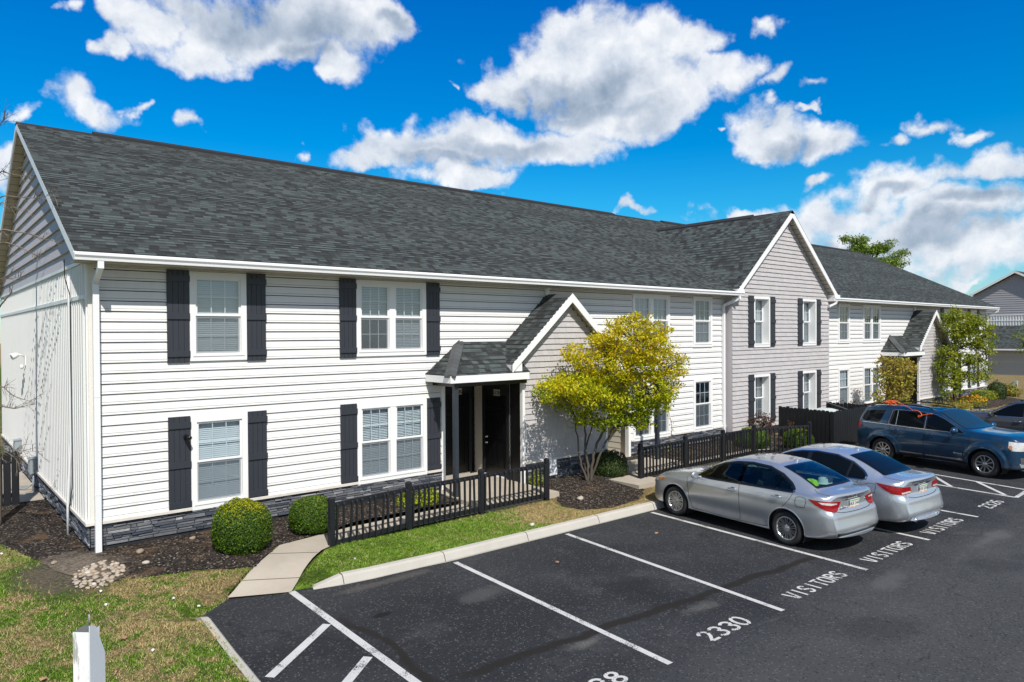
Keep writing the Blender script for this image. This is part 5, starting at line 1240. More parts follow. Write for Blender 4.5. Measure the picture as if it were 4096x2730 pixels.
loose('rose_bush', (25.6, -1.3, 0.28), [(25.48, -1.35, 1.15, 0.25, 0.16), (25.65, -1.4, 1.55, 0.14, 0.35), (25.1, -0.95, 1.25, 0.15, 0.1), (25.5, -1.3, 0.7, 0.4, 0.3)], 110, 7, 0.08, 0.05, 'leaf_burg', 'straggly rose bush behind the board enclosure', 'shrub')
for i, e in enumerate([(33.76, -1.27, 0.5, 0.66, 0.2), (34.3, -1.75, 0.48, 0.42, 0.18), (34.9, -2.1, 0.5, 0.38, 0.2)]):
    loose('low_hedge', (e[0], e[1], 0.24), [e], 110, 9, 0.07, 0.065, 'leaf_autumn', ('widest low dry plant along the bed at the far bay corner post', 'low dry plant between its wider neighbour and the flower bed', 'low dry plant nearest the orange flowers')[i], 'plant', group='low plants along the far bed')
fl = loose('flower_clump', (37.0, -1.6, 0.24), [(37.02, -1.59, 0.5, 0.85, 0.24), (37.37, -1.85, 0.55, 0.40, 0.22), (36.66, -1.35, 0.52, 0.35, 0.2)], 260, 8, 0.07, 0.06, 'leaf_green', 'clump of orange flowers in the bed under the far tree', 'flowers')
c = pts_in([(37.02, -1.62, 0.66, 0.85, 0.18), (37.40, -1.9, 0.70, 0.42, 0.16)], 330, 0.3) - np.array((37.0, -1.6, 0.24))
np_mesh('blossoms', leaf_verts(c, 0.075, 1.5, 1.0), 4, M['flower'], parent=fl)
og = empty('ornamental_grass', (40.3, -1.4, 0.24), 0, 'arching pale striped ornamental grass right of the orange flowers', 'plant')
mb = MB()
for k in range(46):
    a = random.uniform(0, 6.28); l = random.uniform(0.45, 0.8); w = 0.018
    P = [Vector((math.cos(a) * l * t * 0.8, math.sin(a) * l * t * 0.8, l * (1.15 * t - 0.75 * t * t * t * 1.1))) for t in (0, 0.3, 0.6, 0.85, 1.0)]; n = Vector((-math.sin(a), math.cos(a), 0)) * w
    for i in range(4): mb.face([P[i] - n * (1 - i / 4.2), P[i + 1] - n * (1 - (i + 1) / 4.2), P[i + 1] + n * (1 - (i + 1) / 4.2), P[i] + n * (1 - i / 4.2)])
mb.build('grass_blades', M['leaf_green'], og)
st_ = empty('dry_stalk', (14.98, -0.62, 0.27), 0, 'thin dry stalk with wilted leaves in front of the double window', 'plant')
mb = MB(); q = dense([(0, 0, 0), (0.01, 0, 0.45), (0.04, -0.02, 0.9), (-0.04, 0.03, 1.35)], 5); mb.tube(q, [0.007] * len(q), 5); mb.build('stem', M['drybark'], st_)
c = np.array([list(v) for v in q[2:] for _ in range(5)]) + rng.normal(size=(len(q[2:]) * 5, 3)) * 0.04
np_mesh('wilted_leaves', leaf_verts(c, 0.06, 0.2, 0.5, droop=1.0), 4, M['leaf_autumn'], parent=st_)

# the bare tree at the left edge
ob = (-1.06, 3.12, 0.27)
bt = empty('bare_tree', ob, 0, 'leafless tree at the left edge with twigs reaching across the end wall', 'tree')
mb = MB(); q = dense([(0, 0, -0.1), (0.0, 0.0, 1.5), (-0.05, 0.02, 3.5), (-0.08, 0.0, 5.5), (-0.02, -0.05, 7.6), (0.02, -0.1, 9.0)], 6); mb.tube(q, [0.085 * (1 - 0.75 * i / len(q)) + 0.01 for i in range(len(q))], 9)
mb.build('trunk', M['drybark'], bt)
BR = [[(-0.96, 2.72, 7.05), (-0.81, 2.44, 6.99), (-0.68, 2.19, 6.94), (-0.54, 1.91, 6.9)], [(-0.96, 2.72, 6.58), (-0.74, 2.3, 6.55), (-0.49, 1.8, 6.49), (-0.34, 1.5, 6.51), (-0.24, 1.31, 6.54)], [(-0.96, 2.72, 6.47), (-0.82, 2.44, 6.38), (-0.56, 1.93, 6.27)], [(-0.97, 2.72, 5.94), (-0.79, 2.38, 5.92), (-0.54, 1.88, 5.82), (-0.37, 1.55, 5.71), (-0.18, 1.17, 5.63)], [(-0.97, 2.72, 5.71), (-0.78, 2.35, 5.66), (-0.6, 1.99, 5.52), (-0.5, 1.79, 5.44), (-0.35, 1.49, 5.41)], [(-0.98, 2.71, 5.03), (-0.83, 2.43, 5.04), (-0.69, 2.15, 5.07)], [(-1.01, 2.7, 2.62), (-0.9, 2.52, 2.63), (-0.8, 2.34, 2.62), (-0.67, 2.1, 2.68), (-0.52, 1.84, 2.72)], [(-1.0, 2.7, 3.02), (-0.83, 2.4, 2.86), (-0.7, 2.16, 2.8), (-0.58, 1.96, 2.76)], [(-1.01, 2.7, 1.8), (-0.84, 2.4, 1.72), (-0.76, 2.25, 1.59)], [(-1.01, 2.7, 1.9), (-0.81, 2.34, 1.84), (-0.46, 1.72, 1.85)], [(-0.95, 2.72, 7.95), (-0.92, 2.67, 7.99), (-0.89, 2.63, 8.03)]]
mb = MB()
for bi, b in enumerate(BR):
    z0 = b[0][2] - 0.35; P = dense([(-0.02 + ob[0], ob[1], z0)] + b, 6); P = [p - Vector(ob) for p in P]; n = len(P)
    r0 = 0.016 if bi not in (3, 6) else 0.022
    mb.tube(P, [max(0.0035, r0 * (1 - i / n)) for i in range(n)], 5, caps=False)
    base_dir = (P[-1] - P[0]).normalized()
    for k in range(16 if bi not in (8, 9) else 26):
        i = random.randint(3, n - 2); p = P[i]; d = (base_dir * random.uniform(0.5, 1.1) + Vector((random.uniform(-.35, .35), random.uniform(-.35, .35), random.uniform(-0.75, 0.7)))).normalized(); l = random.uniform(0.10, 0.42)
        m = p + d * l * 0.5 + Vector((0, 0, random.uniform(-0.03, 0.05))); e = p + d * l
        mb.tube([p, m, e], [0.005, 0.0035, 0.0022], 4, caps=False)
        for _ in range(2):
            d2 = (d + Vector((random.uniform(-.6, .6), random.uniform(-.6, .6), random.uniform(-0.6, 0.6)))).normalized(); mb.tube([m, m + d2 * l * 0.35], [0.003, 0.002], 3, caps=False)
for k in range(14):   # upper limbs outside the picture, they throw the streaky shade on the wall
    a = random.uniform(0, 6.28); z = random.uniform(3.0, 8.2); l = random.uniform(0.8, 1.7); d = Vector((math.cos(a), math.sin(a), 0.45)).normalized()
    if d.x > 0.2: continue
    p = Vector((-0.04, 0, z)); e = p + d * l; mb.tube([p, p + d * l * 0.5 + Vector((0, 0, 0.05)), e], [0.022, 0.014, 0.005], 5, caps=False)
    for _ in range(6):
        t = random.uniform(0.3, 1); q = p + d * l * t; d2 = (d + Vector((random.uniform(-.8, .8), random.uniform(-.8, .8), random.uniform(-.5, .8)))).normalized(); mb.tube([q, q + d2 * random.uniform(0.2, 0.5)], [0.006, 0.003], 4, caps=False)
mb.build('branches', M['drybark'], bt)
c = np.array([(-0.25, 1.31, 6.55)] * 3) - np.array(ob) + rng.normal(size=(3, 3)) * 0.02
np_mesh('dry_leaf', leaf_verts(c, 0.08, 0.5, 0.7), 4, M['straw'], parent=bt)

# ------------------------------------------------------------------ lawn grass as one mass
def in_poly(p, poly):
    x, y = p[:, 0], p[:, 1]; c = np.zeros(len(p), bool); n = len(poly)
    for i in range(n):
        x1, y1 = poly[i]; x2, y2 = poly[(i + 1) % n]
        if y1 == y2: continue
        k = ((y1 > y) != (y2 > y)) & (x < (x2 - x1) * (y - y1) / (y2 - y1) + x1); c ^= k
    return c
GA = [(-3.4, -9.5), (0.28, -11.0), (0.50, -7.2), (0.64, -5.0), (0.73, -3.4), (1.28, -2.92), (1.95, -2.3), (1.10, -1.95), (0.55, -1.75), (0.28, -1.66), (-0.1, -1.62), (-0.5, -1.0), (-0.75, 0.1), (-1.12, 1.55), (-1.9, 4.6), (-3.5, 4.6)]
GB = [(2.16, -3.2), (2.55, -3.28), (4.8, -3.43), (12, -3.54), (18, -3.55), (17.6, -3.0), (17.4, -2.15), (11.9, -2.2), (11.5, -2.75), (10.5, -3.22), (9.35, -3.33), (8.7, -3.05), (8.5, -2.55), (8.7, -2.1), (3.55, -2.12), (3.15, -2.3), (2.62, -2.80)]
def blades(poly, n, hmin, hmax, w):
    P = np.array(poly); lo, hi = P.min(0), P.max(0); p = rng.uniform(lo, hi, (n, 2)); p = p[in_poly(p, poly)]
    dd = np.hypot((p[:, 0] + 0.45) / 0.80, (p[:, 1] + 0.85) / 1.10); p = p[rng.random(len(p)) < np.clip(dd - 0.25, 0, 1) ** 3]
    clump = 0.5 + 0.5 * np.sin(p[:, 0] * 3.1 + np.sin(p[:, 1] * 2.3) * 2) * np.sin(p[:, 1] * 3.7 + np.sin(p[:, 0] * 1.9) * 2)
    z = np.array([gh(a, b) for a, b in p]); m = len(p); a = rng.uniform(0, 6.283, m); c2 = np.clip(np.sin(p[:, 0] * 13 + np.sin(p[:, 1] * 9) * 2) * np.sin(p[:, 1] * 15 + np.sin(p[:, 0] * 11) * 2), 0, 1); h = rng.uniform(hmin, hmax, m) * (0.45 + 0.5 * clump + 1.1 * c2 * rng.uniform(0.4, 1, m))
    lean = rng.uniform(0.4, 1.3, m) * h; b = a + rng.normal(size=m) * 0.8
    base = np.stack([p[:, 0], p[:, 1], z - 0.004], 1); s = np.stack([np.cos(a), np.sin(a), 0 * a], 1) * w * rng.uniform(0.6, 1.3, (m, 1))
    tip = base + np.stack([np.cos(b) * lean, np.sin(b) * lean, h], 1); mid = base + np.stack([np.cos(b) * lean * 0.3, np.sin(b) * lean * 0.3, h * 0.62], 1)
    return np.stack([base - s, base + s, mid + s * 0.7, tip, mid - s * 0.7], 1)[:, [0, 1, 2, 3, 4]].reshape(-1, 3)
V = np.concatenate([blades(GA, 430000, 0.012, 0.046, 0.0032), blades(GB, 190000, 0.012, 0.038, 0.0036)])
gr_o = np_mesh('grass', V, 5, M['blade'])
tag(gr_o, 'patchy green and straw coloured grass blades on the lawn and verge', 'grass', kind='stuff')

# ------------------------------------------------------------------ fences
def picket_fence(posts, label, z0s, ph, n_of):
    p0 = (posts[0][0], posts[0][1], z0s[0]); f = empty('picket_fence', p0, 0, label, 'fence')
    me_post = MB(); me_post.box(-0.047, 0.047, -0.047, 0.047, -0.02, ph - 0.03); me_post.idx([(-0.047, -0.047, ph - 0.03), (0.047, -0.047, ph - 0.03), (0.047, 0.047, ph - 0.03), (-0.047, 0.047, ph - 0.03), (-0.03, -0.03, ph), (0.03, -0.03, ph), (0.03, 0.03, ph), (-0.03, 0.03, ph)], [(4, 5, 6, 7), (0, 1, 5, 4), (1, 2, 6, 5), (2, 3, 7, 6), (3, 0, 4, 7)])
    pm = None
    for (x, y), z in zip(posts, z0s):
        if pm is None: o = me_post.build('post', M['post'], f); pm = o.data
        else: o = link('post', pm, f)
        o.location = (x - p0[0], y - p0[1], z - p0[2]); o.rotation_euler = (0, 0, random.uniform(-0.05, 0.05))
    pk = MB(); hh = ph - 0.22
    pk.box(-0.017, 0.017, -0.017, 0.017, 0.0, hh - 0.02); pk.idx([(-0.017, -0.017, hh - 0.02), (0.017, -0.017, hh - 0.02), (0.017, 0.017, hh - 0.02), (-0.017, 0.017, hh - 0.02), (-0.017, 0.0, hh + 0.012), (0.017, 0.0, hh + 0.012)], [(0, 1, 5, 4), (2, 3, 4, 5), (1, 2, 5), (3, 0, 4)])
    pkm = None
    for i in range(len(posts) - 1):
        a = Vector((*posts[i], z0s[i])) - Vector(p0); b = Vector((*posts[i + 1], z0s[i + 1])) - Vector(p0); d = (b - a); u = d.normalized(); nn = Vector((-u.y, u.x, 0))
        for z in (ph - 0.15, 0.13):
            r = MB(); r.obox(a + u * 0.05 + Vector((0, 0, z)) , b - u * 0.05 + Vector((0, 0, z)), 0.036, 0.085); r.build('rail', M['post'], f)
        n = n_of[i]
        for k in range(n):
            if pkm is None: o = pk.build('picket', M['post'], f); pkm = o.data
            else: o = link('picket', pkm, f)
            t = (k + 0.6) / (n + 0.2); q = a + d * t - nn * 0.038
            o.location = (q.x, q.y, q.z + 0.085); o.rotation_euler = (random.uniform(-0.012, 0.012), random.uniform(-0.035, 0.035) * (2.2 if random.random() < 0.08 else 1), math.atan2(u.y, u.x))
    return f
picket_fence([(3.37, -2.10), (4.98, -2.07), (6.75, -2.05), (8.60, -2.06)], 'near black picket fence running from the walkway end to the mulch by the tree', [0.13, 0.18, 0.19, 0.20], 0.96, [12, 14, 14])
picket_fence([(11.83, -2.08), (13.76, -2.05), (15.54, -2.05), (17.18, -2.05), (19.20, -2.76)], 'far black picket fence right of the tree behind the silver sedans', [0.20, 0.21, 0.21, 0.21, 0.19], 0.96, [14, 14, 13, 13])
def board(mb, p, u, w, h, th, dog=0.03):
    nn = Vector((-u.y, u.x, 0)); up = Vector((0, 0, 1))
    L = [p, p + u * w, p + u * w + up * (h - dog), p + u * (w - dog) + up * h, p + u * dog + up * h, p + up * (h - dog)]
    mb.prism([q - nn * th / 2 for q in L], nn * th)
def board_fence(corners, label, h, rails_in=1, name='board_fence', z=0.2):
    c0 = Vector((*corners[0], z)); f = empty(name, c0, 0, label, 'fence')
    for i in range(len(corners) - 1):
        a, b = Vector((*corners[i], z)) - c0, Vector((*corners[i + 1], z)) - c0; L = (b - a).length; u = (b - a).normalized(); nn = Vector((-u.y, u.x, 0)) * rails_in
        n = int(L / 0.148); w = L / n; mb = MB()
        for k in range(n): board(mb, a + u * (k * w + 0.005) + Vector((0, 0, random.uniform(-0.02, 0.0))), u, w - 0.012, h + random.uniform(-0.025, 0.015), 0.018)
        mb.build('board_panel', M['post'], f)
        mb = MB()
        for zz in (0.25, h - 0.22): mb.obox(a + nn * 0.04 + Vector((0, 0, zz)), b + nn * 0.04 + Vector((0, 0, zz)), 0.04, 0.09)
        mb.build('rail', M['black'], f)
        for q in (a, b):
            mb = MB(); q2 = q + nn * 0.10 - u * (0.0 if q is a else 0.1) + u * 0.05; mb.box(q2.x - 0.045, q2.x + 0.045, q2.y - 0.045, q2.y + 0.045, 0, h - 0.06); mb.build('post', M['black'], f)
    return f
board_fence([(20.88, -0.78), (20.60, -2.86), (23.35, -2.90), (23.55, -1.25)], 'black dog ear board enclosure in front of the gable wall', 1.20)
board_fence([(-4.2, 4.85), (-0.50, 4.95)], 'short black board fence at the left edge beyond the end wall', 1.20, 1, z=0.28)

# ------------------------------------------------------------------ vehicles
def car_paint(name, col, metal, rough):
    def fn(g):
        o = g.obj(); x, y, z = g.sep(o)
        fl = g.white(g.vm('FLOOR', g.vm('SCALE', o, scale=500.0)))
        dust = g.m('MULTIPLY', g.step(g.noise(o, 3.0, 5.0, 0.6), 0.45, 0.8), g.m('ADD', 0.10, g.m('MULTIPLY', g.m('SUBTRACT', 1.0, g.step(z, 0.25, 0.6)), 0.45)))
        c = g.mix(g.m('MULTIPLY', fl, 0.10), col, tuple(min(1, k * 1.5) for k in col)); c = g.mix(dust, c, (0.22, 0.20, 0.17))
        return pbr(g, c, g.m('ADD', rough, g.m('MULTIPLY', dust, 0.4)), metal, None, 1.0, 0.5, 0.03)
    return mat(name, fn)
M['silver'] = car_paint('silver_car_paint', (0.53, 0.56, 0.595), 0.70, 0.28)
M['silver2'] = car_paint('bright_silver_car_paint', (0.60, 0.645, 0.70), 0.70, 0.27)
M['blue'] = car_paint('blue_car_paint', (0.006, 0.045, 0.105), 0.35, 0.28)
M['grey'] = car_paint('grey_car_paint', (0.085, 0.09, 0.098), 0.45, 0.32)
M['tyre'] = plain('tyre_rubber', (0.020, 0.020, 0.021), 0.85, var=0.35, vscale=30)
M['alloy'] = plain('silver_alloy', (0.52, 0.53, 0.54), 0.28, 0.9, var=0.05)
M['darkalloy'] = plain('dark_wheel_back', (0.02, 0.02, 0.022), 0.6)
M['blacktrim'] = plain('black_car_trim', (0.012, 0.012, 0.013), 0.3, var=0.1)
M['seam'] = plain('panel_gap', (0.006, 0.006, 0.007), 0.7)
M['tint'] = mat('tinted_car_glass', lambda g: pbr(g, (0.004, 0.006, 0.008), 0.03, 0.0, None, 0.0, 0.18))
M['wind'] = mat('windshield_glass', lambda g: pbr(g, (0.010, 0.030, 0.045), 0.03, 0.0, None, 0.0, 0.6))
M['carglass'] = glassy('clear_car_glass', (0.50, 0.66, 0.65), 0.96, 0.01, (0.01, 0.012, 0.015), 0.035)
M['red'] = mat('red_lamp_lens', lambda g: pbr(g, g.mix(g.noise(g.obj(), 18.0, 2.0), (0.15, 0.001, 0.004), (0.38, 0.004, 0.007)), 0.2, 0.0, None, 0.15))
M['clearlens'] = mat('clear_lamp_lens', lambda g: pbr(g, g.mix(g.noise(g.obj(), 30.0, 2.0), (0.42, 0.40, 0.38), (0.85, 0.84, 0.82)), 0.12, 0.2, None, 1.0))
M['amber'] = mat('amber_lens', lambda g: pbr(g, (0.55, 0.20, 0.03), 0.15, 0.0, None, 1.0))
M['platewhite'] = plain('licence_plate_white', (0.72, 0.72, 0.70), 0.4, var=0.05)
M['plateblue'] = plain('plate_ink', (0.03, 0.05, 0.12), 0.5)
M['plategreen'] = plain('plate_green', (0.20, 0.42, 0.20), 0.5)
M['plateorange'] = plain('plate_orange', (0.75, 0.33, 0.08), 0.5)
M['seat'] = plain('grey_seat_cloth', (0.075, 0.078, 0.082), 0.85, var=0.1)
M['hivis'] = plain('yellow_green_cloth', (0.55, 0.85, 0.02), 0.7, var=0.15, vscale=20)
M['hat'] = plain('white_straw', (0.72, 0.73, 0.72), 0.8, var=0.08)

def pchip(T, V, t):
    """monotone cubic through (T, V) at t"""
    T = np.asarray(T, float); V = np.asarray(V, float); h = np.diff(T); d = np.diff(V) / h; m = np.zeros(len(V))
    for i in range(1, len(V) - 1):
        if d[i - 1] * d[i] > 0:
            w1, w2 = 2 * h[i] + h[i - 1], h[i] + 2 * h[i - 1]; m[i] = (w1 + w2) / (w1 / d[i - 1] + w2 / d[i])
    m[0], m[-1] = d[0], d[-1]
    k = np.clip(np.searchsorted(T, t, 'right') - 1, 0, len(h) - 1); s = (t - T[k]) / h[k]
    return (2 * s**3 - 3 * s**2 + 1) * V[k] + (s**3 - 2 * s**2 + s) * h[k] * m[k] + (-2 * s**3 + 3 * s**2) * V[k + 1] + (s**3 - s**2) * h[k] * m[k + 1]
def inset(poly, d):
    n = len(poly); P = [Vector(p) for p in poly]; area = sum(P[i].x * P[(i + 1) % n].y - P[(i + 1) % n].x * P[i].y for i in range(n)); sg = 1 if area > 0 else -1; o = []
    for i in range(n):
        a, b, c = P[i - 1], P[i], P[(i + 1) % n]; e1 = (b - a).normalized(); e2 = (c - b).normalized()
        n1 = Vector((-e1.y, e1.x)) * sg; n2 = Vector((-e2.y, e2.x)) * sg; q = n1 + n2; q = q / max(0.35, q.dot(q) / 2) if q.length > 1e-6 else n1
        o.append(b + q * d)
    return o
class Car:
    def __init__(s, st, paint, loc, heading, label, name='parked_car', arches=(), nose=0.10, tail=0.07, group=None, ledge=True):
        """st rows: x, zb, zbelt, zrail, zroof, wmax, wtop, lean"""
        s.root = empty(name, loc, heading, label, 'car', group); s.paint = paint
        rows = []
        xs = [r[0] for r in st]; L = len(st)
        for r in st:
            x, zb, zt, zl, zr, w, wt, lean = r; wb = w * 0.955
            P = [(0, zb), (w * 0.80, zb), (w * 0.945, zb + 0.035), (w * 0.975, zb + (zt - zb) * 0.22), (w, zb + (zt - zb) * 0.52), (w * 0.992, zb + (zt - zb) * 0.80), (wb, zt),
                 (wb + (wt - wb) * 0.50, zt + (zl - zt) * 0.54), (wt, zl), (wt * 0.84, zl + (zr - zl) * 0.55), (wt * 0.45, zr - (zr - zl) * 0.12), (0, zr)]
            rows.append([(x + lean * (z - 0.62), y, z) for y, z in P])
        A = np.array(rows)                                        # station, row, xyz
        nu = (L - 1) * 12 + 1; T = np.linspace(0, L - 1, nu); B = np.zeros((nu, 12, 3))
        base = np.arange(L)
        for k in range(12):
            for c in range(3): B[:, k, c] = pchip(base, A[:, k, c], T)
        # bowed nose and tail in plan
        xf, xr = xs[0], xs[-1]
        nv = 11 * 6 + 1; U = np.linspace(0, 11, nv); Cc = np.zeros((nu, nv, 3))
        for i in range(nu):
            for c in range(3): Cc[i, :, c] = pchip(np.arange(12), B[i, :, c], U)
        W = max(r[5] for r in st)
        yy = (Cc[:, :, 1] / W) ** 2.2
        ff = np.clip((Cc[:, :, 0] - (xf - 0.75)) / 0.75, 0, 1) ** 1.5; fr = np.clip(((xr + 0.6) - Cc[:, :, 0]) / 0.6, 0, 1) ** 1.5
        Cc[:, :, 0] += -nose * yy * ff * 2.2 + tail * yy * fr * 2.2
        # bumper ledge at the tail, tucked lower edge, hollowed doors
        zz = Cc[:, :, 2]; tl = np.clip(((xr + 0.42) - Cc[:, :, 0]) / 0.30, 0, 1)
        if ledge:
            up = np.clip((0.80 - zz) / 0.14, 0, 1); up = up * up * (3 - 2 * up); dn = np.clip((0.46 - zz) / 0.16, 0, 1)
            Cc[:, :, 0] += tl * (-0.075 * up + 0.09 * dn * dn)
        mid = np.exp(-((zz - 0.40) / 0.11) ** 2) * np.clip(1.15 - np.abs(Cc[:, :, 0]), 0, 0.3) / 0.3
        Cc[:, :, 1] *= 1 - 0.020 * mid
        cr = np.exp(-((zz - 0.80) / 0.035) ** 2) * np.clip((Cc[:, :, 0] + 2.3) / 0.6, 0, 1) * (np.abs(Cc[:, :, 0]) < 2.0) * (Cc[:, :, 1] > W * 0.9)
        Cc[:, :, 1] += 0.006 * cr
        if not ledge:          # squared flares over the wheels
            for (ax, az, ar) in arches:
                r = np.hypot(Cc[:, :, 0] - ax, Cc[:, :, 2] - az); k = np.clip((ar + 0.16 - r) / 0.07, 0, 1); k = k * k * (3 - 2 * k)
                Cc[:, :, 1] += 0.035 * k * (Cc[:, :, 1] > 0.6)
        # snap to the wheel arches
        for (ax, az, ar) in arches:
            dx, dz = Cc[:, :, 0] - ax, Cc[:, :, 2] - az; r = np.hypot(dx, dz); k = (np.abs(r - ar) < 0.022) & (Cc[:, :, 1] > 0.45)
            f = np.where(k, ar / np.maximum(r, 1e-6), 1); Cc[:, :, 0] = ax + dx * f; Cc[:, :, 2] = az + dz * f
        ends = []
        for row, sg in ((Cc[0], 1), (Cc[-1], -1)):
            rr = []
            for k in range(1, 7):
                q = 1 - k / 6; p = row.copy(); p[:, 1] *= q; p[:, 0] += sg * 0.035 * (1 - q * q) * np.clip(row[:, 1] / 0.5, 0, 1); rr.append(p)
            ends.append(rr)
        Cc = np.concatenate([np.array(ends[0][::-1]), Cc, np.array(ends[1])], 0); nu = len(Cc)
        s.grid = Cc; s.arches = arches; s.holes = []; s.nu, s.nv = nu, nv
        v = [tuple(p) for p in Cc.reshape(-1, 3)] + [(p[0], -p[1], p[2]) for p in Cc.reshape(-1, 3)]; N = nu * nv
        f = []
        for i in range(nu - 1):
            for j in range(nv - 1):
                a, b, c, d = i * nv + j, i * nv + j + 1, (i + 1) * nv + j + 1, (i + 1) * nv + j
                f.append((a, b, c, d)); f.append((N + d, N + c, N + b, N + a))
        cap0 = []; cap1 = []; e0 = 0
        if False: cap0 = list(range(nv)) + [N + j for j in range(nv - 2, 0, -1)]; e0 = (nu - 1) * nv; cap1 = [e0 + j for j in range(nv)] + [N + e0 + j for j in range(nv - 2, 0, -1)]
        s.v, s.f, s.caps = v, f, []
        s.bvh = BVHTree.FromPolygons([Vector(p) for p in v], s.f + s.caps)
        s.parts = []
    def basis(s, D):
        D = Vector(D).normalized(); up = Vector((0, 0, 1)) if abs(D.z) < 0.9 else Vector((1, 0, 0)); r = D.cross(up).normalized(); u = r.cross(D); return D, r, u
    def panel(s, name, pts, D, off, m, parent=None, step=0.05, shrink=0.0, hole=False, both=False, ring=0.0):
        """a skin over the body: outline pts seen along D"""
        out = []
        for sg in ((1, -1) if both else (1,)):
            D2 = Vector((D[0], D[1] * sg, D[2])); D2, r, u = s.basis(D2)
            poly = [(Vector((p[0], p[1] * sg, p[2])).dot(r), Vector((p[0], p[1] * sg, p[2])).dot(u)) for p in pts]
            if shrink: poly = [tuple(q) for q in inset(poly, shrink)]
            if hole: s.holes.append((D2, r, u, [tuple(q) for q in inset(poly, hole)]))
            inner = [tuple(q) for q in inset(poly, ring)] if ring else None
            vs, fs = cdt(poly, step, inner); vv = []; ok = []
            for p in vs:
                o = r * p[0] + u * p[1] - D2 * 6; loc, nr, _, _ = s.bvh.ray_cast(o, D2)
                if loc is None: loc = o + D2 * 6; nr = -D2; ok.append(False)
                else: ok.append(True)
                if nr.dot(D2) > 0: nr = -nr
                vv.append(loc + nr * off)
            fs = [f for f in fs if all(ok[i] for i in f)]
            mb = MB()
            ff = []
            for f in fs:
                a, b, c = vv[f[0]], vv[f[1]], vv[f[2]]
                ff.append(tuple(f) if (b - a).cross(c - a).dot(D2) < 0 else tuple(reversed(f)))
            mb.idx(vv, ff, 0, True); out.append(mb.build(name, m, parent or s.root))
        return out
    def seam(s, pts, D, w=0.009, both=True, m=None, off=0.002, name='panel_gap'):
        for sg in ((1, -1) if both else (1,)):
            D2 = Vector((D[0], D[1] * sg, D[2])); D2, r, u = s.basis(D2)
            q = dense([(Vector((p[0], p[1] * sg, p[2])).dot(r), Vector((p[0], p[1] * sg, p[2])).dot(u), 0) for p in pts], 8); mb = MB(); L = []
            for i, p in enumerate(q):
                d = (q[min(i + 1, len(q) - 1)] - q[max(i - 1, 0)]).normalized(); n = Vector((-d.y, d.x, 0)) * w / 2; e = []
                for k in (p - n, p + n):
                    o = r * k.x + u * k.y - D2 * 6; loc, nr, _, _ = s.bvh.ray_cast(o, D2)
                    if loc is None: e = None; break
                    e.append(loc - D2 * 0.0 + (nr if nr.dot(D2) < 0 else -nr) * off)
                L.append(e)
            for a, b in zip(L[:-1], L[1:]):
                if a and b: mb.face([a[0], b[0], b[1], a[1]], 0, True)
            if mb.f: mb.build(name, m or M['seam'], s.root)
    def hit(s, p, D):
        D = Vector(D).normalized(); loc, nr, _, _ = s.bvh.ray_cast(Vector(p) - D * 6, D); return loc
    def body(s):
        keep = []; V = [Vector(p) for p in s.v]; N = s.nu * s.nv
        for f in s.f:
            c = (V[f[0]] + V[f[1]] + V[f[2]] + V[f[3]]) / 4; n = (V[f[2]] - V[f[0]]).cross(V[f[3]] - V[f[1]]); bad = False
            for (ax, az, ar) in s.arches:
                if abs(c.y) > 0.42 and math.hypot(c.x - ax, c.z - az) < ar: bad = True
            if not bad:
                for D, r, u, poly in s.holes:
                    if (c.y * D.y <= 0 or abs(D.y) < 0.3) and n.normalized().dot(-D) > -1 and inside((c.dot(r), c.dot(u)), poly):
                        if abs(D.z) > 0.9 and c.z < 0.9: continue
                        bad = True; break
            if not bad: keep.append(f)
        mb = MB(); mb.idx(s.v, keep, 0, True)
        for c in s.caps: mb.face([s.v[i] for i in c], 0)
        o = mb.build('body', s.paint, s.root)
        bm = bmesh.new(); bm.from_mesh(o.data); bmesh.ops.remove_doubles(bm, verts=bm.verts, dist=0.0004); bmesh.ops.recalc_face_normals(bm, faces=bm.faces); bm.to_mesh(o.data); bm.free()
        for p in o.data.polygons: p.use_smooth = True
        return o
    def wheel(s, x, y, R_, rim, width, n, style):
        sg = 1 if y > 0 else -1; c = (x, y, R_); mb = MB(); h = width / 2
        mb.lathe([(rim, -h * 0.9), (rim + 0.03, -h), (R_ - 0.03, -h), (R_ - 0.008, -h * 0.75), (R_, -h * 0.4), (R_, h * 0.4), (R_ - 0.008, h * 0.75), (R_ - 0.03, h), (rim + 0.03, h), (rim + 0.004, h * 0.86), (rim, h * 0.80)], c, (0, sg, 0), 36)
        w = mb.build('wheel', M['tyre'], s.root)
        mb = MB(); mb.lathe([(rim + 0.005, h * 0.84), (rim - 0.004, h * 0.90), (rim - 0.016, h * 0.86), (rim - 0.02, h * 0.45), (rim - 0.03, h * 0.3)], c, (0, sg, 0), 36)
        ax = Vector((0, sg, 0)); cc = Vector(c)
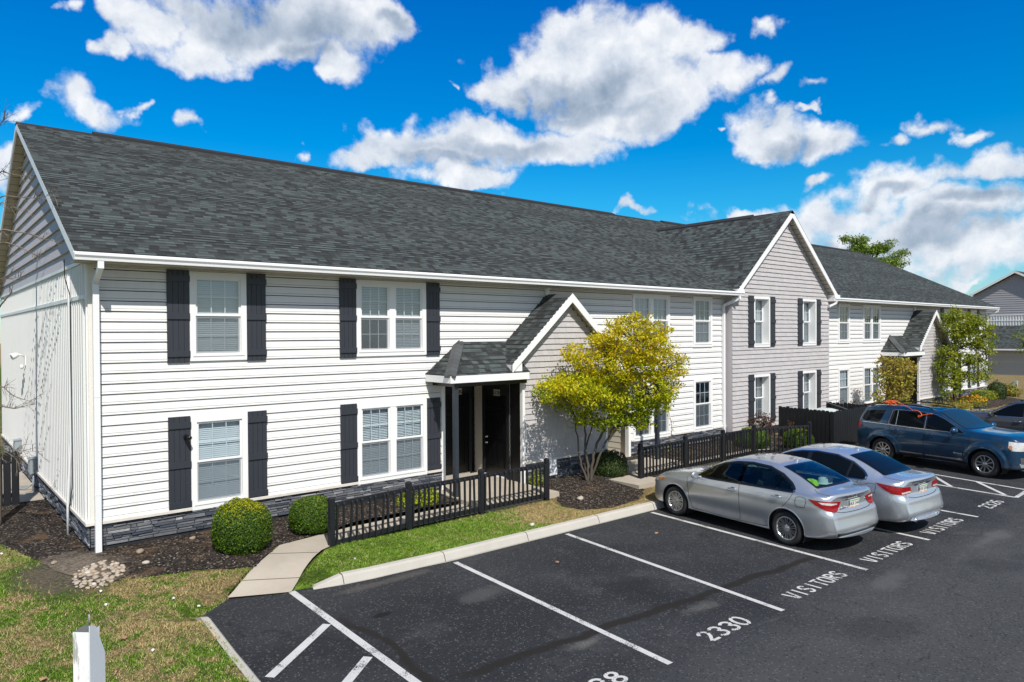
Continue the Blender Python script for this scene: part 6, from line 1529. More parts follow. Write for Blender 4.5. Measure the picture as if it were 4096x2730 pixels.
        for k in range(n):
            a0 = 2 * math.pi * k / n
            offs = (-0.30, 0.30) if style == 'twin' else (0.0,)
            for of in offs:
                a1 = a0 + of * 2 * math.pi / n * (0.62); a2 = a0 + of * 2 * math.pi / n * (1.0 if style == 'twin' else 1)
                p = cc + Vector((math.cos(a1), 0, math.sin(a1))) * 0.045 + ax * h * 0.72; q = cc + Vector((math.cos(a2), 0, math.sin(a2))) * (rim - 0.012) + ax * h * 0.80
                d = (q - p).normalized(); sd = d.cross(ax).normalized(); w0, w1 = (0.020, 0.030) if n > 7 else (0.034, 0.046)
                if style == 'twin' and n > 7: w0, w1 = 0.017, 0.026
                if style == 'twin': w0, w1 = (w0 * 0.62, w1 * 0.72)
                vs = [p - sd * w0 / 2, p + sd * w0 / 2, q + sd * w1 / 2, q - sd * w1 / 2]; vs += [v - ax * 0.028 for v in vs]
                mb.idx(vs, [(0, 1, 2, 3), (7, 6, 5, 4), (0, 4, 5, 1), (1, 5, 6, 2), (3, 2, 6, 7), (0, 3, 7, 4)])
        mb.lathe([(0.0, h * 0.84), (0.026, h * 0.82), (0.034, h * 0.76), (0.062, h * 0.72), (0.066, h * 0.5)], c, (0, sg, 0), 18)
        mb.build('rim', M['alloy'], w)
        mb = MB(); mb.lathe([(0.0, h * 0.30), (rim - 0.01, h * 0.26), (rim - 0.01, -h * 0.8), (0.0, -h * 0.8)], c, (0, sg, 0), 24); mb.build('brake_drum', M['darkalloy'], w)
        return w
    def wells(s):
        for (ax, az, ar) in s.arches:
            for sg in (1, -1):
                mb = MB(); n = 20; a0, a1 = R(-32), R(212); vs = []
                for k in range(n + 1):
                    t = a0 + (a1 - a0) * k / n
                    for yv in (0.50, 0.872): vs.append((ax + (ar + 0.012) * math.cos(t), sg * yv, az + (ar + 0.012) * math.sin(t)))
                m_ = len(vs); lim = s.grid[:, :, 1].max() - 0.045
                vs = [(p[0], sg * min(abs(p[1]), lim), p[2]) for p in vs]
                fs = [(2 * k, 2 * k + 1, 2 * k + 3, 2 * k + 2) for k in range(n)]; fs.append(tuple(2 * k for k in range(n + 1)))
                mb.idx(vs, fs, 0, True); mb.build('wheel_well', M['seam'], s.root)
    def mirror(s, x, z, y, m, k=1.0):
        for sg in (1, -1):
            mb = MB(); mb.blob((x, sg * y, z), (0.075 * k, 0.105 * k, 0.075 * k), n=14, m=9)
            mb.v = [(p[0] if p[0] > x - 0.03 else x - 0.03 - (x - 0.03 - p[0]) * 0.15, p[1], p[2]) for p in mb.v]
            mb.obox((x, sg * (y - 0.06), z - 0.03), (x - 0.01, sg * (y - 0.17), z - 0.055), 0.05, 0.035)
            mb.build('mirror', m, s.root)
    def handle(s, x, z, m):
        for sg in (1, -1):
            h = s.hit((x, 0, z), (0, -sg, 0)); mb = MB()
            P = [(x + d, h.y + sg * (0.006 + 0.026 * math.sin(math.pi * t)), z) for d, t in ((0.10, 0.0), (0.075, 0.45), (0.03, 0.55), (-0.03, 0.55), (-0.075, 0.45), (-0.10, 0.0))]
            mb.tube(P, [0.009, 0.014, 0.016, 0.016, 0.014, 0.009], 8); o = mb.build('door_handle', m, s.root)
            mb = MB(); mb.lathe([(0.0, 0.004), (0.052, 0.003), (0.056, 0.0)], (x, h.y - sg * 0.0005, z), (0, sg, 0), 16); mb.v = [(p[0], p[1], z + (p[2] - z) * 0.5) for p in mb.v]; mb.build('handle_cup', M['blacktrim'], o)
    def plate(s, x, z, txt, tilt=6):
        h = s.hit((0, 0, z), (1, 0, 0)); mb = MB(); mb.box(-0.153, 0.153, -0.010, 0.0, -0.077, 0.077)
        p = mb.build('license_plate', M['platewhite'], s.root); p.location = (h.x - 0.012, 0, z); p.rotation_euler = (R(tilt), 0, R(-90))
        me = text_mesh(txt, 0.085, 0.0005, 0.001); me.materials.append(M['plateblue']); t = link('plate_number', me, p); t.location = (0, -0.0112, -0.002); t.rotation_euler = (R(90), 0, 0)
        for (a, b, c, d), m in (((-0.145, 0.145, 0.045, 0.070), 'plategreen'), ((-0.145, -0.03, -0.070, -0.048), 'plateorange'), ((0.03, 0.145, -0.070, -0.048), 'plateorange')):
            mb = MB(); mb.box(a, b, -0.0112, -0.0102, c, d); mb.build('plate_band', M[m], p)
    def badge(s, txt, y, z, size, D=(1, 0, 0), m=None, rz=-90):
        h = s.hit((0, y, z), D); me = text_mesh(txt, size, 0.003, 0.001); me.materials.append(m or M['chrome']); t = link('badge_lettering', me, s.root); t.location = (h.x - 0.006, y, z); t.rotation_euler = (R(90), 0, R(rz))

def sedan_stations(k=1.0, L0=2.28, L1=-2.31, H=1.455, W=0.888, deck=1.06):
    q = H / 1.455; w = W / 0.888
    return [(L0, .36, .56, .61, .63, .55 * w, .42, 0.0), (L0 - .04, .27, .62, .67, .70, .68 * w, .52, -.05), (L0 - .16, .21, .69, .745, .78, .79 * w, .60, -.06), (L0 - .42, .19, .765, .83, .865, .855 * w, .66, 0),
            (1.40, .19, .85, .92, .955, .878 * w, .69, 0), (1.0, .19, .895, .975, 1.015, .886 * w, .69, 0), (.80, .19, .915, 1.015 * q, 1.05 * q, .888 * w, .675, 0), (.32, .19, .94, 1.265 * q, 1.305 * q, .888 * w, .61, 0),
            (-.02, .19, .953, 1.375 * q, 1.42 * q, .888 * w, .575, 0), (-.45, .19, .963, 1.405 * q, 1.455 * q, .888 * w, .565, 0), (-.90, .19, .975, 1.385 * q, 1.437 * q, .888 * w, .56, 0), (-1.35, .195, .992, 1.275 * q, 1.32 * q, .886 * w, .565, 0),
            (-1.70, .21, 1.008, 1.135 * q, 1.17 * q, .88 * w, .60, 0), (-1.90, .225, 1.012, deck - .025, deck + .015, .870 * w, .64, 0), (L1 + .20, .25, 1.0, deck - .03, deck + .008, .835 * w, .65, 0.03), (L1 + .06, .27, .965, deck - .04, deck - .005, .785 * w, .64, .10), (L1, .30, .93, deck - .07, deck - .045, .71 * w, .58, .16)]
def sedan_common(c, dlo, div, wind, rear, doors):
    pass

def arch_lip(c, m, w=0.022):
    for (ax, az, ar) in c.arches:
        for sg in (1, -1):
            mb = MB(); n = 34; a0, a1 = R(-20), R(200); prev = None
            for k in range(n + 1):
                t = a0 + (a1 - a0) * k / n; row = []
                for rr, of in ((ar - 0.004, 0.003), (ar + 0.008, 0.010), (ar + w, 0.004)):
                    p = Vector((ax + rr * math.cos(t), 0, az + rr * math.sin(t))); h = c.hit(p, (0, -sg, 0))
                    row.append(None if h is None or abs(h.y) < 0.5 else Vector((p.x, h.y + sg * of, p.z)))
                if prev and all(prev) and all(row):
                    for a in range(2):
                        q = [prev[a], prev[a + 1], row[a + 1], row[a]]; mb.face(q if sg > 0 else q[::-1], 0, True)
                prev = row
            if mb.f: mb.build('wheel_arch', m, c.root)

def sedan(kind, loc, heading, label, group):
    cor = kind == 1
    st = sedan_stations() if cor else sedan_stations(1, 2.40, -2.46, 1.47, .915, 1.09)
    wb = 1.35 if cor else 1.39; r = 0.316 if cor else 0.325
    arches = [(wb, r, 0.372 if cor else 0.38), (-wb, r, 0.372 if cor else 0.38)]
    paint = M['silver'] if cor else M['silver2']
    c = Car(st, paint, loc, heading, label, arches=arches, nose=0.11, tail=0.12, group=group)
    gl = M['carglass'] if cor else M['tint']; hole = 0.02 if cor else False
    # side glass
    Dl = (0, -1, 0)
    if cor:
        dlo = [(.80, .95), (.52, 1.135), (.20, 1.275), (-.10, 1.345), (-.45, 1.375), (-.85, 1.355), (-1.15, 1.265), (-1.38, 1.14), (-1.49, 1.06), (-1.50, 1.03), (-1.45, 1.012), (-.9, .995), (-.2, .975), (.4, .955)]
        splits = [(-.27, -.34)]; q_ = (-1.14, -1.165)
    else:
        dlo = [(.86, .965), (.55, 1.145), (.20, 1.285), (-.10, 1.355), (-.45, 1.385), (-.90, 1.365), (-1.25, 1.27), (-1.50, 1.14), (-1.61, 1.06), (-1.62, 1.03), (-1.56, 1.01), (-1.3, 1.005), (-.8, .995), (-.2, .98), (.4, .965)]
        splits = [(-.27, -.36)]; q_ = (-1.22, -1.26)
    P3 = lambda L: [(x, 1, z) for x, z in L]
    c.panel('window_surround', P3([tuple(p) for p in inset(dlo, -0.020)]), Dl, 0.0025, M['blacktrim'], both=True, hole=(0.04 if cor else False), ring=(0.055 if cor else 0))
    if not cor: c.panel('window_trim', P3([tuple(p) for p in inset(dlo, -0.026)]), Dl, 0.005, M['chrome'], both=True, ring=0.014)
    def clip(poly, x0, x1):
        def cl(L, f, x):
            o = []
            for i in range(len(L)):
                a, b = L[i - 1], L[i]; ia, ib = f(a[0]), f(b[0])
                if ia != ib: t = (x - a[0]) / (b[0] - a[0]); o.append((x, a[1] + (b[1] - a[1]) * t))
                if ib: o.append(b)
            return o
        return cl(cl(poly, lambda v: v >= x0, x0), lambda v: v <= x1, x1)
    for a, b in ((splits[0][0], .82), (q_[0], splits[0][1]), (-1.62, q_[1])):
        w_ = clip(dlo, a, b)
        c.panel('side_window', P3(w_), Dl, 0.006, gl, both=True, shrink=0.006)
    c.holes = c.holes[:2]
    # windscreen and rear glass
    ws = [(.86, .60), (.90, .30), (.915, 0), (.90, -.30), (.86, -.60), (.52, -.575), (.20, -.535), (.03, -.515), (.01, 0), (.03, .515), (.20, .535), (.52, .575)]
    c.panel('windshield_border', [(x, y, 1) for x, y in ws], (0, 0, -1), 0.003, M['blacktrim'], shrink=-0.01)
    c.panel('windshield', [(x, y, 1) for x, y in ws], (0, 0, -1), 0.007, M['wind'], shrink=0.025)
    x0, x1 = (-1.06, -1.80) if cor else (-1.10, -1.88)
    rg = [(x0, .50), (x0 - .02, .25), (x0 - .025, 0), (x0 - .02, -.25), (x0, -.50), ((x0 + x1) / 2, -.535), (x1 + .04, -.575), (x1, -.55), (x1 - .03, -.25), (x1 - .035, 0), (x1 - .03, .25), (x1, .55), (x1 + .04, .575), ((x0 + x1) / 2, .535)]
    c.panel('rear_glass_border', [(x, y, 1) for x, y in rg], (0, 0, -1), 0.003, M['blacktrim'], hole=0.03 if cor else False, ring=0.05 if cor else 0)
    c.panel('rear_window', [(x, y, 1) for x, y in rg], (0, 0, -1), 0.007, gl, shrink=0.028)
    # door and lid gaps
    zs = .22
    c.seam([(1.02, 1, .93), (.98, 1, .70), (.93, 1, .42), (.86, 1, .26)], Dl)
    c.seam([(-.31, 1, .96), (-.33, 1, .60), (-.33, 1, .27)], Dl)
    c.seam([(-1.50, 1, 1.02), (-1.42, 1, .86), (-1.20, 1, .62), (-1.02, 1, .42), (-.94, 1, .28)], Dl)
    c.seam([(.86, 1, .262), (.2, 1, .25), (-.5, 1, .25), (-.94, 1, .27)], Dl)
    fd = (-1.66, .86) if cor else (-1.74, .86)
    c.seam([(fd[0] - .085, 1, fd[1] - .08), (fd[0] + .085, 1, fd[1] - .08), (fd[0] + .09, 1, fd[1] + .075), (fd[0] - .09, 1, fd[1] + .08), (fd[0] - .085, 1, fd[1] - .08)], Dl, 0.008, both=False, name='fuel_door_gap')
    e = st[-1][0]
    c.seam([(x1 + .02, .62, 1), (e + .36, .66, 1), (e + .13, .64, 1)], (0, 0, -1), 0.009, name='trunk_gap')
    # tail lamps wrap round the corner
    Dd = (0.64, -0.77, 0)
    def on(L):
        o = []
        for k, a_, z in L:
            h = c.hit((0, a_, z), (1, 0, 0)) if k == 'r' else c.hit((a_, 0, z), (0, -1, 0))
            o.append(tuple(h))
        return o
    if cor: lamp = on([('s', -1.80, .945), ('s', -2.02, .94), ('r', .66, .925), ('r', .40, .905), ('r', .43, .87), ('r', .52, .76), ('r', .60, .735), ('s', -2.08, .78), ('s', -1.93, .86)])
    else: lamp = on([('s', -1.82, .985), ('s', -2.05, .97), ('r', .72, .945), ('r', .47, .925), ('r', .43, .835), ('r', .50, .80), ('r', .72, .79), ('s', -2.14, .81), ('s', -2.02, .87)])
    c.panel('taillight', lamp, Dd, 0.008, M['red'], both=True, step=0.03)
    if cor: inner = on([('s', -1.98, .915), ('r', .70, .905), ('r', .52, .885), ('r', .52, .868), ('r', .68, .862), ('s', -2.03, .88)])
    else: inner = on([('r', .74, .838), ('r', .60, .848), ('r', .46, .848), ('r', .47, .82), ('r', .60, .812), ('r', .74, .808)])
    c.panel('lamp_lens', inner, Dd, 0.012, M['clearlens'], both=True, step=0.03)
    # rear: painted shade above the plate, chrome bar, lower bumper, exhaust
    B = (1, 0, 0); X_ = -9
    zp = .83 if cor else .845
    c.panel('chrome_bar', [(X_, -.36, zp + .130), (X_, .36, zp + .130), (X_, .34, zp + .098), (X_, -.34, zp + .098)], B, 0.014, M['chrome'] if not cor else paint)
    c.panel('plate_shadow_strip', [(X_, -.28, zp + .099), (X_, .28, zp + .099), (X_, .26, zp + .082), (X_, -.26, zp + .082)], B, 0.006, M['blacktrim'])  # black strip painted as the shadow under the bar
    c.seam([(X_, .58, .745), (X_, .40, .715), (X_, .0, .705), (X_, -.40, .715), (X_, -.58, .745)], B, 0.009, both=False, name='bumper_gap')
    if cor: c.panel('lower_bumper', [(X_, -.70, .385), (X_, -.4, .36), (X_, 0, .355), (X_, .4, .36), (X_, .70, .385), (X_, .66, .315), (X_, -.66, .315)], B, 0.004, M['blacktrim'])
    else: c.panel('lower_bumper', [(X_, -.46, .385), (X_, 0, .40), (X_, .46, .385), (X_, .55, .32), (X_, -.55, .32)], B, 0.004, paint)
    for y in ((.42, -.42) if not cor else ()):
        mb = MB(); mb.lathe([(0.03, 0.0), (0.036, 0.0), (0.036, 0.16), (0.03, 0.16), (0.028, 0.02)], (e + .05, y, .285), (1, 0, 0), 14); mb.v = [(p[0], p[1] * 1.0, p[2]) for p in mb.v]; mb.build('exhaust_tip', M['chrome'], c.root)
    c.plate(0, zp, 'HKR 3447' if cor else 'JKW 5304')
    c.badge('COROLLA' if cor else 'ALTIMA', .33, zp - .05 if cor else zp + .165, .055)
    if cor: c.badge('LE', -.40, zp + .03, .045)
    h = c.hit((0, 0, zp + .165), (1, 0, 0)); mb = MB()
    if h:
        o_ = Vector((h.x - .004, 0, zp + .165)); n = 20
        for rx, rz_, dz in (((.055, .038, 0), (.024, .036, 0), (.034, .014, .014)) if cor else ((.042, .042, 0),)):
            mb.tube([o_ + Vector((0, rx * math.cos(6.2832 * k / n), dz + rz_ * math.sin(6.2832 * k / n))) for k in range(n + 1)], 0.006, 6, caps=False)
        if not cor: mb.box(o_.x - .006, o_.x + .004, -.058, .058, o_.z - .010, o_.z + .010)
        mb.build('emblem', M['chrome'], c.root)
    # front lamps and grille
    c.panel('headlight', [(2.20 if cor else 2.30, .50, .66), (2.12, .70, .70), (1.72, .86, .80), (1.66, .87, .76), (1.95, .82, .66), (2.15, .70, .60)], (-0.64, -0.77, 0), 0.008, M['clearlens'], both=True, step=0.04)
    c.panel('side_marker', [(1.88, .85, .735), (1.68, .87, .79), (1.65, .87, .755), (1.80, .86, .70)], (-0.30, -0.95, 0), 0.013, M['amber'], both=True, step=0.04)
    c.panel('grille', [(9, -.45, .60), (9, .45, .60), (9, .52, .40), (9, -.52, .40)], (-1, 0, 0), 0.004, M['blacktrim'])
    c.mirror(.70, 1.0, .985 if cor else 1.01, paint)
    hm = M['chrome'] if cor else M['chrome']
    c.handle(-.17, .855, paint if cor else hm); c.handle(-1.17, .885, paint if cor else hm)
    for x in (wb, -wb):
        for y in (1, -1): c.wheel(x, y * (.765 if cor else .785), r, .214 if cor else .220, .205, 10 if cor else 10, 'twin' if cor else 'one')
    c.wells(); arch_lip(c, paint)
    mb = MB(); mb.box(-1.9, 1.9, -.60, .60, .20, .28); mb.build('floor_pan', M['seam'], c.root)
    mb = MB(); mb.blob((-1.00 if cor else -1.0, 0, H_ := c.hit((-1.0, 0, 1), (0, 0, -1)).z + .01), (.05, .02, .022), n=8, m=6); mb.build('antenna', paint, c.root)
    if cor:   # what can be seen through the glass
        mb = MB()
        for y in (.36, -.36):
            mb.prism([(.05, y - .23, .45), (-.42, y - .23, .42), (-.42, y - .23, .55), (.05, y - .23, .60)], (0, .46, 0)); mb.prism([(-.36, y - .22, .5), (-.52, y - .22, .52), (-.66, y - .20, 1.02), (-.55, y - .20, 1.05)], (0, .42, 0)); mb.box(-.68, -.58, y - .12, y + .12, 1.08, 1.24)
        mb.prism([(-.85, -.62, .45), (-1.25, -.62, .45), (-1.25, -.62, .56), (-.85, -.62, .58)], (0, 1.24, 0)); mb.prism([(-1.18, -.62, .5), (-1.35, -.62, .5), (-1.46, -.62, .99), (-1.36, -.62, 1.02)], (0, 1.24, 0))
        for y in (.36, -.36): mb.box(-1.48, -1.38, y - .12, y + .12, 1.01, 1.13)
        mb.build('seats', M['seat'], c.root)
        mb = MB(); mb.box(-1.86, -1.25, -.62, .62, .98, 1.02); mb.build('parcel_shelf', M['blacktrim'], c.root)
        mb = MB(); mb.prism([(.95, -.70, .55), (.55, -.70, .60), (.50, -.70, .86), (.62, -.70, .95), (.95, -.70, .97)], (0, 1.4, 0)); mb.tube([(.40 + .06 * math.sin(6.283 * k / 16), .36 + .18 * math.cos(6.283 * k / 16), .84 + .17 * math.sin(6.283 * k / 16)) for k in range(17)], .014, 6); mb.build('dashboard', M['blacktrim'], c.root)
        mb = MB(); mb.box(-1.35, .9, -.72, -.70, .3, .93); mb.box(-1.35, .9, .70, .72, .3, .93); mb.build('door_lining', M['seat'], c.root)
        mw = Matrix.Translation(Vector(loc)) @ Matrix.Rotation(heading, 4, 'Z')
        v = empty('safety_vest', mw @ Vector((-1.38, .13, 1.02)), heading + .4, 'crumpled yellow green vest behind the rear glass of the nearer silver sedan', 'vest')
        mb = MB(); n, m = 22, 12; vs = []
        for i in range(m + 1):
            for k in range(n):
                a = 6.2832 * k / n; t = i / m; rr = (1 + .22 * math.sin(3 * a + 1) + .13 * math.sin(7 * a)) * math.sin(math.pi * t * .5)
                vs.append((0.17 * rr * math.cos(a), .22 * rr * math.sin(a), max(0.003, .11 * (1 - t ** 2) + .03 * math.sin(5 * a + 4 * t) * (1 - t) + .02 * math.sin(9 * a + 12 * t) * t)))
        mb.idx(vs, [(i * n + k, i * n + (k + 1) % n, (i + 1) * n + (k + 1) % n, (i + 1) * n + k) for i in range(m) for k in range(n)], 0, True); mb.build('vest_cloth', M['hivis'], v)
        v = empty('straw_hat', mw @ Vector((-1.40, -.27, 1.02)), heading, 'white brimmed hat behind the rear glass of the nearer silver sedan', 'hat')
        mb = MB(); mb.lathe([(0.0, .125), (.055, .12), (.085, .10), (.095, .03), (.10, .012), (.15, .008), (.175, .016), (.175, .010), (.10, 0.0)], (0, 0, 0), (0, 0, 1), 24); mb.build('crown_and_brim', M['hat'], v)
    c.body(); return c
def suv(kind, loc, heading, label):
    blue = kind == 1
    st = [(2.36, .46, .74, .84, .86, .62, .54, 0), (2.32, .34, .86, 1.0, 1.02, .80, .68, -.02), (2.20, .29, .96, 1.09, 1.115, .88, .76, -.03), (1.90, .28, 1.035, 1.14, 1.17, .915, .79, 0), (1.42, .28, 1.06, 1.165, 1.20, .92, .79, 0),
          (1.02, .28, 1.075, 1.185, 1.225, .92, .78, 0), (.84, .28, 1.085, 1.235, 1.27, .92, .765, 0), (.40, .28, 1.10, 1.475, 1.52, .92, .72, 0), (.08, .28, 1.11, 1.625, 1.675, .92, .69, 0), (-.45, .28, 1.115, 1.675, 1.73, .92, .675, 0), (-1.20, .28, 1.125, 1.68, 1.735, .92, .67, 0),
          (-1.75, .29, 1.135, 1.655, 1.71, .915, .66, 0), (-2.06, .31, 1.14, 1.60, 1.65, .905, .65, 0), (-2.22, .34, 1.14, 1.42, 1.46, .89, .66, 0), (-2.33, .38, 1.10, 1.23, 1.25, .87, .69, 0), (-2.39, .44, 1.02, 1.08, 1.10, .82, .68, .02), (-2.42, .50, .95, 1.0, 1.02, .74, .62, .03)]
    if not blue:
        st = [tuple([r[0] * 1.03, r[1], r[2] * .985, r[3] * .985, r[4] * .99, r[5] * 1.025, r[6] * 1.0, r[7]]) for r in st]
    r = .362 if blue else .37; wb = 1.43
    arches = [(wb, r, .425), (-wb, r, .425)]; paint = M['blue'] if blue else M['grey']
    c = Car(st, paint, loc, heading, label, arches=arches, nose=0.10, tail=0.05, ledge=False)
    Dl = (0, -1, 0); P3 = lambda L: [(x, 1, z) for x, z in L]
    W1 = [(.86, 1.135), (.62, 1.275), (.34, 1.44), (.08, 1.545), (-.14, 1.575), (-.14, 1.15)]
    W2 = [(-.22, 1.58), (-.6, 1.59), (-1.12, 1.58), (-1.20, 1.19), (-1.14, 1.165), (-.22, 1.15)]
    W3 = [(-1.42, 1.56), (-1.75, 1.545), (-2.02, 1.50), (-2.16, 1.27), (-2.08, 1.215), (-1.60, 1.20), (-1.54, 1.24)]
    Wall = [(.91, 1.12), (.63, 1.29), (.34, 1.457), (.08, 1.56), (-.2, 1.60), (-.6, 1.61), (-1.13, 1.60), (-1.20, 1.56), (-1.26, 1.19), (-1.20, 1.15), (-.2, 1.13)]
    c.panel('window_surround', P3([tuple(p) for p in inset(Wall, -0.012)]), Dl, 0.0025, M['chrome'], both=True)
    c.panel('window_border', P3(Wall), Dl, 0.005, M['blacktrim'], both=True)
    for w_ in (W1, W2): c.panel('side_window', P3(w_), Dl, 0.008, M['tint'], both=True, shrink=0.006)
    c.panel('side_window', P3(W3), Dl, 0.006, M['tint'], both=True)
    c.seam([(-1.03, 1, 1.585), (-1.03, 1, 1.155)], Dl, 0.018, m=M['greymetal'], off=0.011, name='window_bar'); c.seam([(-.18, 1, 1.58), (-.18, 1, 1.145)], Dl, 0.02, m=M['chrome'], off=0.011, name='window_bar')
    ws = [(.90, .70), (.96, .35), (.975, 0), (.96, -.35), (.90, -.70), (.52, -.685), (.24, -.655), (.12, -.635), (.09, 0), (.12, .635), (.24, .655), (.52, .685)]
    c.panel('windshield_border', [(x, y, 1) for x, y in ws], (0, 0, -1), 0.003, M['blacktrim'], shrink=-0.012)
    c.panel('windshield', [(x, y, 1) for x, y in ws], (0, 0, -1), 0.007, M['wind'], shrink=0.022)
    c.panel('sunroof', [(.02, .40, 2), (.02, -.40, 2), (-.75, -.42, 2), (-.75, .42, 2)], (0, 0, -1), 0.003, M['tint'])
    c.panel('rear_window', [(-9, .55, 1.45), (-9, -.55, 1.45), (-9, -.62, 1.18), (-9, .62, 1.18)], (1, 0, 0), 0.004, M['tint'])
    c.seam([(1.06, 1, 1.08), (1.03, 1, .80), (.95, 1, .50), (.93, 1, .36)], Dl); c.seam([(-.18, 1, 1.12), (-.19, 1, .75), (-.19, 1, .36)], Dl)
    c.seam([(-1.22, 1, 1.13), (-1.18, 1, .95), (-1.02, 1, .74), (-.95, 1, .50), (-.93, 1, .36)], Dl); c.seam([(.93, 1, .355), (0, 1, .345), (-.93, 1, .355)], Dl)
    c.seam([(1.0, .80, 1), (1.5, .79, 1), (2.1, .70, 1)], (0, 0, -1), name='hood_gap')
    c.seam([(.92, 1, 1.11), (.2, 1, 1.125), (-.6, 1, 1.135), (-1.3, 1, 1.15), (-2.1, 1, 1.165)], Dl, 0.010, m=M['chrome'], off=0.006, name='belt_trim')
    c.panel('rocker_trim', P3([(.90, .42), (-.16, .41), (-.16, .385), (.86, .375)]), Dl, 0.010, M['chrome'], both=True); c.panel('rocker_trim', P3([(-.24, .41), (-.92, .42), (-.88, .375), (-.24, .385)]), Dl, 0.010, M['chrome'], both=True)
    c.panel('sill', P3([(1.0, .365), (-1.0, .365), (-1.0, .29), (1.0, .29)]), Dl, 0.006, M['blacktrim'], both=True)
    c.panel('headlight', [(2.31, .54, 1.0), (2.20, .74, 1.02), (2.02, .87, 1.03), (2.0, .89, .88), (2.08, .88, .80), (2.27, .74, .79), (2.32, .58, .80)], (-0.64, -0.77, 0), 0.010, M['clearlens'], both=True, step=0.04)
    c.panel('side_marker', [(2.09, .88, .93), (2.02, .89, .93), (2.03, .89, .84), (2.10, .88, .82)], (-0.5, -0.86, 0), 0.016, M['amber'], both=True, step=0.03)
    c.panel('grille', [(9, -.55, .86), (9, .55, .86), (9, .50, .60), (9, -.50, .60)], (-1, 0, 0), 0.006, M['blacktrim'])
    c.panel('grille_frame', [(9, -.58, .92), (9, .58, .92), (9, .56, .87), (9, -.56, .87)], (-1, 0, 0), 0.010, M['chrome'])
    c.panel('fog_lamp', [(2.30, .62, .62), (2.22, .74, .62), (2.24, .73, .45), (2.32, .60, .45)], (-0.72, -0.69, 0), 0.008, M['chrome'], both=True, step=0.04)
    c.panel('taillight', [(-2.13, .90, 1.15), (-2.29, .80, 1.16), (-2.37, .64, 1.14), (-2.39, .62, .96), (-2.30, .82, .94), (-2.17, .90, .96)], (0.64, -0.77, 0), 0.010, M['red'], both=True, step=0.04)
    c.panel('lower_bumper', [(9, -.75, .47), (9, .75, .47), (9, .70, .36), (9, -.70, .36)], (-1, 0, 0), 0.006, M['greymetal'])
    c.mirror(.72, 1.20, 1.06, paint, 1.3)
    for sg in (1, -1):
        mb = MB(); mb.tube([(.72, sg * .60, c.hit((.2, sg * .6, 1), (0, 0, -1)).z - .02)] if False else [(.02, sg * .61, 1.65), (-.2, sg * .61, 1.735), (-.6, sg * .61, 1.765), (-1.3, sg * .60, 1.765), (-1.8, sg * .595, 1.725), (-1.98, sg * .59, 1.64)], 0.019, 8); mb.build('roof_rail', M['blacktrim'], c.root)
    c.handle(-.02, .99, paint if blue else M['chrome']); c.handle(-1.02, 1.01, paint if blue else M['chrome'])
    for x in (wb, -wb):
        for y in (1, -1): c.wheel(x, y * .80, r, .235, .225, 5, 'twin')
    c.wells(); arch_lip(c, paint, 0.05)
    mb = MB(); mb.box(-1.9, 1.9, -.62, .62, .30, .36); mb.build('floor_pan', M['seam'], c.root)
    if blue:
        for sg in (1, -1):
            h = c.hit((.78, 0, .56), (0, -sg, 0)); me = text_mesh('TERRAIN', .06, .003, .001); me.materials.append(M['chrome']); t = link('badge_lettering', me, c.root); t.location = (.74, h.y + sg * .005, .56); t.rotation_euler = (R(90), 0, 0 if sg < 0 else R(180))
    c.body(); return c

sedan(1, (11.07, -5.70, 0), 1.4774, 'nearest silver sedan with a yellow green vest behind its rear glass', 'silver sedans in the visitor bays')
sedan(2, (13.22, -5.92, 0), math.atan2(.997, .075), 'second silver sedan with dark tinted glass and twin exhausts beside the first', 'silver sedans in the visitor bays')
sv = suv(1, (20.95, -6.06, 0), -1.730, 'blue suv backed into its bay with an orange cord on the roof')
suv(2, (26.25, -6.75, 0), math.atan2(.996, .09), 'dark grey crossover cut off by the right edge of the picture')
mw = Matrix.Translation(Vector((20.95, -6.06, 0))) @ Matrix.Rotation(-1.730, 4, 'Z')
oc = empty('orange_cord', mw @ Vector((-.75, -.62, 1.745)), -1.730, 'tangled orange cord looped over the roof rail of the blue suv', 'cord')
mb = MB(); P = [(-.75, .10, .03)]
for k in range(34):
    t = k / 33; P.append((-.72 + .30 * t + .10 * math.cos(k * 1.15), .04 + .14 * math.sin(k * 1.15 + .4) * (1 - .3 * t), .045 + .05 * math.sin(k * 0.9) + .03 * math.sin(k * 2.1)))
P += [(-.30, -.03, .05), (-.12, -.06, .0), (.05, -.10, -.06), (.18, -.15, -.12)]
mb.tube(dense(P, 3), .0085, 6); mb.build('rope', M['orange'], oc)
mb = MB(); mb.tube(dense([(.20, -.14, -.10), (.36, -.16, -.13), (.46, -.20, -.22), (.40, -.215, -.29), (.36, -.21, -.25), (.46, -.20, -.235), (.60, -.18, -.19), (.74, -.165, -.165)], 5), .011, 6); mb.build('rope', M['orange'], oc)

# ------------------------------------------------------------------ small things about the place
t = empty('storage_bin', (22.1, -1.75, 0.2), 0.1, 'pale lidded bin standing inside the black board enclosure', 'bin')
mb = MB(); mb.idx([(-0.42, -0.36, 0), (0.42, -0.36, 0), (0.42, 0.36, 0), (-0.42, 0.36, 0), (-0.5, -0.42, 0.95), (0.5, -0.42, 0.95), (0.5, 0.42, 0.95), (-0.5, 0.42, 0.95)], [(3, 2, 1, 0), (0, 1, 5, 4), (1, 2, 6, 5), (2, 3, 7, 6), (3, 0, 4, 7), (4, 5, 6, 7)]); mb.build('bin_body', M['greymetal'], t)
mb = MB(); mb.prism([(-0.53, -0.46, 0.955), (-0.53, -0.46, 0.99), (-0.53, -0.1, 1.055), (-0.53, 0.25, 1.055), (-0.53, 0.46, 0.99), (-0.53, 0.46, 0.955)], (1.06, 0, 0)); mb.build('lid', plain('pale_lid', (0.55, 0.60, 0.60), 0.4), t)
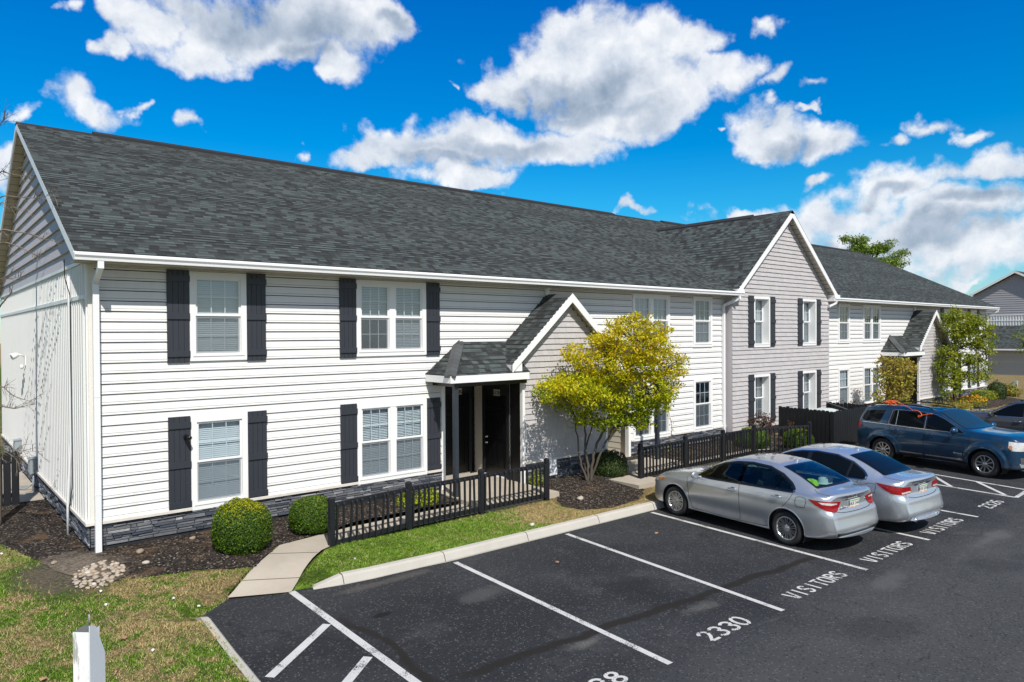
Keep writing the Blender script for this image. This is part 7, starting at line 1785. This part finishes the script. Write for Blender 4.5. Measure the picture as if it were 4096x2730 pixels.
t = empty('loose_plank', (23.2, -1.75, 0.2), 0, 'grey plank leaning across the inside rail of the board enclosure', 'plank')
mb = MB(); mb.obox((-0.06, 0.35, 1.20), (-0.35, -0.55, 1.02), 0.10, 0.022); mb.build('board', M['dusty'], t)
# meters and camera on the end wall
def meter(y, z, label, drop):
    t = empty('utility_box', (-0.035, y, z), 0, label, 'utility box', 'grey utility boxes on the end wall')
    mb = MB(); mb.box(-0.16, 0.0, -0.13, 0.13, -0.17, 0.17); mb.prism([(-0.19, -0.15, 0.172), (0.0, -0.15, 0.172), (0.0, -0.15, 0.205)], (0, 0.30, 0)); mb.build('case', M['greymetal'], t)
    mb = MB(); mb.box(-0.172, -0.162, -0.10, 0.10, -0.13, 0.10); mb.build('cover', M['greymetal'], t)
    mb = MB()
    for dy in (-0.07, 0.02): mb.tube([(-0.08, dy, -0.17), (-0.08, dy, -0.45), (-0.08, dy - 0.03, drop)], 0.022, 8)
    mb.tube([(-0.08, 0.02, -0.4), (-0.2, 0.15, drop + 0.06), (-0.6, 0.5, drop + 0.03)], 0.02, 8)
    mb.build('conduit', M['greymetal'], t)
meter(6.22, 0.93, 'grey utility box nearer the corner on the ribbed end wall with looping conduit', -0.60)
meter(9.30, 1.02, 'grey utility box farther along the ribbed end wall by the board fence', -0.66)
t = empty('flood_light', (-0.035, 8.1, 3.45), 0, 'white security flood light with motion sensor high on the end wall', 'security light')
mb = MB(); mb.box(-0.03, 0.0, -0.07, 0.07, -0.22, 0.02); mb.tube([(-0.03, 0, 0.0), (-0.12, -0.02, 0.05), (-0.2, -0.04, 0.06)], 0.018, 7); mb.build('bracket', M['trim'], t)
for dy in (-0.12, 0.12):
    mb = MB(); mb.lathe([(0.0, 0.0), (0.05, 0.01), (0.075, 0.10), (0.08, 0.16), (0.07, 0.165), (0.0, 0.15)], (-0.16, dy * 0.6, 0.06), (-0.8, dy * 1.5, -0.35), 14); mb.build('lamp_head', M['trim'], t)
mb = MB(); mb.blob((-0.09, 0.0, -0.26), (0.045, 0.045, 0.06)); mb.build('motion_sensor', M['trim'], t)
t = empty('shutter_camera', (1.52, -0.075, 2.12), 0, 'small black camera fixed to the lower left shutter beside the near window', 'camera')  # small camera on the shutter, no lamp in it
mb = MB(); mb.lathe([(0.0, 0.0), (0.045, 0.0), (0.045, -0.012), (0.018, -0.02), (0.018, -0.06)], (0, 0.0, 0), (0, 1, 0), 12); mb.build('mount', M['black'], t)
mb = MB(); mb.lathe([(0.0, 0.10), (0.034, 0.095), (0.038, 0.04), (0.036, -0.03), (0.0, -0.035)], (0.0, -0.08, 0.01), (0.3, -0.9, -0.2), 12); mb.build('lens_body', M['black'], t)
t = empty('utility_cover', (9.95, -0.85, 0.3), 0, 'small pale utility box on the stone base of the bay behind the tree', 'utility box')
mb = MB(); mb.box(-0.12, 0.12, -0.02, 0.04, 0.12, 0.52); mb.box(-0.10, 0.10, -0.035, -0.021, 0.34, 0.50); mb.box(-0.10, 0.10, -0.035, -0.021, 0.14, 0.31); mb.build('case', M['gutter'], t)
t = empty('pedestal', (45.95, -1.26, 0.16), 0, 'pale green utility pedestal on the tan lawn past the far corner', 'utility pedestal')
mb = MB(); mb.box(-0.12, 0.12, -0.10, 0.10, 0, 0.86); mb.box(-0.135, 0.135, -0.115, 0.115, 0.862, 0.93); mb.build('case', plain('pale_green_plastic', (0.42, 0.52, 0.48), 0.5), t)
# sign post in the foreground
t = empty('sign_post', (-1.57, -9.30, 0.10), R(-44), 'white flaking square post with a blank white sign board in the foreground lawn', 'sign post')
mb = MB(); mb.box(-0.045, 0.045, -0.045, 0.045, -0.1, 2.26); mb.build('post', M['trim_worn'], t)
mb = MB(); mb.face([(-0.045, -0.045, 2.2605), (0.045, -0.045, 2.2605), (0.045, 0.045, 2.2605), (-0.045, 0.045, 2.2605)]); mb.build('post_top', plain('weathered_end_grain', (0.13, 0.13, 0.125), 0.9, var=0.5, vscale=60), t)
mb = MB(); mb.prism([(0.047, -0.046, 1.35), (0.047, 0.082, 1.35), (0.047, 0.082, 2.10), (0.047, 0.005, 2.275), (0.047, -0.046, 2.305)], (0.004, 0, 0)); mb.build('sign_board', plain('white_sign_metal', (0.74, 0.77, 0.80), 0.35, var=0.03), t)
mb = MB(); mb.tube([(0.05, -0.046, 2.30), (0.052, -0.05, 2.36)], 0.004, 5); mb.build('wire_stub', M['greymetal'], t)
# river stones under the corner downspout
M['pebble'] = mat('river_stone', lambda g: pbr(g, g.mix(g.m('MULTIPLY', g.noise(g.obj(), 12.0, 4.0), 0.5), g.ramp(g.n('ShaderNodeObjectInfo').outputs['Random'], [(0, (0.26, 0.20, 0.15)), (0.35, (0.40, 0.34, 0.27)), (0.65, (0.48, 0.44, 0.38)), (0.82, (0.40, 0.25, 0.15)), (1, (0.66, 0.64, 0.60))]), (0.35, 0.28, 0.2)), 0.75, 0.0, g.bump(g.noise(g.obj(), 8.0, 4.0), 0.3, 0.02)))
pm = []
for k in range(5):
    bm = bmesh.new(); bmesh.ops.create_icosphere(bm, subdivisions=2, radius=1.0)
    for v in bm.verts: v.co += v.co * 0.16 * math.sin(v.co.x * 3 + k) * math.cos(v.co.y * 2.5 + k * 2) + Vector((0, 0, 0.08 * math.sin(v.co.x * 4 + k)))
    for f in bm.faces: f.smooth = True
    me = bpy.data.meshes.new('river_stone'); bm.to_mesh(me); bm.free(); me.materials.append(M['pebble']); pm.append(me)
placed = []; tries = 0
while len(placed) < 84 and tries < 4000:
    tries += 1
    a, r = random.uniform(0, 6.28), math.sqrt(random.random()); x, y = -0.10 + 0.36 * r * math.cos(a) + 0.10 * math.sin(a) * r, -1.22 + 0.55 * r * math.sin(a)
    s = random.uniform(0.024, 0.052) * (1.1 - 0.3 * r)
    if any((x - p[0]) ** 2 + (y - p[1]) ** 2 < (0.82 * (s + p[2])) ** 2 for p in placed) or y > -0.62: continue
    placed.append((x, y, s)); o = link('river_stone', random.choice(pm)); o.location = (x, y, gh(x, y) + 0.012 + s * 0.18); o.scale = (s * random.uniform(0.9, 1.35), s, s * random.uniform(0.6, 0.8)); o.rotation_euler = (random.uniform(-.3, .3), random.uniform(-.3, .3), random.uniform(0, 6.28))
    tag(o, 'rounded pale river stone in the heap below the corner downspout', 'stone', 'river stones below the corner downspout')
for (x, y, s, lab) in ((0.62, -0.62, 0.06, 'single tan stone lying on the mulch right of the corner downspout'), (0.58, -1.20, 0.045, 'small pale stone at the mulch edge in front of the stone base'), (1.52, -0.42, 0.05, 'orange brown stone on the mulch left of the big round bush'), (9.28, -2.45, 0.07, 'pale pink stone on the mulch before the yellow tree'), (-0.56, -0.30, 0.045, 'tan stone at the edge of the bare dirt patch'), (7.09, -3.25, 0.05, 'cream stone on the verge beside the kerb')):
    o = link('loose_stone', random.choice(pm)); o.location = (x, y, gh(x, y) + 0.012 + s * 0.4); o.scale = (s * 1.3, s, s * 0.7); o.rotation_euler = (0, 0, random.uniform(0, 6)); tag(o, lab, 'stone')
M['paper'] = plain('white_paper_scrap', (0.75, 0.76, 0.76), 0.8)
M['deadleaf'] = plain('fallen_leaf', (0.34, 0.20, 0.11), 0.8, var=0.3)
for (x, y, m, lab) in ((0.56, -2.84, 'paper', 'crumpled white scrap on the grass left of the walkway'), (0.84, -3.06, 'paper', 'white scrap on the grass nearest the corner of the parking lot'), (-0.20, -1.98, 'paper', 'white scrap on the grass in front of the river stones'), (-0.24, -2.52, 'paper', 'tiny white scrap in the middle of the left lawn'), (-0.10, -4.45, 'paper', 'white scrap on the lawn between sign post and kerb'), (-1.17, 0.75, 'paper', 'white scrap on the grass by the left mulch edge'), (3.39, -2.92, 'paper', 'white scrap on the verge below the near fence'),
                        (-0.29, -3.83, 'deadleaf', 'curled brown leaf on the lawn right of the sign post'), (-1.21, -4.43, 'deadleaf', 'curled brown leaf on the lawn left of the sign post'), (6.2, -4.9, 'deadleaf', 'small brown leaf on the asphalt of an empty bay'), (8.9, -4.9, 'deadleaf', 'orange leaf on the asphalt by the near silver sedan')):
    b = MB(); s = 0.026 if m == 'paper' else 0.045; n = 7
    P = [(s * (1 + 0.3 * math.sin(3 * k)) * math.cos(6.283 * k / n), 0.65 * s * math.sin(6.283 * k / n), 0.012 * math.sin(2.1 * k) + 0.012) for k in range(n)]
    b.idx(P + [(0, 0, 0.028)], [(k, (k + 1) % n, n) for k in range(n)]); b.idx([(p[0], p[1], p[2] - 0.004) for p in P], [tuple(range(n - 1, -1, -1))])
    o = b.build('paper_scrap' if m == 'paper' else 'fallen_leaf', M[m]); lot = y < -4.6 and x > 2
    o.location = (x, y, 0.006 if lot else gh(x, y) + 0.03); o.rotation_euler = (0, 0, random.uniform(0, 6)); tag(o, lab, 'litter' if m == 'paper' else 'leaf')

# ------------------------------------------------------------------ the neighbouring house, far right
nb = empty('neighbour_house', (70, 4.9, 0), 0, 'grey gabled house with a dark lower roof beyond the far corner', 'building')
mb = MB(); ap, ey, hw = 9.0, 7.25, 3.1
courses(mb, lambda z: -hw if z < ey - 0.2 else -(ap - 0.2 - z) / 0.57, lambda z: hw if z < ey - 0.2 else (ap - 0.2 - z) / 0.57, 5.35, ap - 0.3, [], 0.0, 0.19, 0.03, 'x', -1)
mb.build('gable_siding', M['siding_far'], nb)
mb = MB(); ribs(mb, 0.0, -hw - 4, hw + 1.2, 4.4, 5.3, -1); mb.build('ribbed_band', M['rib'], nb)
mb = MB(); mb.box(-0.06, 0.05, -hw - 4, hw + 1.2, 5.30, 5.36); mb.box(-0.06, 0.05, -hw - 4, hw + 1.2, 4.82, 4.87); mb.build('wall_band', M['trim'], nb)
mb = MB(); courses(mb, lambda z: -9.0, lambda z: 6.0, 0.2, 2.4, [], -3.0, 0.19, 0.03, 'x', -1); mb.build('lower_siding', M['siding_tan'], nb)
mb = MB()
for k in range(24):
    t0, t1 = k / 24, (k + 1) / 24; mb.face([(-3.5 + 3.45 * t0, -9.3, 2.47 + 1.95 * t0 + 0.012), (-3.5 + 3.45 * t0, 6.3, 2.47 + 1.95 * t0 + 0.012), (-3.5 + 3.45 * t1, 6.3, 2.47 + 1.95 * t1), (-3.5 + 3.45 * t1, -9.3, 2.47 + 1.95 * t1)][::-1])
mb.build('lower_roof', M['shingle_y'], nb)
mb = MB()
for s in (-1, 1): mb.face([(-0.4, s * (hw + 0.35), ey - 0.1), (16, s * (hw + 0.35), ey - 0.1), (16, 0, ap + 0.1), (-0.4, 0, ap + 0.1)][::-s])
mb.build('roof', M['shingle_x'], nb)
mb = MB()
for s in (-1, 1): mb.prism([(-0.42, s * (hw + 0.35), ey - 0.28), (-0.42, 0, ap - 0.10), (-0.42, 0, ap + 0.09), (-0.42, s * (hw + 0.35), ey - 0.11)], (0.04, 0, 0))
mb.box(-3.62, -3.5, -9.3, 6.3, 2.36, 2.48); mb.build('fascia', M['trim'], nb)
mb = MB(); mb.box(0.05, 16, -hw, hw, 0, ey - 0.2); mb.box(0.06, 10, hw, hw + 1.2, 0, 5.3); mb.box(0.06, 10, -hw - 4, -hw, 0, 5.3); mb.box(-2.95, 0.0, -8.9, 5.9, 0, 2.4); mb.prism([(0.02, -hw - 0.3, ey - 0.25), (0.02, hw + 0.3, ey - 0.25), (0.02, 0, ap - 0.12)], (15, 0, 0)); mb.build('wall', M['siding_far'], nb)
